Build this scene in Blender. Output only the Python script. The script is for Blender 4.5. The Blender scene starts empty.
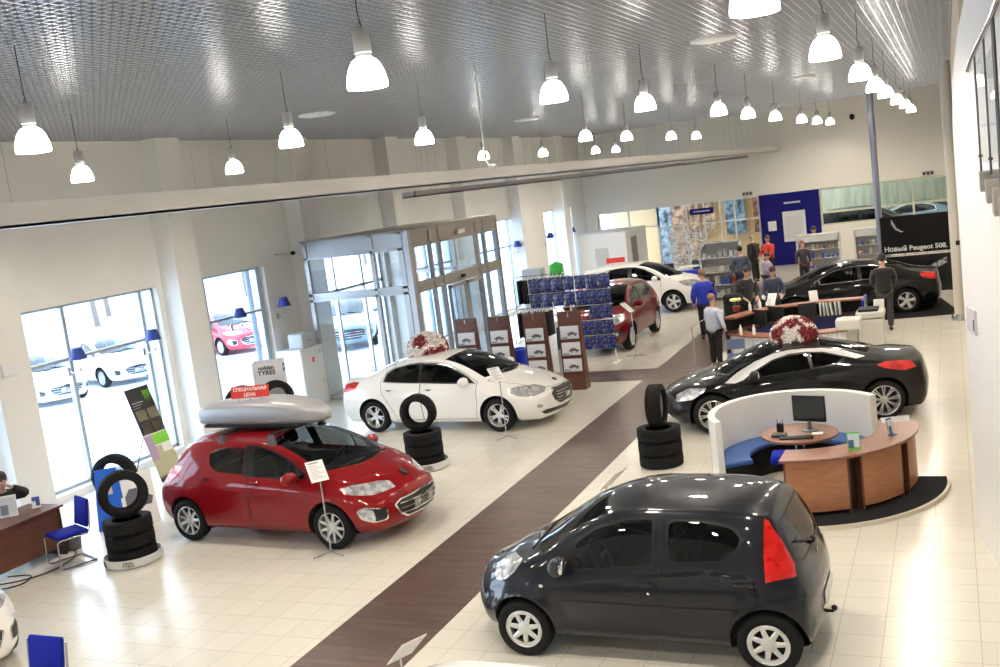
import bpy, bmesh, math, random
from math import sin, cos, pi, radians as R, sqrt, atan2
from mathutils import Vector, Matrix, Quaternion
from mathutils.bvhtree import BVHTree
random.seed(7)
scn = bpy.context.scene
COL = scn.collection

# ------------------------------------------------------------------ materials
MATS = {}
def pmat(name, col, rough=.5, metal=0., coat=0., emit=None, estr=0., alpha=None, spec=.5, bump=None, sheen=0.):
    if name in MATS: return MATS[name]
    m = bpy.data.materials.new(name); m.use_nodes = True
    nt = m.node_tree; b = nt.nodes['Principled BSDF']
    b.inputs['Base Color'].default_value = (*col, 1)
    b.inputs['Roughness'].default_value = rough
    b.inputs['Metallic'].default_value = metal
    b.inputs['Coat Weight'].default_value = coat
    b.inputs['Coat Roughness'].default_value = .03
    b.inputs['Specular IOR Level'].default_value = spec
    if sheen: b.inputs['Sheen Weight'].default_value = sheen
    if emit:
        b.inputs['Emission Color'].default_value = (*emit, 1); b.inputs['Emission Strength'].default_value = estr
    if bump:
        sc, st = bump
        tc = nt.nodes.new('ShaderNodeTexCoord'); n = nt.nodes.new('ShaderNodeTexNoise'); n.inputs['Scale'].default_value = sc
        bp = nt.nodes.new('ShaderNodeBump'); bp.inputs['Strength'].default_value = st; bp.inputs['Distance'].default_value = .01
        nt.links.new(tc.outputs['Object'], n.inputs['Vector']); nt.links.new(n.outputs['Fac'], bp.inputs['Height'])
        nt.links.new(bp.outputs['Normal'], b.inputs['Normal'])
    MATS[name] = m
    return m
def glass_mat(name, tint=(1, 1, 1), ior=1.45, rough=0.0):
    """thin pane: see-through tinted, mirror reflection by fresnel"""
    if name in MATS: return MATS[name]
    m = bpy.data.materials.new(name); m.use_nodes = True
    nt = m.node_tree; nt.nodes.clear()
    o = nt.nodes.new('ShaderNodeOutputMaterial'); mx = nt.nodes.new('ShaderNodeMixShader')
    t = nt.nodes.new('ShaderNodeBsdfTransparent'); g = nt.nodes.new('ShaderNodeBsdfGlossy'); f = nt.nodes.new('ShaderNodeFresnel')
    t.inputs[0].default_value = (*tint, 1); g.inputs['Roughness'].default_value = rough; g.inputs[0].default_value = (1, 1, 1, 1)
    ge = nt.nodes.new('ShaderNodeNewGeometry'); mr = nt.nodes.new('ShaderNodeMapRange')   # same index from either face of the thin pane
    mr.inputs['To Min'].default_value = ior; mr.inputs['To Max'].default_value = 1/ior
    nt.links.new(ge.outputs['Backfacing'], mr.inputs['Value']); nt.links.new(mr.outputs[0], f.inputs[0])
    nt.links.new(f.outputs[0], mx.inputs[0]); nt.links.new(t.outputs[0], mx.inputs[1]); nt.links.new(g.outputs[0], mx.inputs[2])
    nt.links.new(mx.outputs[0], o.inputs[0])
    MATS[name] = m
    return m
def ramp_mat(name, cols, tex='noise', scale=5., rough=.5, coords='Object', detail=3, stretch=(1, 1, 1), coat=0., metal=0., const=False):
    """colours driven by a texture: cols = [(pos,(r,g,b)),...]"""
    if name in MATS: return MATS[name]
    m = pmat(name, cols[0][1], rough, metal, coat); nt = m.node_tree; b = nt.nodes['Principled BSDF']
    tc = nt.nodes.new('ShaderNodeTexCoord'); mp = nt.nodes.new('ShaderNodeMapping'); mp.inputs['Scale'].default_value = stretch
    nt.links.new(tc.outputs[coords], mp.inputs[0])
    if tex == 'noise':
        t = nt.nodes.new('ShaderNodeTexNoise'); t.inputs['Scale'].default_value = scale; t.inputs['Detail'].default_value = detail; out = t.outputs['Fac']
    elif tex == 'voronoi':
        t = nt.nodes.new('ShaderNodeTexVoronoi'); t.inputs['Scale'].default_value = scale
        sp = nt.nodes.new('ShaderNodeSeparateColor'); nt.links.new(t.outputs['Color'], sp.inputs[0]); out = sp.outputs[0]
    else:
        t = nt.nodes.new('ShaderNodeTexWave'); t.inputs['Scale'].default_value = scale; t.inputs['Distortion'].default_value = 4.; t.inputs['Detail'].default_value = detail; out = t.outputs['Fac']
    nt.links.new(mp.outputs[0], t.inputs['Vector'])
    r = nt.nodes.new('ShaderNodeValToRGB'); els = r.color_ramp.elements
    if const: r.color_ramp.interpolation = 'CONSTANT'
    while len(els) < len(cols): els.new(.5)
    for e, (p, c) in zip(els, cols): e.position = p; e.color = (*c, 1)
    nt.links.new(out, r.inputs[0]); nt.links.new(r.outputs[0], b.inputs['Base Color'])
    return m

# ------------------------------------------------------------------ mesh builder
class MB:
    def __init__(s): s.v = []; s.f = []; s.m = []; s.sm = []; s.x = Matrix.Identity(4); s.mi = 0; s.smooth = False
    def add(s, vs, fs, smooth=None):
        o = len(s.v); s.v += [tuple(s.x @ Vector(p)) for p in vs]
        sm = s.smooth if smooth is None else smooth
        for f in fs: s.f.append(tuple(i + o for i in f)); s.m.append(s.mi); s.sm.append(sm)
        return s
    def box(s, x0, x1, y0, y1, z0, z1):
        return s.add([(x0, y0, z0), (x1, y0, z0), (x1, y1, z0), (x0, y1, z0), (x0, y0, z1), (x1, y0, z1), (x1, y1, z1), (x0, y1, z1)],
                     [(3, 2, 1, 0), (4, 5, 6, 7), (0, 1, 5, 4), (1, 2, 6, 5), (2, 3, 7, 6), (3, 0, 4, 7)], False)
    def cbox(s, c, d): return s.box(c[0]-d[0]/2, c[0]+d[0]/2, c[1]-d[1]/2, c[1]+d[1]/2, c[2]-d[2]/2, c[2]+d[2]/2)
    def rbox(s, x0, x1, y0, y1, z0, z1, r=.02, n=3):
        """box with rounded vertical outline and small top / bottom chamfer"""
        pts = []
        r = min(r, (x1-x0)/2.01, (y1-y0)/2.01, (z1-z0)/2.01)
        for cx, cy, a0 in ((x1-r, y1-r, 0), (x0+r, y1-r, 90), (x0+r, y0+r, 180), (x1-r, y0+r, 270)):
            for k in range(n+1):
                a = R(a0+90*k/n); pts.append((cx, cy, cos(a), sin(a)))
        rings = []
        for k in range(n+1):
            a = R(90*k/n); rings.append((z0+r*(1-sin(a)), r*cos(R(90-90*k/n)) if 0 else r*(sin(R(90*k/n)))))
        lo = [(z0+r*(1-cos(R(90*k/n))), r*sin(R(90*k/n))) for k in range(n+1)]
        hi = [(z1-r*(1-cos(R(90*k/n))), r*sin(R(90*k/n))) for k in range(n, -1, -1)]
        vs = []; N = len(pts)
        prof = lo+hi
        for z, rr in prof: vs += [(cx+ca*rr, cy+sa*rr, z) for cx, cy, ca, sa in pts]
        fs = [tuple(range(N-1, -1, -1)), tuple(range((len(prof)-1)*N, len(prof)*N))]
        for i in range(len(prof)-1):
            for j in range(N): fs.append((i*N+j, i*N+(j+1) % N, (i+1)*N+(j+1) % N, (i+1)*N+j))
        return s.add(vs, fs, True)
    def prism(s, poly, z0, z1, axis='z', smooth=False):
        """poly 2D ccw extruded; axis z:(x,y), y:(x,z), x:(y,z)"""
        n = len(poly)
        def P(a, b, h): return {'z': (a, b, h), 'y': (a, h, b), 'x': (h, a, b)}[axis]
        vs = [P(a, b, z0) for a, b in poly]+[P(a, b, z1) for a, b in poly]
        fs = [tuple(range(n-1, -1, -1)), tuple(range(n, 2*n))]+[(i, (i+1) % n, n+(i+1) % n, n+i) for i in range(n)]
        if axis == 'y': fs = [f[::-1] for f in fs]
        return s.add(vs, fs, smooth)
    def tube(s, pts, r, n=8, cap=True, closed=False):
        pts = [Vector(p) for p in pts]; rs = r if isinstance(r, (list, tuple)) else [r]*len(pts)
        vs = []; N = len(pts); up = None
        for i, p in enumerate(pts):
            if closed: t = pts[(i+1) % N]-pts[i-1]
            else: t = (pts[min(i+1, N-1)]-pts[max(i-1, 0)])
            t = t.normalized() if t.length > 1e-9 else Vector((0, 0, 1))
            if up is None:
                a = Vector((0, 0, 1)) if abs(t.z) < .9 else Vector((1, 0, 0)); up = (a-t*a.dot(t)).normalized()
            else:
                up = (up-t*up.dot(t)); up = up.normalized() if up.length > 1e-6 else t.orthogonal().normalized()
            sd = t.cross(up)
            vs += [p+(up*cos(2*pi*k/n)+sd*sin(2*pi*k/n))*rs[i] for k in range(n)]
        fs = []
        for i in range(N if closed else N-1):
            a = i*n; b = ((i+1) % N)*n
            for k in range(n): fs.append((a+k, a+(k+1) % n, b+(k+1) % n, b+k))
        if cap and not closed: fs += [tuple(range(n-1, -1, -1)), tuple(range((N-1)*n, N*n))]
        return s.add(vs, fs, True)
    def lathe(s, prof, n=24, axis='z', c=(0, 0, 0), a0=0, a1=2*pi, cap=True):
        """prof [(r,h)] revolved"""
        vs = []; full = abs(a1-a0-2*pi) < 1e-6; M = n if full else n+1
        for r, h in prof:
            for k in range(M):
                a = a0+(a1-a0)*k/n
                p = {'z': (r*cos(a), r*sin(a), h), 'y': (r*cos(a), h, r*sin(a)), 'x': (h, r*cos(a), r*sin(a))}[axis]
                vs.append((p[0]+c[0], p[1]+c[1], p[2]+c[2]))
        fs = []
        for i in range(len(prof)-1):
            for k in range(n):
                a, b = i*M+k, i*M+(k+1) % M
                if not full and k+1 >= M: continue
                f = (a, b, b+M, a+M)
                fs.append(f if axis != 'y' else f[::-1])
        if full and cap:
            for i, rev in ((0, True), (len(prof)-1, False)):
                if prof[i][0] > 1e-4:
                    f = tuple(range(i*M, i*M+M)); f = f[::-1] if rev else f
                    fs.append(f if axis != 'y' else f[::-1])
        return s.add(vs, fs, True)
    def ell(s, c, r, n=16, m=10):
        vs = [(c[0], c[1], c[2]-r[2])]; fs = []
        for i in range(1, m):
            a = -pi/2+pi*i/m
            vs += [(c[0]+r[0]*cos(a)*cos(2*pi*k/n), c[1]+r[1]*cos(a)*sin(2*pi*k/n), c[2]+r[2]*sin(a)) for k in range(n)]
        vs.append((c[0], c[1], c[2]+r[2])); t = len(vs)-1
        for k in range(n):
            fs.append((0, 1+(k+1) % n, 1+k)); fs.append((t, t-n+k, t-n+(k+1) % n))
            for i in range(m-2): a = 1+i*n; fs.append((a+k, a+(k+1) % n, a+n+(k+1) % n, a+n+k))
        return s.add(vs, fs, True)
    def build(s, name, mats, parent=None, angle=35, bevel=0):
        me = bpy.data.meshes.new(name)
        me.from_pydata(s.v, [], s.f)
        for m in (mats if isinstance(mats, (list, tuple)) else [mats]): me.materials.append(m)
        me.polygons.foreach_set('material_index', s.m)
        me.polygons.foreach_set('use_smooth', s.sm if angle is None else [True]*len(s.f))
        if angle is not None: me.set_sharp_from_angle(angle=R(angle))
        me.update()
        o = bpy.data.objects.new(name, me); COL.objects.link(o)
        if parent: o.parent = parent
        if bevel:
            b = o.modifiers.new('b', 'BEVEL'); b.width = bevel; b.segments = 2; b.limit_method = 'ANGLE'
        return o
def T(x=0, y=0, z=0, rz=0, rx=0, ry=0, s=1):
    return Matrix.Translation((x, y, z)) @ Matrix.Rotation(rz, 4, 'Z') @ Matrix.Rotation(ry, 4, 'Y') @ Matrix.Rotation(rx, 4, 'X') @ Matrix.Scale(s, 4)
def tag(o, label=None, cat=None, group=None, kind=None):
    if label: o['label'] = label
    if cat: o['category'] = cat
    if group: o['group'] = group
    if kind: o['kind'] = kind
    return o
def struct(o): o['kind'] = 'structure'; return o
def empty(name, loc=(0, 0, 0), rz=0, label=None, cat=None, group=None, parent=None):
    o = bpy.data.objects.new(name, None); COL.objects.link(o); o.location = loc; o.rotation_euler = (0, 0, rz); o.empty_display_size = .1
    if parent: o.parent = parent
    return tag(o, label, cat, group)
def kids(o): return [c for c in CH if c.parent is o]
def copy_tree(o, parent=None, all_=None):
    all_ = all_ or list(COL.objects)
    c = o.copy(); COL.objects.link(c)
    if parent: c.parent = parent; c.matrix_parent_inverse = o.matrix_parent_inverse.copy()
    for ch in all_:
        if ch.parent is o: copy_tree(ch, c, all_)
    return c
def text_mesh(name, body, size, mat, parent=None, loc=(0, 0, 0), rot=(0, 0, 0), depth=.002, bold=0., align='CENTER', shear=0., xs=1.):
    cu = bpy.data.curves.new(name+'_c', 'FONT'); cu.body = body; cu.size = size; cu.extrude = depth; cu.align_x = align; cu.align_y = 'CENTER'
    cu.offset = bold; cu.shear = shear; cu.resolution_u = 3
    t = bpy.data.objects.new(name+'_t', cu); COL.objects.link(t)
    dg = bpy.context.evaluated_depsgraph_get(); me = bpy.data.meshes.new_from_object(t.evaluated_get(dg)); me.name = name
    bpy.data.objects.remove(t); bpy.data.curves.remove(cu)
    me.materials.clear(); me.materials.append(mat)
    o = bpy.data.objects.new(name, me); COL.objects.link(o); o.location = loc; o.rotation_euler = rot; o.scale = (xs, 1, 1)
    if parent: o.parent = parent
    return o
def skin_body(name, chains, mat, parent=None, sub=2, smooth=True):
    """chains: list of lists of (x,y,z,r); chain starting points coincide with earlier points to join"""
    me = bpy.data.meshes.new(name); vs = []; es = []; rad = []; key = {}
    for ch in chains:
        prev = None
        for p in ch:
            k = tuple(round(c, 4) for c in p[:3])
            if k not in key: key[k] = len(vs); vs.append(p[:3]); rad.append(p[3] if isinstance(p[3], tuple) else (p[3], p[3]))
            i = key[k]
            if prev is not None and prev != i: es.append((prev, i))
            prev = i
    me.from_pydata(vs, es, [])
    o = bpy.data.objects.new(name, me); COL.objects.link(o)
    sk = o.modifiers.new('skin', 'SKIN'); sk.use_smooth_shade = True
    lay = me.skin_vertices[0].data if len(me.skin_vertices) else None
    if lay is None:
        bm = bmesh.new(); bm.from_mesh(me); bm.verts.layers.skin.verify(); bm.to_mesh(me); bm.free(); lay = me.skin_vertices[0].data
    for i, r in enumerate(rad): lay[i].radius = r
    lay[0].use_root = True
    if sub: ss = o.modifiers.new('sub', 'SUBSURF'); ss.levels = sub; ss.render_levels = sub
    dg = bpy.context.evaluated_depsgraph_get(); m2 = bpy.data.meshes.new_from_object(o.evaluated_get(dg)); m2.name = name
    bpy.data.objects.remove(o); bpy.data.meshes.remove(me)
    m2.materials.clear(); m2.materials.append(mat)
    for p in m2.polygons: p.use_smooth = True
    o = bpy.data.objects.new(name, m2); COL.objects.link(o)
    if parent: o.parent = parent
    return o
# ------------------------------------------------------------------ car builder
def pchip(pts):
    xs = [p[0] for p in pts]; ys = [p[1] for p in pts]; n = len(xs)
    h = [xs[i+1]-xs[i] for i in range(n-1)]; d = [(ys[i+1]-ys[i])/h[i] for i in range(n-1)]
    m = [0]*n
    for i in range(1, n-1):
        if d[i-1]*d[i] > 0:
            w1 = 2*h[i]+h[i-1]; w2 = h[i]+2*h[i-1]; m[i] = (w1+w2)/(w1/d[i-1]+w2/d[i])
    m[0] = d[0]; m[-1] = d[-1]
    def f(x):
        if x <= xs[0]: return ys[0]
        if x >= xs[-1]: return ys[-1]
        i = max(k for k in range(n-1) if xs[k] <= x)
        t = (x-xs[i])/h[i]
        return (ys[i]*(1+2*t)*(1-t)**2+m[i]*h[i]*t*(1-t)**2+ys[i+1]*t*t*(3-2*t)+m[i+1]*h[i]*t*t*(t-1))
    return f
def cr(p, n):
    """catmull-rom through 2D points p, n samples per span"""
    out = []
    N = len(p)
    for i in range(N-1):
        p0 = p[max(i-1, 0)]; p1 = p[i]; p2 = p[i+1]; p3 = p[min(i+2, N-1)]
        if i == 0: p0 = (-p2[0], p2[1])
        l0 = max(sqrt(((p1[0]-p0[0])**2+(p1[1]-p0[1])**2)), 1e-4)**.5; l1 = max(sqrt((p2[0]-p1[0])**2+(p2[1]-p1[1])**2), 1e-4)**.5; l2 = max(sqrt((p3[0]-p2[0])**2+(p3[1]-p2[1])**2), 1e-4)**.5
        q = []
        for a in (0, 1):
            m1 = (p2[a]-p1[a])+l1*((p1[a]-p0[a])/l0-(p2[a]-p0[a])/(l0+l1)) if p0 != p1 else (p2[a]-p1[a])
            m2 = (p2[a]-p1[a])+l1*((p3[a]-p2[a])/l2-(p3[a]-p1[a])/(l1+l2)) if p3 != p2 else (p2[a]-p1[a])
            q.append((m1, m2))
        for k in range(n):
            t = k/n
            h00 = (1+2*t)*(1-t)**2; h10 = t*(1-t)**2; h01 = t*t*(3-2*t); h11 = t*t*(t-1)
            out.append(tuple(h00*p1[a]+h10*q[a][0]+h01*p2[a]+h11*q[a][1] for a in (0, 1)))
    out.append(p[-1])
    return out
def inpoly(x, y, P):
    c = False; j = len(P)-1
    for i in range(len(P)):
        if (P[i][1] > y) != (P[j][1] > y) and x < (P[j][0]-P[i][0])*(y-P[i][1])/(P[j][1]-P[i][1])+P[i][0]: c = not c
        j = i
    return c
def roundpoly(P, r=.03, n=3):
    out = []; N = len(P)
    for i in range(N):
        a = Vector(P[i-1]); b = Vector(P[i]); c = Vector(P[(i+1) % N])
        u = (a-b); v = (c-b); rr = min(r, u.length*.45, v.length*.45); u.normalize(); v.normalize()
        if u.dot(v) < -.97: out.append(tuple(b)); continue
        p = b+u*rr; q = b+v*rr
        for k in range(n+1):
            t = k/n; out.append(tuple(p*(1-t)**2+b*2*t*(1-t)+q*t*t))
    return out
def offpoly(P, d):
    """positive d grows a polygon"""
    N = len(P); area = sum(P[i-1][0]*P[i][1]-P[i][0]*P[i-1][1] for i in range(N)); sg = 1 if area > 0 else -1
    out = []
    for i in range(N):
        a = Vector(P[i-1]); b = Vector(P[i]); c = Vector(P[(i+1) % N])
        e1 = (b-a).normalized(); e2 = (c-b).normalized(); n1 = Vector((e1.y, -e1.x))*sg; n2 = Vector((e2.y, -e2.x))*sg
        m = n1+n2; m = m.normalized() if m.length > 1e-6 else n1; k = max(m.dot(n1), .4)
        out.append(tuple(b+m*(d/k)))
    return out
class Shell:
    """half car body (y>=0), x forward; regions cut into it"""
    def __init__(s, sp, nst=46, nsp=5):
        s.sp = sp
        F = {k: [pchip([(p[0], p[j]) for p in sp[k]]) for j in range(1, len(sp[k][0]))] for k in ('top', 'rail', 'belt', 'sh', 'mid', 'sill')}
        s.F = F; xr, xf = sp['xr'], sp['xf']; zb = sp.get('zbot', .2)
        fr, rr = sp['front'], sp['rear']
        def sec(x):
            zt = F['top'][0](x); ry, rz = F['rail'][0](x), F['rail'][1](x); rz = min(rz, zt-.004)
            p = [(0, zt), (ry*.5, zt-(zt-rz)*.2), (ry*.86, zt-(zt-rz)*.66), (ry, rz)]
            for k in ('belt', 'sh', 'mid', 'sill'): p.append((F[k][0](x), F[k][1](x)))
            p.append((p[-1][0]-.09, zb)); 
            ring = cr(p, nsp)
            ring.append((0.0, zb))
            return ring
        L = xf-xr; xs = []
        a, b = xr+rr['r'], xf-fr['r']
        for k in range(nst+1): xs.append(a+(b-a)*k/nst)
        for x in sp.get('xtra', []): xs.append(x)
        xs = sorted(xs)
        rows = []
        def cap(x_end, r, sgn, ring, zc):
            out = []
            ym = max(p[0] for p in ring); zm = max(p[1] for p in ring)-zc; zl = zc-zb
            for k in range(1, 5):
                th = pi/2*k/4; o = r*(1-cos(th)); dx = r*sin(th)
                out.append([(x_end-sgn*r+sgn*dx, p[0]*(1-o/ym), zc+(p[1]-zc)*(1-o/(zm if p[1] > zc else zl))) for p in ring])
            base = out[-1]
            for k in range(1, 9):
                f = 1-k/8.; out.append([(x_end, q[1]*f, zc+(q[2]-zc)*f) for q in base])
            return out
        ringr = sec(a); ringf = sec(b)
        rows += cap(xr, rr['r'], -1, ringr, rr.get('zc', .6))[::-1]
        rows += [[(x, p[0], p[1]) for p in sec(x)] for x in xs]
        rows += cap(xf, fr['r'], 1, ringf, fr.get('zc', .5))
        pf = pchip(fr['prof']); pr = pchip(rr['prof'])
        wr = sp['wr']; hw = max(p[1] for p in sp['mid'])
        def warp(p):
            x, y, z = p
            ya = abs(y)/hw
            if x > fr['x0']:
                w = ((x-fr['x0'])/(xf-fr['x0']))**fr.get('p', 1.6); x -= w*(pf(z)+fr['plan']*ya**fr.get('pp', 2.6))
            if x < rr['x0']:
                w = ((rr['x0']-x)/(rr['x0']-xr))**rr.get('p', 1.6); x += w*(pr(z)+rr['plan']*ya**rr.get('pp', 3.))
            fl = sp.get('flare', .012)
            for ax in (sp['wb']/2, -sp['wb']/2):
                d = sqrt((x-ax)**2+(z-wr)**2)
                if y > hw*.6 and z > .22: y += fl*math.exp(-((d-wr-.05)/.07)**2)*min(1, (y/hw-.6)/.3)
            for fn in sp.get('warps', []): x, y, z = fn(x, y, z)
            return Vector((x, y, z))
        rows = [[warp(p) for p in r] for r in rows]
        n = len(rows[0]); bm = bmesh.new(); V = [[None]*n for _ in rows]
        for i, r in enumerate(rows):
            for j, p in enumerate(r):
                V[i][j] = bm.verts.new(p)
        fs = []
        for i in range(len(rows)-1):
            for j in range(n-1):
                q = [V[i][j], V[i+1][j], V[i+1][j+1], V[i][j+1]]
                try: fs.append(bm.faces.new(q))
                except ValueError: pass
        bmesh.ops.remove_doubles(bm, verts=bm.verts, dist=1e-5)
        bmesh.ops.dissolve_degenerate(bm, edges=bm.edges, dist=1e-5)
        bmesh.ops.triangulate(bm, faces=bm.faces)
        # orientation: outward
        bm.normal_update()
        sgn = sum((f.calc_center_median()-Vector((0, 0, .6))).dot(f.normal)*f.calc_area() for f in bm.faces)
        if sgn < 0: bmesh.ops.reverse_faces(bm, faces=bm.faces)
        bm.normal_update()
        s.bm = bm; s.lay = bm.faces.layers.int.new('reg')
        vs = [v.co.copy() for v in bm.verts]; bm.verts.index_update()
        ns = []
        for v in bm.verts:
            nn = v.normal.copy()
            if v.co.y < 1e-4: nn.y = 0; nn.normalize()
            ns.append(nn)
        tr = [tuple(v.index for v in f.verts) for f in bm.faces]
        s.bvh = BVHTree.FromPolygons(vs, tr); s.bv = vs; s.bn = ns; s.bt = tr
        s.names = ['body']
        # wheel arches
        for ax in (sp['wb']/2, -sp['wb']/2):
            ra = sp.get('ra', wr+.055)
            P = [(ax+ra*cos(t*pi/14), wr+.01+ra*sin(t*pi/14)) for t in range(15)]+[(ax-ra-.0, .0), (ax+ra+.0, .0)]
            s.cut('hole', 'side', P, lambda c, nn: c.y > hw-.34)
        bmesh.ops.delete(bm, geom=[f for f in bm.faces if f[s.lay] and s.names[f[s.lay]] == 'hole'], context='FACES')
    def nrm(s, co):
        loc, n, i, d = s.bvh.find_nearest(co)
        a, b, c = s.bt[i]
        A, B, C = s.bv[a], s.bv[b], s.bv[c]
        v0, v1, v2 = B-A, C-A, loc-A
        d00, d01, d11, d20, d21 = v0.dot(v0), v0.dot(v1), v1.dot(v1), v2.dot(v0), v2.dot(v1); den = d00*d11-d01*d01
        if abs(den) < 1e-16: return n
        v = (d11*d20-d01*d21)/den; w = (d00*d21-d01*d20)/den
        return (s.bn[a]*(1-v-w)+s.bn[b]*v+s.bn[c]*w).normalized()
    def surf(s, x, z):
        """side surface point at x,z"""
        h = s.bvh.ray_cast(Vector((x, 3, z)), Vector((0, -1, 0)))
        return h[0]
    def cut(s, name, chart, P, filt=None, over=None):
        if name not in s.names: s.names.append(name)
        rid = s.names.index(name); bm = s.bm
        ia, ib = {'side': (0, 2), 'top': (0, 1), 'end': (1, 2)}[chart]
        x0, x1 = min(p[0] for p in P), max(p[0] for p in P); y0, y1 = min(p[1] for p in P), max(p[1] for p in P)
        def bb(f):
            a = [v.co[ia] for v in f.verts]; b = [v.co[ib] for v in f.verts]; return min(a), max(a), min(b), max(b)
        def ok(f):
            q = bb(f)
            return q[1] > x0 and q[0] < x1 and q[3] > y0 and q[2] < y1 and (filt is None or filt(f.calc_center_median(), f.normal))
        cand = set(f for f in bm.faces if ok(f))
        for k in range(len(P)):
            a, b = P[k-1], P[k]
            e = Vector((b[0]-a[0], b[1]-a[1]))
            if e.length < 1e-5: continue
            no = Vector((0, 0, 0)); no[ia] = e.y; no[ib] = -e.x; no.normalize(); co = Vector((0, 0, 0)); co[ia] = a[0]; co[ib] = a[1]
            sx0, sx1 = min(a[0], b[0])-1e-4, max(a[0], b[0])+1e-4; sy0, sy1 = min(a[1], b[1])-1e-4, max(a[1], b[1])+1e-4
            fs = []
            for f in cand:
                q = bb(f)
                if q[1] > sx0 and q[0] < sx1 and q[3] > sy0 and q[2] < sy1:
                    ds = [(v.co-co).dot(no) for v in f.verts]
                    if max(ds) > 1e-5 and min(ds) < -1e-5: fs.append(f)
            if not fs: continue
            g = set(fs)
            for f in fs: g.update(f.edges); g.update(f.verts)
            r = bmesh.ops.bisect_plane(bm, geom=list(g), dist=1e-6, plane_co=co, plane_no=no)
            cand = set(f for f in cand if f.is_valid)
            cand.update(f for f in r['geom'] if isinstance(f, bmesh.types.BMFace))
        for f in cand:
            if not f.is_valid: continue
            c = f.calc_center_median()
            if filt and not filt(c, f.normal): continue
            if over is not None and s.names[f[s.lay]] not in over: continue
            if inpoly(c[ia], c[ib], P): f[s.lay] = rid
    def seam(s, name, chart, P, filt=None, g=.0042, over=('body',)):
        s.cut('seam', chart, offpoly(P, g), filt, over=over)
        s.cut(name, chart, offpoly(P, -g), filt, over=('seam',)+tuple(over))
    def emit(s, name, mats, parent, obname=None, side=0, off=0.):
        """side 0: both halves in one mesh, +1 left, -1 right. name may be list of region names -> material indices"""
        regs = name if isinstance(name, (list, tuple)) else [name]
        vs = []; fs = []; mi = []; nr = []; key = {}
        for f in s.bm.faces:
            rn = s.names[f[s.lay]]
            if rn not in regs: continue
            for sg in ((1, -1) if side == 0 else (side,)):
                idx = []
                for v in f.verts:
                    k = (v.index, sg if v.co.y > 1e-4 else 0)
                    k = (tuple(round(c, 5) for c in v.co), k[1])
                    if k not in key:
                        n = s.nrm(v.co); p = v.co+n*off
                        key[k] = len(vs); vs.append((p.x, p.y*sg if v.co.y > 1e-4 else 0, p.z)); nr.append((n.x, n.y*sg, n.z))
                    idx.append(key[k])
                idx = [q for i, q in enumerate(idx) if q != idx[i-1]]
                if len(set(idx)) < 3 or len(set(idx)) != len(idx): continue
                fs.append(idx if sg == 1 else idx[::-1]); mi.append(regs.index(rn))
        if not fs: return None
        if off > 0:  # side walls back down to the body
            cnt = {}
            for fi, f in enumerate(fs):
                for a, b in zip(f, f[1:]+f[:1]): cnt.setdefault((min(a, b), max(a, b)), []).append((a, b, mi[fi]))
            low = {}
            for l in list(cnt.values()):
                if len(l) == 1:
                    a, b, m = l[0]
                    for q in (a, b):
                        if q not in low:
                            low[q] = len(vs); p = Vector(vs[q])-Vector(nr[q])*(off+.004); vs.append(tuple(p)); nr.append(nr[q])
                    fs.append([b, a, low[a], low[b]]); mi.append(m)
        me = bpy.data.meshes.new(obname or regs[0]); me.from_pydata(vs, [], fs)
        for m in (mats if isinstance(mats, (list, tuple)) else [mats]): me.materials.append(m)
        me.polygons.foreach_set('material_index', mi); me.polygons.foreach_set('use_smooth', [True]*len(fs)); me.validate(); me.update()
        me.normals_split_custom_set_from_vertices(nr)
        o = bpy.data.objects.new(obname or regs[0], me); COL.objects.link(o)
        if parent: o.parent = parent
        return o
    def archlip(s, mat, parent):
        """inward flange along the arch openings + well"""
        sp = s.sp; wr = sp['wr']; ra = sp.get('ra', wr+.055)
        for sg in (1, -1):
            for ax in (sp['wb']/2, -sp['wb']/2):
                mb = MB(); pts = []
                zb = sp.get('zbot', .2)
                def yy(x, z):
                    h = s.surf(x, z); return h.y if h else .0
                zz = wr+.01
                for k, z in enumerate([zb+.01, zb+.04, (zb+zz)/2]): pts.append((ax+ra, yy(ax+ra+.004, z), z if k else zb-.01))
                for t in range(0, 15):
                    an = t*pi/14
                    x = ax+ra*cos(an); z = zz+ra*sin(an)
                    pts.append((x, yy(ax+(ra+.004)*cos(an), zz+(ra+.004)*sin(an)), z))
                for k, z in enumerate([(zb+zz)/2, zb+.04, zb+.01]): pts.append((ax-ra, yy(ax-ra-.004, z), z if k < 2 else zb-.01))
                ys = [p[1] for p in pts if p[1] > .5]; my = sum(ys)/max(1, len(ys))
                pts = [(p[0], p[1] if p[1] > .5 else my-.06, p[2]) for p in pts]
                for a, b in zip(pts, pts[1:]):
                    y1 = .42
                    mb.add([(a[0], a[1]*sg, a[2]), (b[0], b[1]*sg, b[2]), (b[0], y1*sg, b[2]), (a[0], y1*sg, a[2])], [(0, 1, 2, 3)], True)
                n = len(pts); ym = .42
                mb.add([(ax, ym*sg, zb-.01)]+[(p[0], ym*sg, p[2]) for p in pts], [(0, i, i+1) for i in range(1, n)], False)
                mb.build('wheel_well', mat, parent, angle=60)
def plat(P, fn):  # map a polygon
    return [fn(p) for p in P]

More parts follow.
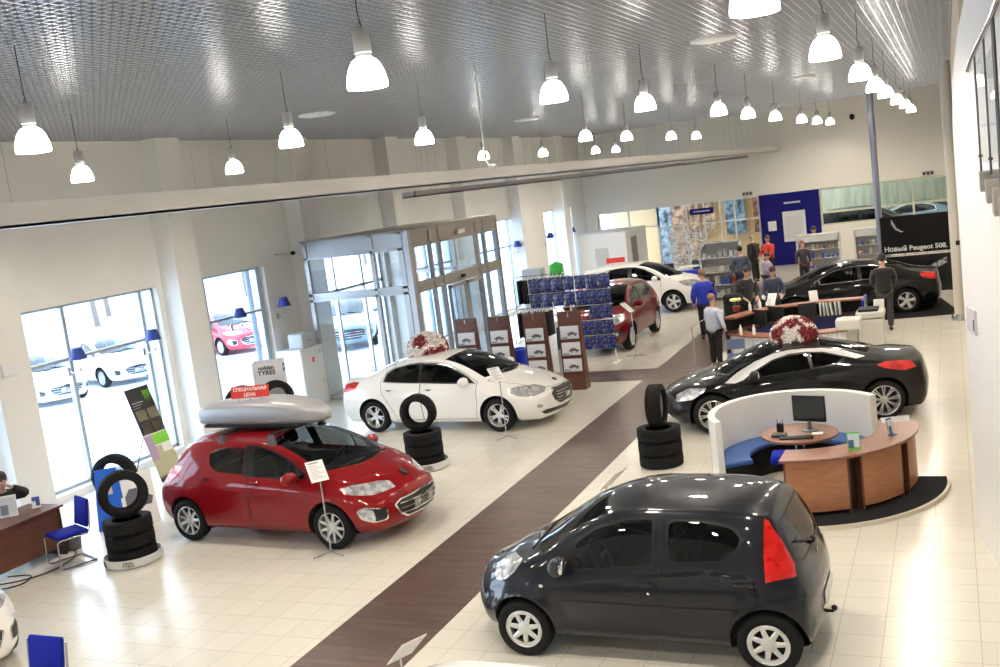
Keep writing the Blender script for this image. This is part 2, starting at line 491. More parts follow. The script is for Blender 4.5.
def make_wheel(parent, kind, r, w, rimr, M_t, M_r, side, name='wheel'):
    """wheel about the y axis, outer face towards y*side; origin at hub"""
    t = MB(); s = side
    h = w/2
    prof = [(rimr*.98, -h*.8), (rimr+.012, -h*.96), (rimr+.04, -h), (r-.03, -h*.97), (r-.01, -h*.82), (r-.002, -h*.6), (r, -h*.3), (r-.004, -h*.28), (r-.004, -h*.24), (r, -h*.22), (r, h*.22), (r-.004, h*.24), (r-.004, h*.28), (r, h*.3), (r-.002, h*.6), (r-.01, h*.82), (r-.03, h*.97), (rimr+.04, h), (rimr+.012, h*.96), (rimr*.98, h*.8)]
    t.lathe(prof, 48, 'y', cap=False)
    wh = t.build(name, M_t, parent, angle=50)
    m = MB(); yo = h*.72*s  # outer plane
    m.mi = 0
    rp = [(rimr*1.0, h*.86), (rimr*1.02, h*.9), (rimr*.99, h*.93), (rimr*.955, h*.86), (rimr*.93, h*.5), (rimr*.86, -h*.7)]
    m.lathe([(a, b*s) for a, b in rp], 40, 'y', cap=False)
    def spoke(a, w0, w1, r0, r1, y0, y1, th=.018):
        ca, sa = cos(a), sin(a)
        def P(rr, t, y): return (rr*ca-t*sa, y*s, rr*sa+t*ca)
        rm = (r0+r1)/2; wm = (w0+w1)/2; ym = (y0+y1)/2+.006
        vs = []
        for rr, ww, yy in ((r0, w0, y0), (rm, wm, ym), (r1, w1, y1)):
            vs += [P(rr, -ww/2, yy-.008), P(rr, -ww*.28, yy), P(rr, ww*.28, yy), P(rr, ww/2, yy-.008), P(rr, ww*.4, yy-th-.01), P(rr, -ww*.4, yy-th-.01)]
        fs = []
        for b in (0, 6):
            for k in range(6): fs.append((b+k, b+(k+1) % 6, b+6+(k+1) % 6, b+6+k))
        fs += [(5, 4, 3, 2, 1, 0), (12, 13, 14, 15, 16, 17)]
        m.add(vs, fs if s < 0 else [f[::-1] for f in fs], False)
    R1 = rimr*.965
    if kind == 'cap7':
        for k in range(7): spoke(2*pi*k/7+.3, .058, .038, .05, R1, h*.74, h*.82, .012)
        m.lathe([(R1+.003, h*.84*s), (R1-.03, h*.83*s), (R1-.034, h*.78*s)], 40, 'y', cap=False)
        m.lathe([(.0, h*.86*s), (.03, h*.86*s), (.04, h*.82*s), (.062, h*.8*s), (.07, h*.72*s)], 28, 'y', cap=False)
    elif kind == 'thin9':
        for k in range(9): spoke(2*pi*k/9, .05, .034, .05, R1, h*.62, h*.82)
        m.lathe([(0, h*.68*s), (.05, h*.68*s), (.062, h*.55*s)], 24, 'y', cap=False)
    elif kind == 'split5':
        for k in range(5):
            for d in (-.17, .17): spoke(2*pi*k/5+pi/2+d, .034, .03, .06, R1, h*.62, h*.84)
            spoke(2*pi*k/5+pi/2, .07, .02, .05, rimr*.62, h*.62, h*.7)
        m.lathe([(0, h*.68*s), (.055, h*.68*s), (.067, h*.5*s)], 24, 'y', cap=False)
    elif kind == 'multi10':
        for k in range(9):
            for d in (-.095, .095): spoke(2*pi*k/9+pi/2+d, .019, .022, .055, R1, h*.6, h*.84)
        m.lathe([(0, h*.68*s), (.055, h*.68*s), (.067, h*.5*s)], 24, 'y', cap=False)
    elif kind == 'five':
        for k in range(5): spoke(2*pi*k/5+pi/2, .075, .1, .04, R1, h*.6, h*.82)
        m.lathe([(0, h*.68*s), (.05, h*.68*s), (.062, h*.5*s)], 24, 'y', cap=False)
    m.mi = 1
    m.lathe([(rimr*.9, -h*.1*s), (0, -h*.1*s)], 32, 'y', cap=False)
    m.build('rim', [M_r, pmat('brake_dark', (.012, .012, .013), .6, .0)], wh, angle=40)
    return wh

def seat_mb(mb, x, y, w=.5, back=.62, head=True, dz=0):
    mb.x = T(x, y, dz)
    mb.rbox(-.25, .27, -w/2, w/2, .42, .58, .05)
    mb.x = T(x-.22, y, .5+dz, 0, 0, R(-14))
    mb.rbox(-.07, .07, -w/2, w/2, 0, back, .05)
    if head: mb.rbox(-.05, .05, -.13, .13, back+.05, back+.22, .04)
    mb.x = Matrix.Identity(4)

def facet_mat(name, cols, scale, metal):
    if name in MATS: return MATS[name]
    m = ramp_mat(name, cols, 'voronoi', scale, .14, coat=1., metal=metal); nt = m.node_tree
    tc = nt.nodes.new('ShaderNodeTexCoord'); v = nt.nodes.new('ShaderNodeTexVoronoi'); v.inputs['Scale'].default_value = scale
    b = nt.nodes.new('ShaderNodeBump'); b.inputs['Strength'].default_value = .3; b.inputs['Distance'].default_value = .012
    nt.links.new(tc.outputs['Object'], v.inputs['Vector']); nt.links.new(v.outputs['Distance'], b.inputs['Height']); nt.links.new(b.outputs[0], nt.nodes['Principled BSDF'].inputs['Normal'])
    return m
def front_bar(mb, S, z0, z1, ymax, out=.008, n=14, back=False):
    """bar across the nose following the body surface"""
    sg = -1 if back else 1
    vs = []
    for k in range(n+1):
        y = -ymax+2*ymax*k/n
        for z in (z0, z1):
            h = S.bvh.ray_cast(Vector((3*sg, abs(y), z)), Vector((-sg, 0, 0)))[0]
            x = h.x if h else 2*sg
            vs += [(x+out*sg, y, z), (x-.01*sg, y, z)]
    fs = []
    for k in range(n):
        a = k*4; b = a+4
        fs += [(a, b, b+2, a+2), (a+1, b+1, b, a), (a+2, b+2, b+3, a+3)]
    mb.add(vs, fs, False)
def build_car(key, name, sp, paint, label, loc, heading, cat='car', detail=2, group=None):
    blk = pmat('black_trim', (.008, .008, .009), .3, spec=.3); dark = pmat('car_interior_dark', (.022, .022, .024), .85, spec=.2)
    seamm = pmat('seam_black', (.004, .004, .004), .8)
    gl = glass_mat('car_glass_'+sp.get('tint', 'std'), {'std': (.42, .46, .46), 'dark': (.12, .13, .14)}[sp.get('tint', 'std')], 1.6)
    S = Shell(sp)
    root = empty(name, (0, 0, 0), 0, label, cat, group)
    F = S.F
    # windscreen
    W = sp['wind']
    def glasspoly(xh, xhs, xc, xcs, inset):
        out = []; ny = 8
        Yh = F['rail'][0](xhs)-inset; Yc = F['rail'][0](xcs)-inset
        out += [(xh+(xhs-xh)*(k/ny)**2, Yh*k/ny) for k in range(ny+1)]
        out += [(xhs+(xcs-xhs)*k/8, F['rail'][0](xhs+(xcs-xhs)*k/8)-inset) for k in range(1, 8)]
        out += [(xc+(xcs-xc)*(k/ny)**2, Yc*k/ny) for k in range(ny, -1, -1)]
        out += [(xc, -.1), (xh, -.1)]
        return out
    ztop = lambda c, n: n.z > .05 and c.z > .75
    inner = W.get('inset', .045)
    S.cut('wind_edge', 'top', glasspoly(W['xh'], W['xhs'], W['xc'], W['xcs'], inner), ztop)
    S.cut('windscreen', 'top', offpoly(glasspoly(W['xh'], W['xhs'], W['xc'], W['xcs'], inner), -.022), ztop)
    if 'rwind' in sp:
        W2 = sp['rwind']
        S.cut('wind_edge', 'top', glasspoly(W2['xh'], W2['xhs'], W2['xc'], W2['xcs'], W2.get('inset', .05)), ztop)
        S.cut('rear_window', 'top', offpoly(glasspoly(W2['xh'], W2['xhs'], W2['xc'], W2['xcs'], W2.get('inset', .05)), -.022), ztop)
    side = lambda c, n: c.y > .3 and n.y > .12
    made = []
    for rn, chart, P, o in sp['regs']:
        fl = o.get('filt', side if chart == 'side' else (lambda c, n: n.x > .2) if o.get('front') else (lambda c, n: n.x < -.2) if chart == 'end' else ztop)
        if o.get('round'): P = roundpoly(P, o['round'])
        if o.get('seam'): S.seam(rn, chart, P, fl, over=o.get('over', ('body',)))
        else: S.cut(rn, chart, P, fl, over=o.get('over'))
    S.bm.verts.index_update()
    cols = {'paint': paint, 'black': blk, 'glass': gl, 'dark': dark, 'chrome': pmat('chrome', (.75, .76, .78), .12, 1.),
            'red': facet_mat('tail_red', [(.0, (.42, .004, .004)), (.5, (.62, .010, .008)), (1., (.70, .016, .012))], 12, 0.), 'lamp': facet_mat('headlight_clear', [(0, (.36, .37, .39)), (.5, (.58, .6, .63)), (1, (.85, .87, .9))], 15, .45),
            'grille': pmat('grille_black', (.02, .02, .022), .4), 'silver': pmat('silver_trim', (.52, .53, .54), .4, .25),
            'amber': pmat('amber', (.7, .25, .02), .2, 0, 1), 'plate': pmat('plate_dark', (.04, .04, .045), .35), 'white': pmat('plate_white', (.75, .75, .72), .4),
            'greyplate': pmat('plate_grey', (.42, .43, .44), .3, .3), 'darkglass': pmat('dark_panel', (.006, .006, .007), .05, 0, 1), 'plastic': pmat('grey_plastic', (.05, .052, .056), .55)}
    bodyn = ['body', 'seam', 'wind_edge']
    S.emit(bodyn, [paint, seamm, cols['darkglass']], root, 'body')
    S.emit('windscreen', gl, root, 'windscreen', off=-.003)
    if 'rwind' in sp: S.emit('rear_window', gl, root, 'rear_window', off=-.003)
    ems = {}
    for rn, chart, P, o in sp['regs']:
        if rn in ems: continue
        ems[rn] = 1
        for sd in ((0,) if o.get('centre') else (1, -1)):
            ob = S.emit(rn, cols[o.get('mat', 'paint')], root, o.get('name', rn), side=sd, off=o.get('off', 0.))
            if ob and o.get('handle'):
                hx, hz = o['handle']; h = S.surf(hx, hz)
                if h:
                    mb = MB(); n = S.nrm(h)
                    a = atan2(n.z, n.y)
                    mb.x = Matrix.Translation((hx, h.y*sd, hz)) @ Matrix.Rotation(-a*sd if 0 else (a if sd > 0 else -a), 4, 'X')
                    mb.mi = 1; mb.ell((0, 0, 0), (.062, .005, .026))
                    mb.mi = 0; mb.tube([(-.085, .012*sd, .0), (-.07, .028*sd, .006), (0, .034*sd, .01), (.07, .028*sd, .006), (.085, .012*sd, 0)], [.010, .016, .018, .016, .010], 8)
                    mb.build('handle', [paint if not sp.get('chrome_handle') else cols['chrome'], blk], ob)
    S.archlip(pmat('well_black', (.01, .01, .01), .9), root)
    # headlight inside: bulbs
    # mirrors
    mx, my, mz = sp['mirror']
    for sd in (1, -1):
        mb = MB(); mb.x = Matrix.Translation((mx, my*sd, mz))
        mb.ell((0, .10*sd, .02), (.09, .135, .09), 20, 12)
        mb.tube([(0.02, -.06*sd, -.05), (.01, .03*sd, -.02)], .03, 8)
        mi = mb.build('mirror', paint if not sp.get('black_mirror') else blk, root)
        mb = MB(); mb.x = Matrix.Translation((mx-.045, (my+.10)*sd, mz+.02)); mb.ell((0, 0, 0), (.048, .115, .072), 16, 8)
        mb.build('mirror_glass', cols['chrome'], mi)
    # wheels
    tm = pmat('tyre_rubber', (.008, .008, .009), .8, spec=.25); rm = pmat(sp.get('rimmat', 'rim_silver'), (.66, .67, .68), .28, .75)
    yh = sp['track']
    for sd in (1, -1):
        for ax in (1, -1):
            w = make_wheel(root, sp['rim'], sp['wr'], sp.get('tw', .19), sp['rimr'], tm, rm, sd)
            w.location = (ax*sp['wb']/2, (yh-sp.get('tw', .19)/2)*sd, sp['wr']); w.rotation_euler = (0, random.uniform(0, 6), 0)
            if ax == 1: w.rotation_euler[2] = sp.get('steer', 0)
    # interior
    mb = MB(); hw = S.F['mid'][0](0)
    zfl = .3
    mb.box(sp['in0'], sp['in1'], -hw+.12, hw-.12, zfl-.02, zfl)
    for sg in (1, -1):
        mb.box(sp['in0'], sp['in1']-.25, sg*(hw-.14)-.02, sg*(hw-.14)+.02, zfl, sp['beltz']-.06)
    xd = sp['dash']
    mb.x = Matrix.Identity(4); mb.rbox(xd-.2, xd+.35, -hw+.17, hw-.17, .55, sp['beltz']-.01, .07)
    for y in (hw*.45, -hw*.45): seat_mb(mb, sp['seatx'], y, dz=sp.get('seatdz', 0))
    seat_mb(mb, sp['rseat'], hw*.42, w=hw*.82, back=.5-sp.get('rlow', 0), head=not sp.get('rlow'), dz=sp.get('seatdz', 0)); seat_mb(mb, sp['rseat'], -hw*.42, w=hw*.82, back=.5-sp.get('rlow', 0), head=not sp.get('rlow'), dz=sp.get('seatdz', 0))
    mb.box(sp['in0'], sp['rseat']-.38, -hw+.16, hw-.16, .75, .78)
    mb.build('interior', dark, root, angle=40)
    mb = MB(); mb.x = Matrix.Translation((xd-.3, hw*.45, sp['beltz']-.05)) @ Matrix.Rotation(R(-62), 4, 'Y')
    mb.tube([(.18*cos(t*pi/12), .18*sin(t*pi/12), 0) for t in range(24)], .014, 8, closed=True)
    mb.tube([(-.17, 0, 0), (.17, 0, 0)], .016); mb.tube([(0, -.17, 0), (0, 0, -.01)], .016); mb.ell((0, 0, -.01), (.06, .06, .025))
    mb.build('steering_wheel', pmat('wheel_leather', (.02, .02, .02), .5), root)
    if 'extra' in sp: sp['extra'](root, S, cols, paint)
    root.location = loc; root.rotation_euler = (0, 0, heading)
    return root, S
def place_text_plate(root, x, z, w, h, txt, bg, fg, tilt=0, y=0, back=False, size=None):
    mb = MB(); rz = pi/2 if not back else -pi/2
    mb.box(-w/2, w/2, -.006, .006, -h/2, h/2)
    p = mb.build('number_plate', bg, root, bevel=.004); p.location = (x, y, z); p.rotation_euler = (R(tilt), 0, rz)
    # plate local -y is facing out after rotation by +90 (local -y -> +x)
    if txt:
        t = text_mesh('plate_lettering', txt, size or h*1.2, fg, p, (0, -.0085, 0), (R(90), 0, 0), .001, .004)
    return p
SP = {}
FR = lambda c, n: n.x > .15
BK = lambda c, n: n.x < -.15
ANYF = lambda c, n: c.y > .25 and c.x > .5
ANYB = lambda c, n: c.y > .25 and c.x < -.5
SP['city'] = dict(wb=2.34, wr=.285, ra=.335, tw=.165, rimr=.185, track=.80, xr=-1.60, xf=1.840, rim='cap7', flare=.022, rimmat='rim_cap',
    top=[(-1.6, 1.42), (-1.25, 1.475), (-.7, 1.50), (-.1, 1.50), (.25, 1.465), (.5, 1.395), (.75, 1.26), (1.0, 1.10), (1.15, 1.015), (1.3, .965), (1.5, .90), (1.7, .80), (1.84, .70)],
    rail=[(-1.6, .52, 1.33), (-1.1, .57, 1.385), (-.6, .585, 1.415), (-.1, .585, 1.42), (.1, .585, 1.405), (.4, .605, 1.31), (.7, .655, 1.14), (.95, .70, .97), (1.2, .66, .91), (1.5, .56, .83), (1.84, .44, .62)],
    belt=[(-1.6, .66, .96), (-1.1, .735, 1.01), (-.6, .755, .985), (0, .76, .94), (.6, .76, .885), (1.0, .755, .85), (1.4, .70, .76), (1.84, .55, .58)],
    sh=[(-1.6, .72, .74), (-1.1, .79, .82), (0, .795, .80), (.9, .80, .73), (1.4, .77, .62), (1.84, .62, .49)],
    mid=[(-1.6, .73, .5), (-1.1, .80, .52), (0, .805, .52), (1.0, .805, .5), (1.4, .79, .46), (1.84, .64, .40)],
    sill=[(-1.6, .66, .28), (-1.1, .76, .26), (1.1, .76, .26), (1.84, .58, .26)],
    front=dict(r=.07, x0=1.0, p=1.5, plan=.34, pp=2.6, zc=.48, prof=[(.2, .09), (.35, .02), (.5, 0), (.65, .03), (.85, .14)]),
    rear=dict(r=.07, x0=-.85, p=1.4, plan=.12, pp=3, zc=.7, prof=[(.2, .05), (.4, 0), (.62, 0), (.76, .03), (.86, .07), (1.0, .12), (1.2, .215), (1.4, .335)]),
    wind=dict(xh=.36, xhs=.26, xc=1.17, xcs=.93, inset=.05),
    regs=[
        ('door', 'side', [(.77, .90), (.79, .72), (.77, .55), (.69, .34), (-.27, .32), (-.235, .965), (-.265, 1.39), (.08, 1.378), (.38, 1.285), (.66, 1.13), (.80, .97)], dict(seam=1, handle=(-.1, .80))),
        ('rear_door', 'side', [(-.28, .32), (-.245, .965), (-.275, 1.39), (-.7, 1.385), (-1.1, 1.335), (-1.165, 1.2), (-1.165, .80), (-1.1, .665), (-.95, .615), (-.86, .52), (-.80, .31)], dict(seam=1, handle=(-1.01, .83), name='door')),
        ('frame_black', 'side', [(.775, .905), (.74, 1.04), (.57, 1.17), (.36, 1.29), (.05, 1.375), (-.215, 1.385), (-.19, .955), (.55, .885)], dict(mat='black', over=('body', 'door', 'seam'), name='window_surround', round=.02)),
        ('side_glass', 'side', [(.585, .91), (.565, 1.13), (.36, 1.265), (.05, 1.35), (-.19, 1.36), (-.17, .97)], dict(mat='glass', name='side_window', off=-.003, round=.03)),
        ('frame_black2', 'side', [(-.315, .985), (-.315, 1.375), (-.66, 1.365), (-.93, 1.315), (-1.02, 1.22), (-.97, 1.10), (-.84, 1.02)], dict(mat='black', over=('body', 'rear_door', 'seam'), name='window_surround', round=.08)),
        ('side_glass2', 'side', [(-.34, 1.00), (-.34, 1.355), (-.66, 1.345), (-.91, 1.297), (-.99, 1.215), (-.94, 1.115), (-.83, 1.035)], dict(mat='glass', name='side_window', off=-.003, round=.08)),
        ('molding', 'side', [(.755, .575), (.77, .615), (-.255, .60), (-.255, .56)], dict(off=.02, over=('door',), name='side_molding')),
        ('molding2', 'side', [(-.27, .60), (-.27, .56), (-.86, .555), (-.94, .60)], dict(off=.02, over=('rear_door',), name='side_molding')),
        ('hatch_black', 'end', [(-.1, .93), (.50, .93), (.60, 1.02), (.53, 1.29), (.46, 1.325), (-.1, 1.335)], dict(filt=BK, mat='black', centre=1, name='tailgate_surround')),
        ('rear_window', 'end', [(-.1, .96), (.47, .96), (.565, 1.03), (.50, 1.27), (.44, 1.30), (-.1, 1.31)], dict(filt=BK, mat='glass', centre=1, off=-.003)),
        ('tail_lamp', 'side', [(-1.185, 1.355), (-1.22, 1.34), (-1.33, 1.18), (-1.425, .99), (-1.44, .89), (-1.19, .855), (-1.18, 1.05)], dict(filt=ANYB, mat='red', off=.006, over=('body', 'hatch_black', 'seam'))),
        ('headlamp', 'side', [(1.50, .70), (1.58, .80), (1.40, .90), (1.16, .93), (1.24, .83), (1.36, .735)], dict(filt=lambda c, n: c.y > .36, mat='lamp', off=.004, round=.03)),
        ('bumper_line', 'end', [(.0, .70), (.0, .712), (.9, .712), (.9, .70)], dict(filt=BK, mat='black', centre=1, name='bumper_gap', over=('body',))),
        ('grille', 'end', [(-.1, .50), (.34, .50), (.44, .36), (.42, .26), (-.1, .26)], dict(filt=FR, mat='grille', centre=1)),
        ('number_bay', 'end', [(-.1, .44), (.27, .44), (.27, .60), (-.1, .60)], dict(filt=BK, mat='plastic', centre=1, name='plate_recess')),
        ('fog', 'end', [(.55, .36), (.60, .52), (.66, .52), (.68, .36)], dict(filt=BK, mat='plastic', name='bumper_vent')),
    ],
    mirror=(.69, .80, .96), in0=-1.25, in1=1.0, beltz=.93, dash=.75, seatx=.02, rseat=-.75, zbot=.2, tint='std')
SP['hatch'] = dict(wb=2.608, wr=.312, tw=.205, rimr=.21, track=.895, xr=-2.0, xf=2.27, rim='thin9',
    top=[(-2.0, 1.42), (-1.55, 1.455), (-1.1, 1.485), (-.5, 1.50), (.0, 1.495), (.3, 1.46), (.6, 1.385), (1.0, 1.225), (1.3, 1.09), (1.48, 1.015), (1.7, .965), (1.95, .90), (2.15, .82), (2.27, .70)],
    rail=[(-2.0, .54, 1.35), (-1.5, .58, 1.385), (-1.0, .605, 1.41), (-.4, .62, 1.425), (.05, .62, 1.415), (.4, .64, 1.345), (.8, .70, 1.19), (1.15, .76, 1.01), (1.45, .74, .94), (1.9, .64, .85), (2.27, .52, .65)],
    belt=[(-2.0, .74, 1.0), (-1.4, .80, 1.04), (-.8, .825, 1.03), (-.1, .83, .985), (.5, .83, .955), (1.1, .825, .915), (1.5, .81, .85), (1.95, .75, .76), (2.27, .62, .60)],
    sh=[(-2.0, .82, .80), (-1.3, .885, .85), (0, .895, .83), (1.1, .895, .77), (1.7, .87, .69), (2.27, .72, .53)],
    mid=[(-2.0, .82, .5), (-1.3, .90, .52), (0, .905, .5), (1.2, .905, .5), (1.8, .87, .46), (2.27, .74, .40)],
    sill=[(-2.0, .72, .29), (-1.3, .86, .25), (1.3, .86, .25), (2.27, .68, .25)],
    front=dict(r=.06, x0=1.35, p=1.4, plan=.50, pp=2.3, zc=.46, prof=[(.2, .13), (.33, .03), (.48, 0), (.62, .03), (.85, .16)]),
    rear=dict(r=.07, x0=-.95, p=1.4, plan=.20, pp=2.6, zc=.7, prof=[(.2, .08), (.4, .01), (.6, 0), (.76, .02), (.9, .12), (1.05, .25), (1.2, .39), (1.40, .56)]),
    wind=dict(xh=.22, xhs=.16, xc=1.46, xcs=1.16, inset=.05),
    regs=[
        ('door', 'side', [(.95, .95), (.96, .60), (.90, .28), (-.05, .27), (-.075, 1.0), (-.10, 1.40), (.1, 1.40), (.42, 1.315), (.7, 1.2), (.98, 1.03)], dict(seam=1, handle=(.07, .905))),
        ('rear_door', 'side', [(-.06, .27), (-.085, 1.0), (-.11, 1.40), (-.5, 1.40), (-.86, 1.365), (-.98, 1.2), (-1.02, 1.04), (-1.0, .82), (-.90, .66), (-.78, .48), (-.68, .26)], dict(seam=1, handle=(-.86, .945), name='door')),
        ('hood', 'top', [(2.27, -.1), (2.27, .0), (2.2, .3), (2.05, .52), (1.9, .59), (1.55, .70), (1.22, .76), (1.32, .6), (1.43, .35), (1.485, 0), (1.485, -.1)], dict(filt=lambda c, n: n.z > .3 and c.x > 1.1 and c.z > .66, seam=1, centre=1, over=('body',))),
        ('frame_black', 'side', [(.93, .955), (.93, 1.04), (.66, 1.19), (.40, 1.30), (.1, 1.378), (-.18, 1.39), (-.16, .99), (.3, .97)], dict(mat='black', over=('body', 'door', 'rear_door', 'seam'), name='window_surround')),
        ('side_glass', 'side', [(.62, .985), (.60, 1.18), (.36, 1.285), (.1, 1.352), (-.02, 1.358), (.0, 1.0)], dict(mat='glass', name='side_window', off=-.003, round=.03)),
        ('side_glass1', 'side', [(.90, .975), (.90, 1.025), (.655, 1.155), (.655, .98)], dict(mat='glass', name='quarter_window', off=-.003, round=.015)),
        ('side_glass2', 'side', [(-.17, 1.01), (-.19, 1.37), (-.5, 1.365), (-.78, 1.335), (-.85, 1.25), (-.80, 1.12), (-.68, 1.05)], dict(mat='glass', name='side_window', off=-.003, round=.06)),
        ('rear_window', 'end', [(-.1, 1.0), (.55, 1.0), (.62, 1.06), (.50, 1.28), (-.1, 1.31)], dict(filt=BK, mat='glass', centre=1, off=-.003)),
        ('tail_lamp', 'side', [(-1.82, .83), (-1.74, 1.0), (-1.55, 1.10), (-1.34, 1.09), (-1.44, 1.0), (-1.6, .87)], dict(filt=ANYB, mat='red', off=.006)),
        ('headlamp', 'side', [(1.47, .84), (1.62, .862), (1.86, .845), (2.07, .79), (2.08, .745), (1.9, .71), (1.64, .755)], dict(filt=lambda c, n: c.y > .34, mat='lamp', off=.004, round=.03, over=('body', 'hood', 'seam'))),
        ('grille_frame', 'end', [(-.1, .635), (.42, .60), (.52, .54), (.45, .40), (.33, .325), (-.1, .315)], dict(filt=FR, mat='chrome', centre=1, off=.004, round=.03)),
        ('grille', 'end', [(-.1, .618), (.41, .585), (.495, .535), (.43, .415), (.32, .345), (-.1, .335)], dict(filt=FR, mat='grille', centre=1, round=.03)),
        ('fog_frame', 'end', [(.60, .37), (.60, .52), (.78, .58), (.84, .54), (.82, .43), (.74, .36)], dict(filt=FR, mat='chrome', off=.005, round=.03, name='fog_lamp_frame')),
        ('fog', 'end', [(.615, .385), (.615, .51), (.78, .563), (.825, .53), (.805, .44), (.735, .375)], dict(filt=FR, mat='grille', round=.03, name='fog_lamp_bay')),
        ('fog_lamp', 'end', [(.73, .375), (.745, .545), (.80, .56), (.825, .53), (.805, .44)], dict(filt=FR, mat='lamp', off=.004, round=.02, name='fog_lamp')),
    ],
    mirror=(.80, .89, 1.0), in0=-1.5, in1=1.25, beltz=.99, dash=.95, seatx=.15, rseat=-.70, zbot=.19, tint='std')
SP['sedan'] = dict(wb=2.82, wr=.325, tw=.215, rimr=.22, track=.915, xr=-2.38, xf=2.48, rim='split5',
    top=[(-2.38, 1.06), (-2.0, 1.10), (-1.7, 1.16), (-1.4, 1.27), (-1.05, 1.375), (-.6, 1.44), (-.1, 1.455), (.25, 1.435), (.55, 1.375), (.95, 1.23), (1.25, 1.10), (1.42, 1.02), (1.65, .975), (2.0, .905), (2.3, .81), (2.48, .70)],
    rail=[(-2.38, .62, .99), (-2.0, .66, 1.03), (-1.7, .68, 1.075), (-1.4, .65, 1.165), (-1.05, .62, 1.27), (-.6, .605, 1.355), (-.1, .605, 1.375), (.15, .61, 1.365), (.5, .645, 1.28), (.9, .71, 1.11), (1.15, .755, .985), (1.45, .74, .92), (2.0, .64, .83), (2.48, .54, .65)],
    belt=[(-2.38, .76, .93), (-1.8, .80, .975), (-1.2, .83, .985), (-.6, .84, .965), (.2, .84, .94), (1.0, .835, .895), (1.5, .815, .84), (2.0, .76, .75), (2.48, .64, .60)],
    sh=[(-2.38, .84, .76), (-1.5, .905, .83), (0, .915, .81), (1.1, .915, .76), (1.8, .88, .68), (2.48, .74, .53)],
    mid=[(-2.38, .84, .5), (-1.5, .92, .52), (0, .925, .5), (1.3, .925, .5), (1.9, .89, .46), (2.48, .76, .40)],
    sill=[(-2.38, .74, .30), (-1.5, .88, .25), (1.4, .88, .24), (2.48, .70, .24)],
    front=dict(r=.06, x0=1.45, p=1.4, plan=.48, pp=2.3, zc=.46, prof=[(.2, .10), (.33, .03), (.48, 0), (.62, .01), (.85, .08)]),
    rear=dict(r=.06, x0=-1.3, p=1.4, plan=.24, pp=2.4, zc=.62, prof=[(.2, .08), (.4, .01), (.6, 0), (.8, .03), (1.0, .06), (1.1, .09)]),
    wind=dict(xh=.26, xhs=.20, xc=1.40, xcs=1.12, inset=.05),
    rwind=dict(xh=-.98, xhs=-.98, xc=-1.70, xcs=-1.55, inset=.07),
    regs=[
        ('door', 'side', [(.98, .93), (1.0, .60), (.95, .27), (-.24, .26), (-.27, .98), (-.31, 1.36), (0.05, 1.352), (.35, 1.29), (.62, 1.18), (.88, 1.03), (1.0, .96)], dict(seam=1, handle=(-.07, .86))),
        ('rear_door', 'side', [(-.25, .26), (-.28, .98), (-.32, 1.355), (-.6, 1.345), (-.9, 1.295), (-1.12, 1.20), (-1.22, 1.02), (-1.16, .80), (-1.02, .60), (-.92, .42), (-.88, .25)], dict(seam=1, handle=(-1.0, .87), name='door')),
        ('hood', 'top', [(2.40, -.1), (2.40, .0), (2.33, .3), (2.18, .50), (2.0, .58), (1.6, .69), (1.2, .755), (1.27, .6), (1.37, .35), (1.43, 0), (1.43, -.1)], dict(filt=lambda c, n: n.z > .3 and c.x > 1.1 and c.z > .66, seam=1, centre=1, over=('body',))),
        ('trim', 'side', [(.97, .925), (.80, 1.06), (.56, 1.19), (.33, 1.285), (.03, 1.34), (-.33, 1.347), (-.62, 1.33), (-.92, 1.277), (-1.12, 1.18), (-1.17, 1.01), (-.6, .98), (.2, .955)], dict(mat='chrome', over=('body', 'door', 'rear_door', 'seam'), name='window_trim')),
        ('frame_black', 'side', [(.93, .942), (.79, 1.045), (.56, 1.172), (.33, 1.265), (.03, 1.322), (-.33, 1.328), (-.62, 1.313), (-.91, 1.26), (-1.095, 1.165), (-1.14, 1.025), (-.6, .995), (.2, .97)], dict(mat='black', name='window_surround')),
        ('side_glass', 'side', [(.86, .965), (.76, 1.04), (.55, 1.155), (.33, 1.245), (.03, 1.302), (-.26, 1.31), (-.24, .995), (.2, .985)], dict(mat='glass', name='side_window', off=-.003, round=.02)),
        ('side_glass2', 'side', [(-.33, 1.0), (-.35, 1.308), (-.62, 1.295), (-.90, 1.245), (-1.07, 1.155), (-1.10, 1.045), (-.6, 1.01)], dict(mat='glass', name='side_window', off=-.003, round=.03)),
        ('tail_lamp', 'side', [(-2.17, .83), (-2.17, .97), (-1.95, 1.015), (-1.78, 1.01), (-1.84, .90), (-2.02, .85)], dict(filt=ANYB, mat='red', off=.006)),
        ('headlamp', 'side', [(1.62, .80), (1.80, .835), (2.05, .82), (2.24, .755), (2.27, .69), (2.10, .635), (1.86, .665), (1.70, .73)], dict(filt=lambda c, n: c.y > .36, mat='lamp', off=.004, round=.02, over=('body', 'hood', 'seam'))),
        ('grille_frame', 'end', [(-.1, .735), (.38, .72), (.47, .65), (.42, .49), (.30, .41), (-.1, .40)], dict(filt=FR, mat='chrome', centre=1, off=.004, round=.03)),
        ('grille', 'end', [(-.1, .72), (.37, .705), (.455, .645), (.405, .50), (.29, .43), (-.1, .42)], dict(filt=FR, mat='grille', centre=1, round=.03)),
        ('intake', 'end', [(-.1, .36), (.60, .36), (.68, .33), (.60, .27), (-.1, .27)], dict(filt=FR, mat='grille', centre=1, round=.02, name='lower_intake')),
        ('fog_lamp', 'end', [(.66, .42), (.66, .47), (.74, .49), (.76, .44), (.72, .41)], dict(filt=FR, mat='lamp', off=.004, round=.02)),
    ],
    mirror=(.80, .91, .99), in0=-1.4, in1=1.25, beltz=.97, dash=.92, seatx=.10, rseat=-.85, zbot=.18, tint='dark', chrome_handle=False)
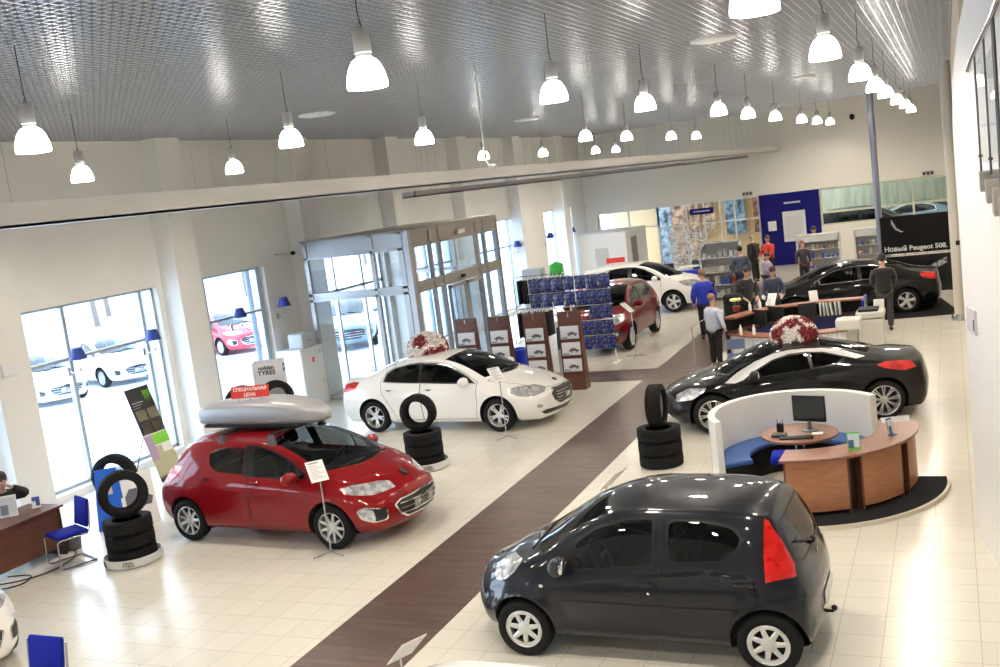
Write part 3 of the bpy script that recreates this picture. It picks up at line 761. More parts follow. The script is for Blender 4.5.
SP['coupe'] = dict(wb=2.76, wr=.335, tw=.235, rimr=.245, track=.92, xr=-2.24, xf=2.19, rim='multi10',
    top=[(-2.24, .99), (-1.85, 1.03), (-1.6, 1.06), (-1.3, 1.13), (-.95, 1.225), (-.55, 1.315), (-.1, 1.355), (.2, 1.345), (.5, 1.275), (.85, 1.13), (1.15, .995), (1.3, .935), (1.55, .89), (1.85, .83), (2.1, .74), (2.23, .64)],
    rail=[(-2.24, .62, .93), (-1.7, .68, .985), (-1.35, .66, 1.04), (-1.0, .62, 1.12), (-.5, .59, 1.225), (-.1, .59, 1.265), (.15, .60, 1.25), (.5, .65, 1.13), (.85, .71, .975), (1.15, .76, .875), (1.5, .72, .83), (1.9, .62, .76), (2.23, .5, .60)],
    belt=[(-2.24, .76, .86), (-1.5, .84, .945), (-1.1, .85, .965), (-.6, .83, .95), (.2, .83, .91), (1.0, .835, .85), (1.5, .82, .79), (1.9, .76, .70), (2.23, .62, .55)],
    sh=[(-2.24, .84, .72), (-1.3, .925, .80), (-.5, .905, .79), (.9, .915, .74), (1.5, .905, .65), (2.23, .72, .48)],
    mid=[(-2.24, .84, .48), (-1.3, .935, .5), (-.2, .91, .48), (1.2, .925, .48), (1.7, .89, .44), (2.23, .74, .36)],
    sill=[(-2.24, .74, .28), (-1.3, .88, .22), (1.3, .88, .22), (2.23, .68, .22)],
    front=dict(r=.06, x0=1.3, p=1.3, plan=.46, pp=2.3, zc=.42, prof=[(.15, .10), (.28, .02), (.42, 0), (.58, .04), (.8, .14)]),
    rear=dict(r=.07, x0=-1.25, p=1.4, plan=.26, pp=2.4, zc=.58, prof=[(.15, .10), (.35, .02), (.55, 0), (.75, .03), (.95, .09), (1.05, .14)]),
    wind=dict(xh=.14, xhs=.08, xc=1.28, xcs=1.02, inset=.05),
    rwind=dict(xh=-.50, xhs=-.50, xc=-1.36, xcs=-1.22, inset=.09),
    regs=[
        ('door', 'side', [(.92, .86), (.95, .60), (.90, .25), (-.42, .24), (-.48, .70), (-.42, .95), (-.34, 1.215), (0.0, 1.235), (.3, 1.17), (.6, 1.04), (.86, .91)], dict(seam=1, handle=(-.27, .80), over=('body',))),
        ('frame_black', 'side', [(.84, .865), (.62, 1.0), (.33, 1.135), (.05, 1.205), (-.2, 1.215), (-.5, 1.185), (-.88, 1.08), (-.70, .985), (-.3, .945), (.3, .905)], dict(mat='black', over=('body', 'door', 'seam', 'arch'), name='window_surround')),
        ('side_glass', 'side', [(.74, .885), (.60, .985), (.33, 1.115), (.05, 1.185), (-.24, 1.193), (-.26, .955), (.3, .92)], dict(mat='glass', name='side_window', off=-.003, round=.02)),
        ('side_glass2', 'side', [(-.31, .965), (-.29, 1.19), (-.5, 1.165), (-.80, 1.08), (-.68, 1.005)], dict(mat='glass', name='side_window', off=-.003, round=.02)),
        ('arch', 'side', [(1.14, .845), (.92, .975), (.60, 1.125), (.3, 1.225), (.05, 1.262), (-.2, 1.265), (-.5, 1.24), (-.85, 1.165), (-1.16, 1.06), (-1.0, 1.045), (-.86, 1.085), (-.5, 1.19), (-.2, 1.22), (.05, 1.21), (.33, 1.14), (.62, 1.005), (.84, .87), (.98, .835)], dict(filt=lambda c, n: c.y > .42 and n.y > .05, mat='silver', off=.004, name='roof_arch', over=('body', 'wind_edge', 'seam', 'door'))),
        ('hood', 'top', [(2.1, -.1), (2.1, .0), (2.02, .3), (1.9, .50), (1.7, .60), (1.4, .70), (1.1, .76), (1.14, .6), (1.25, .35), (1.31, 0), (1.31, -.1)], dict(filt=lambda c, n: n.z > .3 and c.x > 1.0 and c.z > .6, seam=1, centre=1, over=('body',))),
        ('tail_lamp', 'side', [(-1.93, .83), (-1.85, .93), (-1.45, .965), (-1.30, .93), (-1.42, .87), (-1.72, .80)], dict(filt=ANYB, mat='red', off=.006, round=.02)),
        ('headlamp', 'side', [(1.98, .56), (1.96, .66), (1.75, .76), (1.45, .79), (1.52, .72), (1.72, .60)], dict(filt=lambda c, n: c.y > .4, mat='lamp', off=.004, round=.03, over=('body', 'hood', 'seam'))),
        ('grille', 'end', [(-.1, .50), (.42, .48), (.46, .40), (.36, .26), (-.1, .25)], dict(filt=FR, mat='grille', centre=1, round=.03)),
    ],
    mirror=(.66, .87, .93), in0=-1.2, in1=1.1, beltz=.90, dash=.80, seatx=-.05, rseat=-.72, seatdz=-.13, rlow=.14, zbot=.16, tint='dark', black_mirror=True)
SP['crossover'] = dict(wb=2.613, wr=.345, tw=.225, rimr=.23, track=.90, xr=-2.02, xf=2.32, rim='thin9', flare=.02,
    top=[(-2.02, 1.52), (-1.6, 1.58), (-1.1, 1.625), (-.5, 1.64), (.0, 1.635), (.3, 1.60), (.6, 1.53), (1.0, 1.36), (1.3, 1.20), (1.45, 1.12), (1.7, 1.08), (1.95, 1.02), (2.15, .94), (2.32, .80)],
    rail=[(-2.02, .55, 1.43), (-1.5, .59, 1.50), (-1.0, .62, 1.55), (-.4, .635, 1.57), (.05, .635, 1.56), (.4, .65, 1.49), (.8, .71, 1.32), (1.15, .77, 1.11), (1.45, .75, 1.05), (1.9, .66, .97), (2.32, .54, .74)],
    belt=[(-2.02, .76, 1.10), (-1.4, .81, 1.13), (-.8, .835, 1.12), (-.1, .84, 1.09), (.5, .84, 1.06), (1.1, .835, 1.01), (1.5, .82, .95), (1.95, .77, .86), (2.32, .64, .68)],
    sh=[(-2.02, .83, .90), (-1.3, .895, .95), (0, .905, .93), (1.1, .905, .88), (1.7, .88, .78), (2.32, .74, .60)],
    mid=[(-2.02, .84, .58), (-1.3, .91, .6), (0, .915, .58), (1.2, .915, .58), (1.8, .88, .54), (2.32, .76, .46)],
    sill=[(-2.02, .74, .36), (-1.3, .87, .32), (1.3, .87, .32), (2.32, .70, .32)],
    front=dict(r=.07, x0=1.35, p=1.4, plan=.42, pp=2.4, zc=.54, prof=[(.24, .12), (.4, .03), (.55, 0), (.72, .02), (.95, .12)]),
    rear=dict(r=.07, x0=-1.0, p=1.4, plan=.16, pp=2.6, zc=.8, prof=[(.24, .08), (.45, .01), (.7, 0), (.95, .03), (1.15, .1), (1.35, .2), (1.52, .30)]),
    wind=dict(xh=.24, xhs=.18, xc=1.44, xcs=1.16, inset=.05),
    regs=[
        ('door', 'side', [(.95, 1.05), (.96, .70), (.90, .36), (-.05, .35), (-.075, 1.1), (-.10, 1.545), (.1, 1.54), (.42, 1.45), (.7, 1.33), (.98, 1.12)], dict(seam=1, handle=(.07, .99))),
        ('rear_door', 'side', [(-.06, .35), (-.085, 1.1), (-.11, 1.545), (-.5, 1.54), (-.92, 1.49), (-1.02, 1.3), (-1.05, 1.12), (-1.0, .90), (-.90, .76), (-.80, .58), (-.74, .34)], dict(seam=1, handle=(-.86, 1.02), name='door')),
        ('hood', 'top', [(2.24, -.1), (2.24, .0), (2.17, .3), (2.02, .52), (1.85, .60), (1.55, .70), (1.2, .77), (1.3, .6), (1.41, .35), (1.465, 0), (1.465, -.1)], dict(filt=lambda c, n: n.z > .3 and c.x > 1.1 and c.z > .78, seam=1, centre=1, over=('body',))),
        ('frame_black', 'side', [(.95, 1.05), (.93, 1.13), (.66, 1.31), (.40, 1.44), (.1, 1.525), (-.18, 1.535), (-.5, 1.53), (-.9, 1.48), (-1.25, 1.38), (-1.38, 1.27), (-1.1, 1.16), (-.16, 1.10), (.3, 1.08)], dict(mat='black', over=('body', 'door', 'rear_door', 'seam'), name='window_surround')),
        ('side_glass', 'side', [(.88, 1.075), (.88, 1.13), (.60, 1.30), (.36, 1.425), (.1, 1.50), (-.02, 1.505), (.0, 1.11)], dict(mat='glass', name='side_window', off=-.003, round=.03)),
        ('side_glass2', 'side', [(-.13, 1.12), (-.15, 1.512), (-.5, 1.508), (-.86, 1.46), (-.95, 1.3), (-.93, 1.17)], dict(mat='glass', name='side_window', off=-.003, round=.04)),
        ('side_glass3', 'side', [(-1.0, 1.19), (-1.02, 1.42), (-1.22, 1.36), (-1.33, 1.275), (-1.1, 1.19)], dict(mat='glass', name='quarter_window', off=-.003, round=.03)),
        ('rear_window', 'end', [(-.1, 1.12), (.55, 1.12), (.64, 1.17), (.54, 1.42), (-.1, 1.45)], dict(filt=BK, mat='glass', centre=1, off=-.003)),
        ('tail_lamp', 'side', [(-1.98, .93), (-1.90, 1.22), (-1.72, 1.24), (-1.66, 1.1), (-1.7, .93)], dict(filt=ANYB, mat='red', off=.006)),
        ('headlamp', 'side', [(1.50, .97), (1.66, 1.0), (1.88, .975), (2.12, .90), (2.15, .83), (1.95, .765), (1.68, .84)], dict(filt=lambda c, n: c.y > .36, mat='lamp', off=.004, round=.03, over=('body', 'hood', 'seam'))),
        ('grille', 'end', [(-.1, .74), (.44, .71), (.54, .64), (.50, .48), (.36, .40), (-.1, .39)], dict(filt=FR, mat='grille', centre=1, round=.03)),
        ('fog', 'end', [(.60, .44), (.60, .60), (.76, .63), (.82, .56), (.78, .44)], dict(filt=FR, mat='grille', round=.03, name='fog_lamp_bay')),
        ('fog_lamp', 'end', [(.66, .48), (.66, .56), (.74, .58), (.76, .50)], dict(filt=FR, mat='lamp', off=.006, round=.03, name='fog_lamp')),
    ],
    mirror=(.80, .90, 1.12), in0=-1.6, in1=1.25, beltz=1.09, dash=.95, seatx=.15, rseat=-.75, zbot=.24, tint='dark')
# ------------------------------------------------------------------ the building
XW, XG, XR, YB, YE, HC = -14.85, -15.02, .19, -7., 43.5, 6.4
def tile_floor():
    m = pmat('floor_tiles', (.8, .77, .7), .13); nt = m.node_tree; b = nt.nodes['Principled BSDF']
    tc = nt.nodes.new('ShaderNodeTexCoord'); mp = nt.nodes.new('ShaderNodeMapping'); mp.inputs['Location'].default_value = (-.011, -.08+.0, 0)
    br = nt.nodes.new('ShaderNodeTexBrick'); br.offset = 0; br.squash = 1
    br.inputs['Scale'].default_value = 1; br.inputs['Brick Width'].default_value = .4093; br.inputs['Row Height'].default_value = .4267; br.inputs['Mortar Size'].default_value = .0035
    br.inputs['Mortar Smooth'].default_value = .2; br.inputs['Bias'].default_value = 0
    br.inputs['Color1'].default_value = (.69, .665, .595, 1); br.inputs['Color2'].default_value = (.66, .635, .56, 1); br.inputs['Mortar'].default_value = (.42, .40, .34, 1)
    n = nt.nodes.new('ShaderNodeTexNoise'); n.inputs['Scale'].default_value = 1.3; n.inputs['Detail'].default_value = 4
    rr = nt.nodes.new('ShaderNodeMapRange'); rr.inputs['To Min'].default_value = .15; rr.inputs['To Max'].default_value = .30
    nt.links.new(tc.outputs['Object'], mp.inputs[0]); nt.links.new(mp.outputs[0], br.inputs['Vector']); nt.links.new(br.outputs['Color'], b.inputs['Base Color'])
    nt.links.new(tc.outputs['Object'], n.inputs['Vector']); nt.links.new(n.outputs['Fac'], rr.inputs['Value']); nt.links.new(rr.outputs[0], b.inputs['Roughness'])
    bp = nt.nodes.new('ShaderNodeBump'); bp.inputs['Strength'].default_value = .25; bp.inputs['Distance'].default_value = .002; bp.invert = True
    nt.links.new(br.outputs['Fac'], bp.inputs['Height']); nt.links.new(bp.outputs[0], b.inputs['Normal'])
    b.inputs['Specular IOR Level'].default_value = .6
    return m
def plank_floor():
    m = pmat('floor_planks', (.15, .09, .07), .33); nt = m.node_tree; b = nt.nodes['Principled BSDF']
    tc = nt.nodes.new('ShaderNodeTexCoord')
    br = nt.nodes.new('ShaderNodeTexBrick'); br.offset = .37; br.offset_frequency = 2
    br.inputs['Scale'].default_value = 1; br.inputs['Brick Width'].default_value = .62; br.inputs['Row Height'].default_value = .075; br.inputs['Mortar Size'].default_value = .002; br.inputs['Bias'].default_value = -.1
    br.inputs['Color1'].default_value = (.072, .042, .034, 1); br.inputs['Color2'].default_value = (.120, .074, .060, 1); br.inputs['Mortar'].default_value = (.05, .03, .025, 1)
    n = nt.nodes.new('ShaderNodeTexNoise'); n.inputs['Scale'].default_value = 3; n.inputs['Detail'].default_value = 6
    mp = nt.nodes.new('ShaderNodeMapping'); mp.inputs['Scale'].default_value = (1.5, 22, 1)
    mx = nt.nodes.new('ShaderNodeMix'); mx.data_type = 'RGBA'; mx.blend_type = 'MULTIPLY'; mx.inputs[0].default_value = .55
    r = nt.nodes.new('ShaderNodeMapRange'); r.inputs['From Min'].default_value = .3; r.inputs['From Max'].default_value = .7; r.inputs['To Min'].default_value = .45; r.inputs['To Max'].default_value = 1.45
    nt.links.new(tc.outputs['Object'], br.inputs['Vector']); nt.links.new(tc.outputs['Object'], mp.inputs[0]); nt.links.new(mp.outputs[0], n.inputs['Vector'])
    nt.links.new(n.outputs['Fac'], r.inputs['Value']); nt.links.new(br.outputs['Color'], mx.inputs[6]); nt.links.new(r.outputs[0], mx.inputs[7]); nt.links.new(mx.outputs[2], b.inputs['Base Color'])
    return m
plaster = ramp_mat('wall_plaster', [(.3, (.80, .79, .755)), (.7, (.845, .835, .80))], 'noise', .8, .75)
ivory = pmat('wall_ivory', (.80, .775, .71), .7)
white = pmat('white_panel', (.8, .8, .79), .45)
alu = pmat('aluminium', (.52, .53, .55), .38, .6); alu_shaded = pmat('aluminium_shaded', (.40, .38, .35), .45, .35)  # second one: same grey aluminium, shade of the vestibule side put into its colour
pane = glass_mat('window_glass', (.93, .97, 1.), 1.35)
steel = pmat('steel', (.6, .6, .62), .25, 1.); black = pmat('matt_black', (.009, .009, .010), .6, spec=.25); navy = pmat('navy_blue', (.006, .006, .15), .6, spec=.2)
blue = pmat('blue_fabric', (.006, .014, .29), .8, spec=.2); wood = ramp_mat('wood_mahogany', [(.2, (.085, .028, .018)), (.8, (.15, .055, .035))], 'noise', 3, .35, stretch=(1, 1, 14))
cherry = ramp_mat('wood_cherry', [(.25, (.30, .12, .055)), (.75, (.40, .175, .085))], 'noise', 2.5, .35, stretch=(2, 2, 12), detail=5)
cherryt = ramp_mat('wood_cherry_top', [(.25, (.20, .085, .055)), (.75, (.27, .12, .08))], 'noise', 2.5, .3, stretch=(10, 2, 2), detail=5)

mb = MB(); mb.box(-30 if 0 else -15.2, 4.2, YB-.2, 52.2, -.12, 0); struct(mb.build('floor', tile_floor()))
mb = MB(); mb.prism([(-6.42, YB), (-5.20, YB), (-5.20, 30), (-4.2, 33), (-4.2, 37), (-6.42, 37), (-6.42, 22.70), (-11.3, 22.70), (-11.3, 21.45), (-6.42, 21.45)], .0005, .004)
struct(mb.build('floor_strip', plank_floor()))
# ceiling: open cell grid of thin metal blades, dark void above
mb = MB()
x = -14.8
while x < 4.1: mb.box(x, x+.013, YB, YE if x < XR else 12.2, HC, HC+.038); x += .115
y = YB
while y < YE: mb.box(-14.85, XR if y > 12.2 else 4.2, y, y+.013, HC, HC+.038); y += .115
struct(mb.build('ceiling', pmat('grid_metal', (.74, .75, .77), .25, .7), angle=None))
mb = MB(); mb.box(-15.3, 4.4, YB-.2, YE+.3, 7.3, 7.45); struct(mb.build('ceiling_slab', pmat('void_dark', (.018, .018, .02), .9)))
# left wall with bays
SP0 = 4.65
win = []   # (y0, y1)
mb = MB()
mb.box(-15.25, XW, YB, YE+.2, 3.46, 7.3)      # upper wall
holes = [(-5.4, -2.6), (-.9, 2.1), (3.4, 6.4), (8.3, 11.4), (12.55, 16.25), (17.5, 19.85), (21.9, 25.5), (27.4, 30.0), (31.6, 35.4), (37.2, 38.0), (38.4, 41.7)]
y = YB
for a, b in holes:
    if (a, b) == (37.2, 38.0): continue
    mb.box(-15.25, XW, y, a, 0, 3.46); y = b
    if (a, b) != (21.9, 25.5): mb.box(-15.25, XW+.05, a, b, 0, .12)
mb.box(-15.25, XW, y, YE+.2, 0, 3.46)
struct(mb.build('wall_left', plaster))
i = 0
for k in range(-5, 6):
    y = 16.4+SP0*k
    if y < YB or y > YE: continue
    mb = MB(); mb.box(XW-.02, -14.40, y, y+.72, 0, 7.2); i += 1
    struct(mb.build('wall_pillar', plaster, bevel=.01))
wn = 0
mulls = {(12.55, 16.25): [13.86, 15.86], (17.5, 19.85): [17.8, 19.72], (31.6, 35.4): [33.9, 35.0], (38.4, 41.7): [39.9]}
for a, b in holes:
    if (a, b) in ((21.9, 25.5), (37.2, 38.0)): continue
    wn += 1
    e = empty('window_%d' % wn, (XG, (a+b)/2, .12)); struct(e)
    mb = MB(); H = 3.34; w = (b-a)/2; mb.box(-.03, .03, -w, -w+.05, 0, H); mb.box(-.03, .03, w-.05, w, 0, H); mb.box(-.03, .03, -w, w, H-.05, H); mb.box(-.03, .03, -w, w, 0, .06)
    for my in mulls.get((a, b), [a+(b-a)/3, a+(b-a)*2/3]): mb.box(-.05, .05, my-(a+b)/2-.04, my-(a+b)/2+.04, 0, H)
    mb.box(-.03, .03, -w, w, 2.30, 2.36)
    mb.build('window_frame', pmat('frame_grey_blue', (.42, .47, .52), .4, .4), e)
    mb = MB(); mb.box(-.006, .006, -w+.02, w-.02, .03, H-.02); mb.build('window_glass', pane, e)
# far wall: solid above, openings below
mb = MB()
mb.box(-15.25, XR+.3, YE, YE+.25, 2.96, 7.3)
mb.box(-15.25, -14.3, YE, YE+.25, 0, 2.96)
mb.box(-4.86, XR+.3, YE, YE+.25, 0, 1.45)
struct(mb.build('wall_far', ivory))
mb = MB(); mb.box(-7.25, -4.86, YE-.02, YE+.25, 0, 2.95); struct(mb.build('wall_blue_panel', navy))
def glazing(name, x0, x1, z0, z1, xs, zs, mat, w=.06):
    e = empty(name, (0, YE+.1, 0)); struct(e); mb = MB()
    for x in [x0]+xs+[x1]: mb.box(x-w/2, x+w/2, -.05, .05, z0, z1)
    for z in [z0]+zs+[z1]: mb.box(x0, x1, -.04, .04, z-w/2, z+w/2)
    mb.build('window_frame', mat, e); mb = MB(); mb.box(x0, x1, -.005, .005, z0, z1); mb.build('window_glass', glass_mat('shop_glass', (.95, .97, .97), 1.25), e)
glazing('window_20', -14.25, -11.6, 2.15, 2.93, [-12.9], [], white)
glazing('window_21', -11.6, -7.3, 0.02, 2.93, [-10.35, -9.6, -8.9, -8.3], [2.05], white)
glazing('window_22', -4.82, XR-.02, 1.47, 2.93, [-1.35], [1.98], pmat('cream_frame', (.62, .62, .48), .5), .08)
# rooms behind the far wall
mb = MB(); mb.box(-15.25, -7.0, 47.6, 47.8, 0, 3.2); mb.box(-7.0, -6.9, YE+.25, 47.8, 0, 3.2)
struct(mb.build('wall_shop_back', pmat('beige_wall', (.72, .55, .33), .7)))
mb = MB(); mb.box(-6.9, XR+.5, 51.6, 51.8, 0, 5.6); mb.box(XR+.3, XR+.5, YE+.25, 51.8, 0, 5.6)
struct(mb.build('wall_service_back', ramp_mat('service_wall', [(.4, (.42, .42, .30)), (.6, (.55, .55, .42))], 'noise', 2.0, .7, stretch=(3, 1, .3))))
mb = MB(); mb.box(-15.25, -6.95, YE+.25, 47.8, 3.2, 3.3); struct(mb.build('ceiling_shop', white)); mb = MB(); mb.box(-6.95, XR+.5, YE+.25, 51.8, 5.6, 5.7); struct(mb.build('ceiling_service', white))
# right side
mb = MB(); mb.box(XR, XR+.25, 12.2, YE+.2, 0, 7.3)
struct(mb.build('wall_right', ramp_mat('wall_wood_beige', [(.3, (.62, .54, .43)), (.7, (.70, .63, .52))], 'noise', 1.2, .6, stretch=(8, 8, .4))))
mb = MB(); mb.box(4.2, 4.4, YB, 12.4, 0, 7.3); mb.box(XR+.2, 4.2, 12.2, 12.4, 0, 7.3); struct(mb.build('wall_stairwell', plaster))
mb = MB(); mb.box(-15.25, 4.4, YB-.2, YB, 0, 7.3); struct(mb.build('wall_back', plaster))
# exit style emergency lamps, cameras
def small_box(name, label, cat, x0, x1, y0, y1, z0, z1, mat, group=None, bevel=.01):
    mb = MB(); cx, cy = (x0+x1)/2, (y0+y1)/2
    mb.box(x0-cx, x1-cx, y0-cy, y1-cy, 0, z1-z0); o = mb.build(name, mat, bevel=bevel); o.location = (cx, cy, z0)
    return tag(o, label, cat, group)
# vestibule
vest = empty('entrance_vestibule', (-12.8, 23.1, 0), 0, 'grey aluminium and glass entrance vestibule standing against the window wall', 'entrance vestibule')
def vbox(mb, x0, x1, y0, y1, z0, z1): mb.box(x0+12.8, x1+12.8, y0-23.1, y1-23.1, z0, z1)
mb = MB()
for x0, x1 in ((-14.25, -14.15), (-12.42, -12.32), (-11.66, -11.52)): vbox(mb, x0, x1, 20.66, 20.76, 0, 3.86)
vbox(mb, -11.5, -11.36, 20.66, 20.80, 0, 3.87)
for z0, z1 in ((3.82, 3.87), (3.44, 3.50), (2.56, 2.62), (2.42, 2.47), (0, .08)): vbox(mb, -14.25, -11.5, 20.66, 20.76, z0, z1)
mb.build('front_frame', alu, vest)
mb = MB(); vbox(mb, -14.2, -11.5, 20.69, 20.73, 3.50, 3.82); vbox(mb, -14.2, -11.5, 20.69, 20.73, 2.47, 2.56); mb.build('front_header', alu, vest)
mb = MB(); vbox(mb, -14.2, -11.5, 20.705, 20.715, .08, 3.44); mb.build('front_glass', pane, vest)
mb = MB()
for y in (20.8, 21.72, 22.22, 24.35, 24.85, 25.72): vbox(mb, -11.46, -11.36, y, y+.08, 0, 3.86)
for z0, z1 in ((3.80, 3.87), (3.46, 3.52), (2.60, 2.66), (2.40, 2.45), (0, .08)): vbox(mb, -11.46, -11.36, 20.8, 25.8, z0, z1)
mb.build('side_frame', alu_shaded, vest)
mb = MB(); vbox(mb, -11.43, -11.39, 20.8, 25.8, 3.52, 3.80); vbox(mb, -11.43, -11.39, 20.8, 25.8, 2.45, 2.60); mb.build('side_header', alu_shaded, vest)
mb = MB(); vbox(mb, -11.415, -11.405, 20.8, 25.8, .08, 3.46); mb.build('side_glass', pane, vest)
for ya in (22.32, 23.34):
    d = MB(); vbox(d, -11.34, -11.28, ya, ya+.07, .02, 2.38); vbox(d, -11.34, -11.28, ya+.92, ya+.99, .02, 2.38); vbox(d, -11.34, -11.28, ya, ya+.99, .02, .12); vbox(d, -11.34, -11.28, ya, ya+.99, 2.3, 2.38)
    dd = d.build('sliding_door', alu_shaded, vest); g = MB(); vbox(g, -11.315, -11.305, ya+.05, ya+.95, .1, 2.32); g.build('door_glass', pane, dd)
mb = MB(); vbox(mb, -14.3, -11.4, 20.66, 25.8, 3.86, 3.9); mb.build('roof', alu_shaded, vest)
mb = MB()
for x in (-14.25, -12.8, -11.5): vbox(mb, x, x+.1, 25.7, 25.8, 0, 3.86)
for z in (0, 2.5, 3.45): vbox(mb, -14.25, -11.5, 25.7, 25.8, z, z+.08)
for y in (21.9, 23.0, 24.4, 25.4): vbox(mb, -15.1, -15.0, y, y+.08, 0, 3.46)
for z in (2.4, 3.4): vbox(mb, -15.1, -15.0, 21.9, 25.5, z, z+.07)
mb.build('rear_frame', alu, vest)
mb = MB(); vbox(mb, -14.15, -11.5, 25.745, 25.755, .08, 3.45); mb.build('rear_glass', pane, vest)
mb = MB(); vbox(mb, -11.35, -11.30, 23.2, 23.6, 3.58, 3.68); mb.build('exit_lamp', white, vest)
mb = MB(); vbox(mb, -11.35, -11.29, 23.15, 23.3, 2.48, 2.56); mb.build('motion_sensor', black, vest)
# hanging light trays
def tray(x, y0, y1, z0, z1, w, label, mat):
    e = empty('ceiling_tray', (x, (y0+y1)/2, z0), 0, label, 'light tray'); L = (y1-y0)/2; mb = MB()
    mb.box(-w/2, w/2, -L, L, 0, .02); mb.box(-w/2, -w/2+.015, -L, L, 0, z1-z0); mb.box(w/2-.015, w/2, -L, L, 0, z1-z0); mb.box(-w/2, w/2, -L, -L+.02, 0, z1-z0)
    mb.build('tray', mat, e)
    y = -L+.6
    while y < L:
        for s in (-1, 1): mb = MB(); mb.tube([(s*w*.42, y, z1-z0-.01), (s*w*.42, y, HC-z0)], .0016, 5); mb.build('hanger_wire', pmat('wire_grey', (.25, .25, .25), .5), e)
        y += 2.3
tray(-6.34, -2, 43.4, 4.68, 4.86, .26, 'long grey metal light tray hung on wires along the window side of the hall', pmat('tray_grey', (.55, .54, .52), .35, .2))
tray(-7.6, 14.05, 43.3, 4.57, 4.66, .22, 'thinner dark grey tray hung below and behind the long light tray', pmat('tray_dark', (.28, .28, .29), .4, .2))
mb = MB(); mb.tube([(-6.7, 15.1, HC+.02), (-6.7, 15.1, 5.2), (-6.69, 15.08, 5.02), (-6.6, 15.0, 4.92), (-6.45, 14.9, 4.9)], .022, 8)
tag(mb.build('cable_pipe', white), 'thin white bent pipe dropping from the ceiling to the long light tray', 'pipe')
for k, (x, y, lab) in enumerate([(-11.04, 17.18, 'in front of the vestibule'), (-3.2, 16.4, 'over the dark coupe'), (-10.8, 27.5, 'beyond the vestibule'), (-3.3, 27.9, 'over the reception')]):
    mb = MB(); mb.lathe([(0, -.03), (.30, -.03), (.36, -.015), (.36, .02), (0, .02)], 40); o = mb.build('ceiling_disc', white); o.location = (x, y, HC-.01)
    tag(o, 'flat white round disc on the grid ceiling '+lab, 'ceiling disc')
# pendant lamps
def bell_mat():
    m = pmat('lamp_glass', (.9, .9, .88), .3, emit=(1, .955, .88), estr=LAMP_E); return m
LAMP_E = 14.
def make_lamp():
    e = empty('pendant_lamp', (0, 0, 0)); e['category'] = 'pendant lamp'; e['group'] = 'pendant lamps under the grid ceiling'
    mb = MB(); mb.lathe([(.158, 0), (.165, .004), (.166, .03), (.158, .09), (.135, .16), (.10, .215), (.062, .238), (.058, .232), (.094, .208), (.128, .155), (.150, .088), (.158, .03), (.158, 0)], 28, cap=False)
    mb.build('lamp_shade', bell_mat(), e, angle=60)
    mb = MB(); mb.lathe([(0, .235), (.064, .235), (.066, .25), (.06, .255), (.06, .27), (.070, .275), (.070, .455), (.064, .465), (.0, .465)], 20)
    mb.build('lamp_housing', pmat('lamp_housing_metal', (.62, .62, .61), .4, .4), e, angle=40)
    mb = MB(); mb.tube([(0, 0, .46), (.012, 0, .50), (-.01, .01, .60), (0, 0, .75), (0, 0, 1.02)], .005, 6); mb.tube([(.03, 0, .465), (0, 0, .52), (-.03, 0, .465)], .003, 5); mb.build('cable', black, e)
    return e
rowdefs = [(-11.55, 'in the row nearest the window wall', [7.0-4.15*2, 7.0-4.15, 7.2, 11.5, 15.1, 19.4, 25.9, 30.5, 35.9, 38.3]),
           (-7.72, 'in the second row from the window wall', [7.2-8.3, 7.2-4.15, 7.2, 11.36, 15.07, 23.2, 26.8, 31.65, 35.0]),
           (-4.0, 'in the third row from the window wall', [7.0-8.3, 7.0-4.15, 7.0, 11.0, 15.1, 20.2, 23.7, 27.8, 33.2, 37.2, 41.1]),
           (-1.07, 'in the row nearest the right-hand wall', [7.0-8.3, 7.0-4.15, 6.84, 11.22, 15.73, 19.84, 23.2, 28.4, 32.9, 39.0])]
rowdefs[0][2].remove(7.2); rowdefs[0][2].remove(19.4)
lampL = []
ords = ['first', 'second', 'third', 'fourth', 'fifth', 'sixth', 'seventh', 'eighth', 'ninth']
lamp0 = make_lamp(); first = True; allo = list(COL.objects)
ld = bpy.data.lights.new('lamp_bulb', 'SPOT'); ld.energy = 200; ld.color = (1, .88, .72); ld.spot_size = R(165); ld.spot_blend = .4; ld.shadow_soft_size = .13
for x, lab, ys in rowdefs:
    n = 0
    for y in ys:
        if y < 5 and not (x < -1 and y > -6): continue
        if y > 5:
            e = lamp0 if first else copy_tree(lamp0, None, allo); first = False
            e['label'] = 'glowing bell pendant lamp %s, %s of the row' % (lab, ords[n]); n += 1
        else: e = copy_tree(lamp0, None, allo); e['label'] = 'glowing bell pendant lamp behind the viewer '+lab
        e.location = (x+random.uniform(-.04, .04), y, 5.40); e.scale = (.95,)*3
        lo = bpy.data.objects.new('lamp_bulb', ld); COL.objects.link(lo); lo.location = (x, y, 5.52)
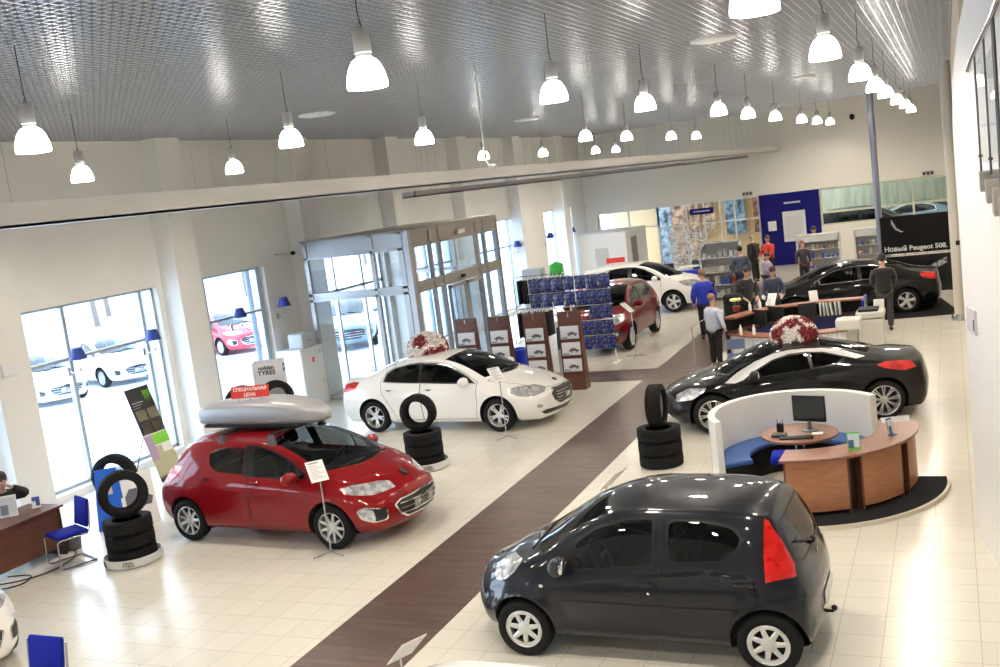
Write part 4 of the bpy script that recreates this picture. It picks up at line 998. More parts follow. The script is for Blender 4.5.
# ------------------------------------------------------------------ props
rub = pmat('tyre_rubber', (.008, .008, .009), .8, spec=.25)
def tread_mat():
    if 'tyre_tread' in MATS: return MATS['tyre_tread']
    m = pmat('tyre_tread', (.014, .014, .015), .7); nt = m.node_tree
    tc = nt.nodes.new('ShaderNodeTexCoord'); v = nt.nodes.new('ShaderNodeTexVoronoi'); v.inputs['Scale'].default_value = 38; bp = nt.nodes.new('ShaderNodeBump'); bp.inputs['Strength'].default_value = 1; bp.inputs['Distance'].default_value = .012
    nt.links.new(tc.outputs['Object'], v.inputs['Vector']); nt.links.new(v.outputs['Distance'], bp.inputs['Height']); nt.links.new(bp.outputs[0], nt.nodes['Principled BSDF'].inputs['Normal']); return m
def tyre(x, y, z, label, R_=.33, w=.2, rim=.2, up=False, rz=0, lean=0, group=None, disc=None, sticker=None):
    mb = MB(); h = w/2
    prof = [(rim, -h*.7), (rim+.012, -h*.92), (rim+.05, -h), (R_-.06, -h*.97), (R_-.028, -h*.82), (R_-.006, -h*.62), (R_-.008, -h*.52), (R_-.008, -h*.44), (R_, -h*.41), (R_, -h*.05), (R_-.008, -h*.03), (R_-.008, h*.03), (R_, h*.05), (R_, h*.41), (R_-.008, h*.44), (R_-.008, h*.52), (R_-.006, h*.62), (R_-.028, h*.82), (R_-.06, h*.97), (rim+.05, h), (rim+.012, h*.92), (rim, h*.7), (rim+.02, h*.6), (R_-.03, h*.5), (R_-.03, -h*.5), (rim+.02, -h*.6), (rim, -h*.7)]
    mb.lathe(prof, 56, 'z', cap=False)
    # tread blocks
    for k in range(44):
        a = 2*pi*k/44
        for s in (-1, 1):
            mb.x = Matrix.Rotation(a, 4, 'Z') @ Matrix.Translation((R_-.018, 0, s*h*.70)) @ Matrix.Rotation(s*.8, 4, 'Y'); mb.box(-.006, .006, -.014, .014, -.018, .018)
    mb.x = Matrix.Identity(4)
    o = mb.build('tyre', rub, angle=40); tag(o, label, 'tyre', group)
    if up:
        o.location = (x, y, z+R_); o.rotation_mode = 'QUATERNION'
        o.rotation_quaternion = (Matrix.Rotation(rz, 4, 'Z') @ Matrix.Rotation(pi/2+lean, 4, 'Y')).to_quaternion()
    else: o.location = (x, y, z+h); o.rotation_euler = (0, 0, random.uniform(0, 6))
    if disc:
        d = MB(); d.lathe([(0, .03), (rim*.9, .03), (rim*1.0, .05), (rim, .01), (0, .01)], 32); d.build('wrapping', disc, o)
    if sticker:
        st = MB(); a = sticker[0]; st.x = Matrix.Rotation(a, 4, 'Z') @ Matrix.Translation((R_+.003, 0, 0)); st.box(-.001, .002, -.05, .05, -.04, .04); st.build('sticker', sticker[1], o)
    return o
def tyre_base(x, y, rz, label, txt=True):
    e = empty('tyre_stand', (x, y, 0), rz, label, 'tyre display base'); mb = MB()
    mb.lathe([(0, 0), (.36, 0), (.40, .02), (.40, .13), (.385, .13), (.385, .035), (0, .035)], 48, a0=0); mb.build('round_base', pmat('base_grey', (.62, .63, .64), .4), e, angle=40)
    if txt:
        for a in (-1.0, -2.1):
            for body, sz, zz in (('nokian', .05, .098), ('TYRES', .06, .05)):
                t = text_mesh('lettering', body, sz, black, e, (0, 0, 0), (0, 0, 0), .001, .001)
                for v in t.data.vertices:
                    b = a+v.co.x/.402; r_ = .4015+v.co.z; v.co = (r_*cos(b), r_*sin(b), zz+v.co.y)
    return e
def price_stand(x, y, rz, label, h=1.25, tilt=35):
    e = empty('price_stand', (x, y, 0), rz, label, 'price stand'); mb = MB()
    for a in (0, 1.2, 2.6, 3.9, 5.1)[:4]: mb.tube([(0, 0, .03), (.26*cos(a*1.3), .26*sin(a*1.3), .012)], .008, 6); mb.ell((.26*cos(a*1.3), .26*sin(a*1.3), .012), (.014, .014, .012), 8, 6)
    mb.build('foot', steel, e)
    mb = MB(); mb.tube([(0, 0, .02), (0, 0, h)], .010, 8); mb.build('pole', steel, e)
    mb = MB(); mb.x = Matrix.Translation((0, 0, h)) @ Matrix.Rotation(-R(tilt), 4, 'X'); 
    mb.box(-.12, .12, -.006, .0, -.02, .32); b = mb.build('sign_board', white, e)
    mb = MB(); mb.x = Matrix.Translation((0, 0, h)) @ Matrix.Rotation(-R(tilt), 4, 'X')
    for k in range(9): mb.box(-.09, .09-.04*(k % 3), -.0085, -.006, .03+.027*k, .036+.027*k)
    mb.box(-.09, .05, -.0085, -.006, .275, .295)
    mb.build('printed_lines', pmat('print_grey', (.2, .22, .3), .6), b)
    return e
def bow(x, y, z, label, r=.36):
    e = empty('gift_bow', (x, y, z), 0, label, 'flower bow'); rnd = random.Random(int(abs(x)*100))
    wh = MB(); rd = MB(); wh.smooth = rd.smooth = True
    pts = []; n = 110
    for k in range(n):
        zz = 1-1.0*k/n*1.12; a = k*2.39996
        rr = sqrt(max(0, 1-zz*zz)); pts.append(Vector((rr*cos(a), rr*sin(a), max(zz, -.1))))
    cl = [Vector((rnd.uniform(-1, 1), rnd.uniform(-1, 1), rnd.uniform(-.1, .9))).normalized() for _ in range(8)]
    for p in pts:
        red = min((p-c).length for c in cl[:7]) < .36
        m = rd if red else wh
        q = Vector((p.x*r, p.y*r*.95, p.z*r*.86+.08)); nrm = p.normalized()
        rot = Vector((0, 0, 1)).rotation_difference(nrm).to_matrix().to_4x4()
        s_ = rnd.uniform(.05, .075)
        m.x = Matrix.Translation(q) @ rot @ Matrix.Rotation(rnd.uniform(0, 6), 4, 'Z')
        for j in range(6):   # ruffled petals
            a = j*pi/3; b = a+.75
            m.add([(0, 0, -.01), (s_*cos(a), s_*sin(a), .02+.01*(j % 2)), (s_*1.15*cos((a+b)/2), s_*1.15*sin((a+b)/2), .045), (s_*cos(b), s_*sin(b), .018)], [(0, 1, 2, 3)], True)
        m.lathe([(.010, .0), (.026, .012), (.036, .035), (.026, .05), (.012, .045)], 9, cap=False)
    wh.x = Matrix.Identity(4); wh.ell((0, 0, .10), (r*.82, r*.78, r*.66), 20, 12)
    wh.build('white_rosettes', pmat('ribbon_white', (.82, .76, .74), .55), e, angle=60); rd.build('red_rosettes', pmat('ribbon_red', (.22, .006, .012), .5), e, angle=60)
    return e
def sconce(x, y, z, rz, label, arm=.28):
    e = empty('wall_lamp', (x, y, z), rz, label, 'wall lamp', 'blue shaded lamps along the window wall'); mb = MB()
    mb.lathe([(.155, -.10), (.085, .11), (.080, .11), (.15, -.10)], 28, c=(arm, 0, 0), cap=False); mb.lathe([(0, .105), (.08, .108)], 28, c=(arm, 0, 0), cap=False)
    mb.build('lamp_shade', pmat('shade_blue', (.02, .05, .30), .6), e)
    mb = MB(); mb.tube([(0, 0, -.32), (arm*.6, 0, -.36), (arm, 0, -.30), (arm, 0, .08)], .009, 8); mb.box(-.0, .02, -.035, .035, -.40, -.25); mb.ell((arm, 0, -.3), (.03, .03, .03), 10, 8)
    mb.build('bracket', steel, e); return e
def cantilever_chair(x, y, rz, label):
    e = empty('visitor_chair', (x, y, 0), rz, label, 'chair'); mb = MB()
    mb.rbox(-.23, .23, -.235, .235, .43, .49, .03); mb.build('seat', blue, e)
    mb = MB(); mb.x = T(-.22, 0, .50, 0, 0, -R(10)); mb.rbox(-.025, .025, -.22, .22, 0, .41, .024); mb.build('backrest', blue, e)
    mb = MB()
    for s in (-1, 1): mb.tube([(-.29, s*.25, .86), (-.24, s*.25, .5), (-.2, s*.25, .43), (.2, s*.25, .43), (.24, s*.25, .40), (.25, s*.25, .06), (.22, s*.25, .018), (-.26, s*.25, .014)], .012, 8)
    mb.tube([(-.26, -.25, .014), (-.26, .25, .014)], .012, 8); mb.tube([(-.2, -.25, .43), (-.2, .25, .43)], .010, 8)
    mb.build('frame', steel, e); return e
def brochure_kiosk(x, y, rz, label, seed):
    rnd = random.Random(seed)
    e = empty('brochure_stand', (x, y, 0), rz, label, 'brochure stand', 'dark wood brochure stands in a row'); mb = MB()
    mb.x = Matrix.Shear('XY', 4, (0, 0)) if 0 else Matrix.Identity(4)
    prof = [(-.16, 0), (.14, 0), (.14, .03), (-.02, 1.74), (-.10, 1.74)]   # (y,z)
    mb.prism([(p[0], p[1]) for p in prof], -.255, .255, 'x'); mb.build('body', wood, e, bevel=.004)
    for k in range(3):
        z = 1.28-.36*k; yb = -.16+(.06)*(z/1.74)
        s = MB(); s.x = Matrix.Translation((0, yb-.018, z)) @ Matrix.Rotation(R(-4), 4, 'X'); s.box(-.21, .21, -.008, .008, -.14, .14); p = s.build('brochure_panel', pmat('brochure_grey', (.72, .73, .75), .3), e)
        s = MB(); s.x = Matrix.Translation((0, yb-.028, z)) @ Matrix.Rotation(R(-4), 4, 'X')
        cx = rnd.uniform(-.02, .09)
        s.prism([(cx-.12, -.055), (cx+.11, -.055), (cx+.115, -.025), (cx+.065, -.015), (cx+.025, .012), (cx-.055, .012), (cx-.095, -.015), (cx-.122, -.025)], -.003, 0, 'y')
        for wx in (-.07, .065): s.lathe([(0, -.004), (.024, -.004), (.024, 0)], 12, 'y', c=(cx+wx, 0, -.058))
        s.mi = 1; s.box(-.19, -.05, -.004, 0, -.125, -.10); 
        for j in range(4): s.box(-.19+.09*j, -.13+.09*j, -.004, 0, -.09, -.085)
        s.mi = 2; s.box(-.21, .21, -.002, .002, .06, .14)
        s.build('printed_picture', [pmat('print_car_dark', (.10, .11, .14), .3), pmat('print_grey', (.2, .22, .3), .6), pmat('print_pale', (.74, .76, .80), .3)], p)
        s = MB(); s.x = Matrix.Translation((0, yb-.03, z-.155)); s.box(-.22, .22, -.03, .02, -.006, .006); s.build('shelf_lip', wood, e)
    mb = MB(); mb.box(-.012, .012, -.118, -.10, 1.62, 1.72); mb.build('emblem', steel, e)
    return e
def leaflet(x, y, z, rz, label, w, h, mats, tilt=12, d=.05):
    e = empty('leaflet_holder', (x, y, z), rz, label, 'leaflet holder'); mb = MB(); mb.x = Matrix.Rotation(-R(tilt), 4, 'X')
    mb.box(-w/2, w/2, -.004, 0, .01, h); mb.build('back_plate', mats[0], e)
    mb = MB(); mb.x = Matrix.Rotation(-R(tilt), 4, 'X'); mb.box(-w*.44, w*.44, -.016, -.005, .02, h*.9); mb.build('leaflets', mats[1], e)
    mb = MB(); mb.x = Matrix.Rotation(-R(tilt), 4, 'X'); mb.box(-w*.44, 0, -.018, -.0165, .02, h*.55); mb.build('print', mats[2], e)
    mb = MB(); mb.box(-w/2, w/2, -d, d*.6, 0, .012); mb.build('foot', mats[0], e); return e
# ------------------------------------------------------------------ people
SKIN = pmat('skin', (.55, .33, .24), .55)
def person(label, loc, rz, h=1.75, bulk=0., top=(.02, .02, .025), bottom=(.012, .012, .015), hair=(.05, .03, .02), arms=None, lean=0, sit=False, hairlen=0, coat=False, sleeve=None, step=.0, bald=False):
    """faces +x; arms: [(elbow, hand)] for left(+y), right(-y)"""
    k = h/1.75
    e = empty('person', loc, rz, label, 'person')
    hipz = .5 if sit else .93
    def L(x, z): return x+lean*(z-hipz)
    sh = 1.43-(.43 if sit else 0); P = lambda x, y, z, r: (L(x, z)*k if z > hipz else x*k, y*k, z*k, r*k)
    dz = -.43 if sit else 0
    arms = arms or [((-.02, .27, 1.13), (.08, .25, .90)), ((-.02, -.27, 1.13), (.08, -.25, .90))]
    arms = [tuple((p[0], p[1], p[2]+dz) for p in a) for a in arms]
    torso = [P(0, 0, .95+dz, .12), P(-.01, 0, 1.10+dz, .105), P(0, 0, 1.28+dz, .12), P(.0, 0, 1.42+dz, .085), P(.0, 0, 1.49+dz, .052), P(.01, 0, 1.55+dz, .05), P(.025, 0, 1.63+dz, .083), P(.02, 0, 1.70+dz, .082)]
    chains = [torso]; tops = [[P(0, 0, .86+dz, .165+bulk)]+[(a[0], a[1], a[2], a[3]+(.055+bulk)*k) for a in torso[:4]]+[(torso[4][0], torso[4][1], torso[4][2]-.02*k, torso[4][3]+.022*k)]]; bots = []
    if coat: tops[0].insert(0, P(0, 0, .66+dz, .18))
    for s, (el, ha) in zip((1, -1), arms):
        shd = P(0, s*.17, 1.40+dz, .05); up = P(el[0], el[1], el[2], .045); hn = P(ha[0], ha[1], ha[2], .028)
        d = Vector(hn[:3])-Vector(up[:3]); d.normalize(); sd = d.cross(Vector((0, 0, 1))); sd = sd.normalized() if sd.length > .1 else Vector((0, 1, 0)); up2 = sd.cross(d)
        pal = Vector(hn[:3])+d*.05*k
        chains.append([torso[3], shd, up, hn, (*pal, .03*k)])
        for j, (o, ln) in enumerate(((-.028, .07), (-.010, .085), (.010, .08), (.027, .062))):
            b = pal+sd*o*k+d*.02*k; t1 = b+d*ln*.55*k; t2 = t1+d*ln*.4*k-up2*.02*k
            chains.append([(*pal, .03*k), (*b, .010*k), (*t1, .009*k), (*t2, .008*k)])
        b = Vector(hn[:3])+d*.02*k-sd*.03*k; t2 = b+(d*.05-sd*.025)*k
        chains.append([hn, (*b, .011*k), (*t2, .009*k)])
        tops.append([tops[0][-2], (*shd[:3], shd[3]+(.042+bulk*.6)*k), (*up[:3], up[3]+(.022+bulk*.6)*k), (*(Vector(hn[:3])-d*.02), .048*k)])
    for s in (1, -1):
        sx = step*s
        if sit: leg = [P(0, 0, .95+dz, .125), P(.05, s*.10, .52, .09), P(.45, s*.12, .50, .065), P(.44, s*.12, .25, .05), P(.42, s*.12, .08, .04), P(.54, s*.13, .04, .035)]
        else: leg = [P(0, 0, .95, .125), P(0, s*.09, .86, .09), P(sx*.6+.01, s*.10, .50, .062), P(sx*.9-.02, s*.10, .28, .052), P(sx, s*.10, .08, .038), P(sx+.13, s*.12, .04, .035)]
        chains.append(leg); bots.append([(*q[:3], q[3]+.024*k) for q in leg[:5]])
    body = skin_body('body', chains, SKIN, e, 1)
    tm = pmat('cloth_%d_%d_%d' % tuple(int(c*999) for c in top), top, .85, sheen=.2); bm_ = pmat('cloth_%d_%d_%d' % tuple(int(c*999) for c in bottom), bottom, .85)
    skin_body('jacket', tops, tm, e, 1); skin_body('trousers', bots, bm_, e, 1)
    for s in (1, -1):
        q = chains[-2 if s == 1 else -1]; a = Vector(q[4][:3]); mb = MB(); mb.ell((a.x+.06*k, a.y, .045*k), (.135*k, .048*k, .042*k), 14, 8); mb.build('shoe', pmat('shoe_black', (.012, .012, .012), .4), e)
    hd = Vector(torso[-1][:3]); mb = MB()
    if not bald:
        hd_ = hd+Vector((-.018, 0, .0))*k; n = 18
        for i, (cx, cz, rx, ry, rz_) in enumerate([(-.022, .015, .098, .092, .098)]+([(-.06, -.08, .06, .085, .13)] if hairlen else [])):
            mb.ell((hd.x+cx*k, 0, hd.z+cz*k), (rx*k, ry*k, rz_*k), 18, 12)
        mb.build('hair', pmat('hair_%d' % int(hair[0]*999), hair, .6), e)
    f = MB(); f.ell((hd.x+.083*k, 0, hd.z-.035*k), (.016*k, .013*k, .024*k), 10, 8); 
    for s in (1, -1): f.ell((hd.x-.0*k, s*.082*k, hd.z-.03*k), (.018*k, .012*k, .03*k), 10, 8)
    f.build('nose_and_ears', SKIN, e)
    f = MB()
    for s in (1, -1): f.ell((hd.x+.072*k, s*.032*k, hd.z-.01*k), (.012*k, .014*k, .009*k), 8, 6)
    f.build('eyes', pmat('eye_dark', (.03, .02, .02), .3), e)
    f = MB(); f.ell((hd.x+.075*k, 0, hd.z-.082*k), (.012*k, .026*k, .008*k), 8, 6); f.build('mouth', pmat('lips', (.4, .15, .13), .5), e)
    return e
# ------------------------------------------------------------------ cars
def flake(n, c, met=.35, rough=.32): m = pmat(n, c, rough, met, 1., spec=.08); m.node_tree.nodes['Principled BSDF'].inputs['Coat IOR'].default_value = 1.42; m.node_tree.nodes['Principled BSDF'].inputs['Coat Roughness'].default_value = .015; return m
P_GREY = flake('paint_anthracite', (.016, .018, .024), .4); P_RED = flake('paint_red', (.22, .002, .005), .08, .35)
P_WHITE = flake('paint_white', (.80, .80, .79), 0, .4); P_BLK = flake('paint_black', (.006, .0065, .008), .25); P_DRED = flake('paint_dark_red', (.13, .002, .005), .12)
def at_hubs(hf, hr, track, near):
    hf = Vector(hf); hr = Vector(hr); d = (hf-hr); hd = atan2(d.y, d.x); mid = (hf+hr)/2
    left = Vector((-sin(hd), cos(hd))); c = mid-left*near*track
    return (c.x, c.y, 0), hd
def lion(mb, x, y, z, s, rz=pi/2, tilt=0):
    """small rampant animal badge outline, facing out along local -y"""
    P = [(-.1, -.5), (.02, -.5), (.0, -.3), (.1, -.1), (.2, -.3), (.15, -.5), (.3, -.5), (.32, -.25), (.25, 0), (.15, .2), (.2, .42), (.05, .5), (-.12, .45), (-.3, .42), (-.28, .34), (-.12, .3), (-.1, .2), (-.3, .22), (-.45, .12), (-.42, .05), (-.25, .12), (-.08, .05), (-.3, -.05), (-.35, -.15), (-.22, -.12), (-.05, -.12), (-.05, -.3)]
    mb.x = Matrix.Translation((x, y, z)) @ Matrix.Rotation(rz, 4, 'Z') @ Matrix.Rotation(tilt, 4, 'X')
    n = len(P); mb.prism([(a*s, b*s) for a, b in P], -.006, 0, 'y'); mb.x = Matrix.Identity(4)
def front_x(S, y, z, back=False):
    sg = -1 if back else 1; h = S.bvh.ray_cast(Vector((3*sg, abs(y), z)), Vector((-sg, 0, 0)))[0]; return h.x if h else 2*sg
def std_extra(zbars, ymax, plate=None, emb=None, wip=True, rear=None, emb_up=None):
    def fn(root, S, cols, paint):
        mb = MB()
        for a in zbars: front_bar(mb, S, a-.006, a+.008, ymax, .012)
        if zbars: mb.build('grille_bars', cols['chrome'] if not isinstance(zbars, tuple) else cols['plastic'], root)
        if plate:
            txt, z, w, h, bg, fg = plate; x = front_x(S, w/2, z)+.02
            place_text_plate(root, x, z, w, h, txt, cols[bg], pmat('letter_'+fg, (.03, .03, .035) if fg == 'dark' else (.8, .8, .8), .4), 8)
        if emb:
            m = MB(); lion(m, front_x(S, 0, emb[0])+.012, 0, emb[0], emb[1], tilt=R(-25)); m.build('front_emblem', cols['chrome'], root)
        if emb_up:
            x, z, s = emb_up; m = MB(); m.x = Matrix.Translation((x, 0, z)) @ Matrix.Rotation(R(-emb_up[3] if len(emb_up) > 3 else 35), 4, 'Y') if 0 else Matrix.Identity(4)
            h = S.bvh.ray_cast(Vector((x, 0.001, 3)), Vector((0, 0, -1)))[0]; zz = h.z if h else z
            P = [(s*1.0*cos(t), s*.8*sin(t)) for t in [k*pi/8 for k in range(16)]]
            m.mi = 1; m.x = Matrix.Translation((x, 0, zz+.004)) @ Matrix.Rotation(pi/2, 4, 'Z') @ Matrix.Rotation(R(-55), 4, 'X'); m.prism([(-.95*s, .9*s), (-.9*s, -.3*s), (0, -1.1*s), (.9*s, -.3*s), (.95*s, .9*s)], -.004, .004, 'y'); m.mi = 0; lion(m, x, 0, zz+.012, s*1.6, tilt=R(-55)); m.build('front_emblem', [cols['chrome'], cols['black']], root)
        if wip:
            m = MB()
            for y0, y1 in ((.55, .0), (-.05, -.55)):
                h0 = S.bvh.ray_cast(Vector((S.sp['wind']['xc']-.02-.05, abs(y0)*.9, 3)), Vector((0, 0, -1)))[0]; h1 = S.bvh.ray_cast(Vector((S.sp['wind']['xc']-.14, abs(y1)*.9, 3)), Vector((0, 0, -1)))[0]
                if h0 and h1: m.tube([(h0.x, y0*.9, h0.z+.012), (h1.x, y1*.9, h1.z+.016)], .009, 6)
            m.build('wiper', cols['black'], root)
        m = MB(); hw = S.sp['track']
        # antenna
        xa = S.sp['wind']['xh']-.15; h = S.bvh.ray_cast(Vector((xa, .001, 3)), Vector((0, 0, -1)))[0]
        if rear: rear(root, S, cols, paint)
    return fn
def city_rear(root, S, cols, paint):
    x = front_x(S, .1, .53, True)
    place_text_plate(root, x-.012, .52, .50, .11, '', cols['white'], cols['black'], 0, back=True)
    m = MB(); zz = .985; x = front_x(S, .2, zz, True)
    m.tube([(x-.02, .03, .99), (x-.005, .22, 1.06), (front_x(S, .42, 1.12, True)-.015, .43, 1.12)], .011, 6); m.ell((x-.02, .02, .985), (.03, .035, .035)); m.build('rear_wiper', cols['black'], root)
    m = MB(); m.tube([(front_x(S, .1, .36, True)+.05, .12, .34), (front_x(S, .1, .36, True)-.055, .12, .34), (front_x(S, .1, .36, True)-.07, .12, .36)], .017, 8); m.ell((front_x(S, .1, .36, True)-.07, .12, .37), (.028, .028, .028)); m.build('tow_ball', cols['black'], root)
    m = MB(); lion(m, front_x(S, 0, .88, True)-.01, 0, .88, .07, rz=-pi/2); m.build('rear_emblem', cols['chrome'], root)
    # side repeater
    for sd in (1, -1):
        h = S.surf(.93, .74); m = MB(); m.ell((.93, (h.y+.002)*sd, .74), (.022, .008, .016)); m.build('side_repeater', cols['amber'] if 0 else cols['lamp'], root)
        h = S.surf(-.18, .70); m = MB(); m.ell((-.13, (h.y+.001)*sd, .715), (.014, .006, .014)); m.build('door_lock', cols['chrome'], root)
def low(sp, **kw): d = dict(sp); d.update(kw); return d
SP['city']['extra'] = std_extra((.44, .35), .36, None, (.72, .08), rear=city_rear)
l, h = at_hubs((-4.03, 8.56), (-1.69, 8.54), .80, 1)
build_car('c', 'car', SP['city'], P_GREY, 'dark grey five-door small car parked across the aisle nearest the viewer', l, h)
SP['hatch']['extra'] = std_extra([.40, .47, .54], .44, ('308', .475, .46, .11, 'greyplate', 'dark'), None, emb_up=(2.0, .86, .07))
l, h = at_hubs((-7.89, 11.1), (-10.48, 11.28), .9, -1); L308, H308 = l, h
build_car('c', 'car', SP['hatch'], P_RED, 'bright red hatchback carrying a grey roof box', l, h)
SP['sedan']['extra'] = std_extra([.475, .53, .585, .64], .36, ('508', .53, .34, .10, 'plate', 'light'), None, emb_up=(2.25, .8, .055))
l, h = at_hubs((-8.04, 17.19), (-10.87, 17.37), .915, -1); L508, H508 = l, h
build_car('c', 'car', SP['sedan'], P_WHITE, 'white saloon with a red and white flower bow on its roof', l, h)
SP['coupe']['extra'] = std_extra([.31, .38, .44], .36, None, (.60, .07))
l, h = at_hubs((-3.86, 16.72), (-1.17, 17.42), .92, 1); LRCZ, HRCZ = l, h
build_car('c', 'car', SP['coupe'], P_BLK, 'black coupe with silver roof arches parked behind the round white booth', l, h)
SP['crossover']['extra'] = std_extra([.47, .55, .63], .48, None, None, emb_up=(2.0, 1.0, .07))
l, h = at_hubs((-7.77, 25.45), (-7.78, 28.10), .90, 1)
build_car('c', 'car', SP['crossover'], P_DRED, 'dark red crossover facing the viewer behind the blue pack display', l, h)
l, h = at_hubs((-8.2, 31.67), (-10.85, 31.72), .90, -1)
build_car('c', 'car', low(SP['crossover'], rim='five'), P_WHITE, 'white crossover with a small red sign on its roof', l, h)
l, h = at_hubs((-4.0, 28.12), (-1.20, 28.59), .915, 1)
build_car('c', 'car', low(SP['sedan'], rim='five'), P_BLK, 'black saloon standing on a black mat before the black launch banner', l, h)
build_car('c', 'car', SP['hatch'], P_WHITE, 'white car cut by the left frame edge, only its front corner showing', (-11.70, 7.30, 0), R(-15))
build_car('c', 'car', SP['city'], P_WHITE, 'white car below the viewer with only its roof edge showing', (-3.12, 5.17, 0), pi)
build_car('c', 'car', SP['hatch'], P_WHITE, 'white parked car outside, first beyond the large left window', (-26.1, 22.6, -.1), R(-18), group='cars parked outside the windows')
build_car('c', 'car', SP['hatch'], P_WHITE, 'white parked car outside, behind the other white one', (-26.0, 25.5, -.1), R(-18), group='cars parked outside the windows')
P_RED2 = flake('paint_coral', (.75, .06, .08), 0, .4)
build_car('c', 'car', SP['hatch'], P_RED2, 'bright red car parked outside the second window', (-25.2, 30.6, -.1), R(-22), group='cars parked outside the windows')
P_PALE = flake('paint_pale_blue', (.25, .32, .38), .2, .4)
build_car('c', 'car', SP['crossover'], P_PALE, 'pale blue car parked outside seen through the entrance vestibule', (-19.5, 30.5, -.1), R(-60), group='cars parked outside the windows')
build_car('c', 'car', low(SP['crossover'], rim='five'), P_BLK, 'black off-road car in the service bay behind the high window', (-3.4, 45.9, .345), R(0), group='cars in the service bay')
build_car('c', 'car', SP['sedan'], P_PALE, 'grey saloon in the service bay beside the black off-road car', (-1.6, 49.0, .345), R(170), group='cars in the service bay')
mb = MB(); mb.box(-6.8, .3, 44.0, 51.5, 0, .34); struct(mb.build('floor_service', pmat('grey_floor', (.3, .3, .3), .5)))
mb = MB(); mb.box(-2.6, 2.6, -1.6, 1.5, 0, .012); o = mb.build('floor_mat', pmat('mat_black', (.008, .008, .009), .8, spec=.2)); o.location = (-2.75, 29.1, .001); o.rotation_euler = (0, 0, R(9.5)); tag(o, 'flat black mat lying under the black saloon', 'floor mat')
# roof box with rack and price sign on the red hatchback
rb = empty('roof_box', (L308[0]-.36, L308[1], 1.565), H308, 'large light grey roof box carried on the bright red hatchback', 'roof box')
secs = [(-1.27, .12, .02, .20), (-1.22, .27, .0, .27), (-1.0, .33, 0, .33), (-.4, .36, 0, .37), (.2, .36, 0, .365), (.6, .32, 0, .32), (.85, .25, 0, .26), (1.02, .14, .02, .19), (1.07, .05, .05, .13)]
mb = MB(); ring = 20
vs = []
for x, w, z0, z1 in secs:
    for k in range(ring):
        a = 2*pi*k/ring; c_, s_ = cos(a), sin(a); e_ = .42
        vs.append((x, w*math.copysign(abs(c_)**e_, c_)+.08, (z0+z1)/2+(z1-z0)/2*math.copysign(abs(s_)**.55, s_)))
fs = [(i*ring+k, i*ring+(k+1) % ring, (i+1)*ring+(k+1) % ring, (i+1)*ring+k) for i in range(len(secs)-1) for k in range(ring)]
fs += [tuple(range(ring-1, -1, -1)), tuple(range((len(secs)-1)*ring, len(secs)*ring))]
mb.add([(x+.10, y, z) for x, y, z in vs], [f[::-1] for f in fs], True); o = mb.build('shell', pmat('box_grey', (.36, .37, .39), .38, .35), rb, angle=None)
ss = o.modifiers.new('s', 'SUBSURF'); ss.levels = 1; ss.render_levels = 2
mb = MB(); mb.rbox(-.95, .85, -.24, .40, -.02, .03, .02); mb.build('base_tray', black, rb)
mb = MB()
for x in (-.30, .62):
    mb.box(x-.03, x+.03, -.60, .60, -.05, -.02)
mb.build('roof_bar', black, rb)
for x in (-.30, .62):
    for s in (1, -1):
        m = MB(); m.prism([(-.07, -.19), (.07, -.19), (.03, -.03), (-.03, -.03)], -.03, .03, 'y'); f = m.build('rack_foot', pmat('rack_grey', (.10, .105, .11), .4, .3), rb, bevel=.008); f.location = (x, s*.575, 0)
def roof_sign(loc, rz, label, w, h, lines, sz):
    e = empty('roof_price_sign', loc, rz, label, 'sign'); mb = MB(); mb.x = Matrix.Rotation(R(-14), 4, 'X'); mb.box(-w/2, w/2, -.012, .0, .05, .05+h)
    b = mb.build('sign_board', pmat('sign_red', (.62, .03, .02), .45), e); 
    mb = MB()
    for x in (-w*.3, 0, w*.3): mb.tube([(x, -.01, .06), (x, .02, -.0)], .006, 6)
    mb.build('feet', steel, e)
    for i, t in enumerate(lines):
        tm_ = text_mesh('sign_lettering', t, sz, pmat('letter_white', (.85, .85, .85), .5), b, (0, 0, 0), (0, 0, 0), .001, .0015)
        tm_.matrix_local = Matrix.Rotation(R(-14), 4, 'X') @ Matrix.Translation((0, -.014, .05+h*(.72-.46*i) if len(lines) > 1 else .05+h/2)) @ Matrix.Rotation(R(90), 4, 'X')
    return e
roof_sign((-9.58, 12.0, 1.915), R(12), 'red special price sign standing on the grey roof box', .60, .18, ['СПЕЦИАЛЬНАЯ', 'ЦЕНА'], .07)
roof_sign((-10.2, 32.4, 1.635), R(8), 'small red sign standing on the white crossover roof', .62, .17, [], .07)
bow(-9.95, 18.30, 1.40, 'red and white flower bow on the white saloon roof', .40)
bow(-2.62, 18.0, 1.31, 'red and white flower bow on the black coupe roof', .365)
# ------------------------------------------------------------------ furniture and displays
tyre_base(-10.85, 10.5, 0, 'round grey base under the tyre stack left of the red hatchback')
for k in range(3): tyre(-10.85, 10.5, .035+.205*k, 'winter tyre lying flat left of the red hatchback, %s of three' % ['lowest', 'middle', 'topmost'][k], .335, .2, group='tyres lying on the left display')
tyre(-10.84, 10.5, .65, 'winter tyre standing upright on the left tyre stack', .335, .21, .21, up=True, rz=R(-36))
tyre_base(-8.47, 14.97, 0, 'round grey base under the tyre stack beside the white saloon')
for k in range(3): tyre(-8.47, 14.97, .035+.205*k, 'tyre lying flat beside the white saloon, %s of three' % ['lowest', 'middle', 'topmost'][k], .33, .2, group='tyres lying on the middle display')
tyre(-8.49, 14.97, .65, 'tyre standing upright on the stack beside the white saloon', .315, .21, .20, up=True, rz=R(-84), sticker=(.9, white))
for k in range(3): tyre(-4.34, 15.02, .0+.205*k, 'tyre lying flat in front of the black coupe, %s of three' % ['lowest', 'middle', 'topmost'][k], .34, .2, sticker=(R(-95), pmat('sticker_blue', (.3, .4, .7), .5)) if k == 0 else None, group='tyres lying on the right display')
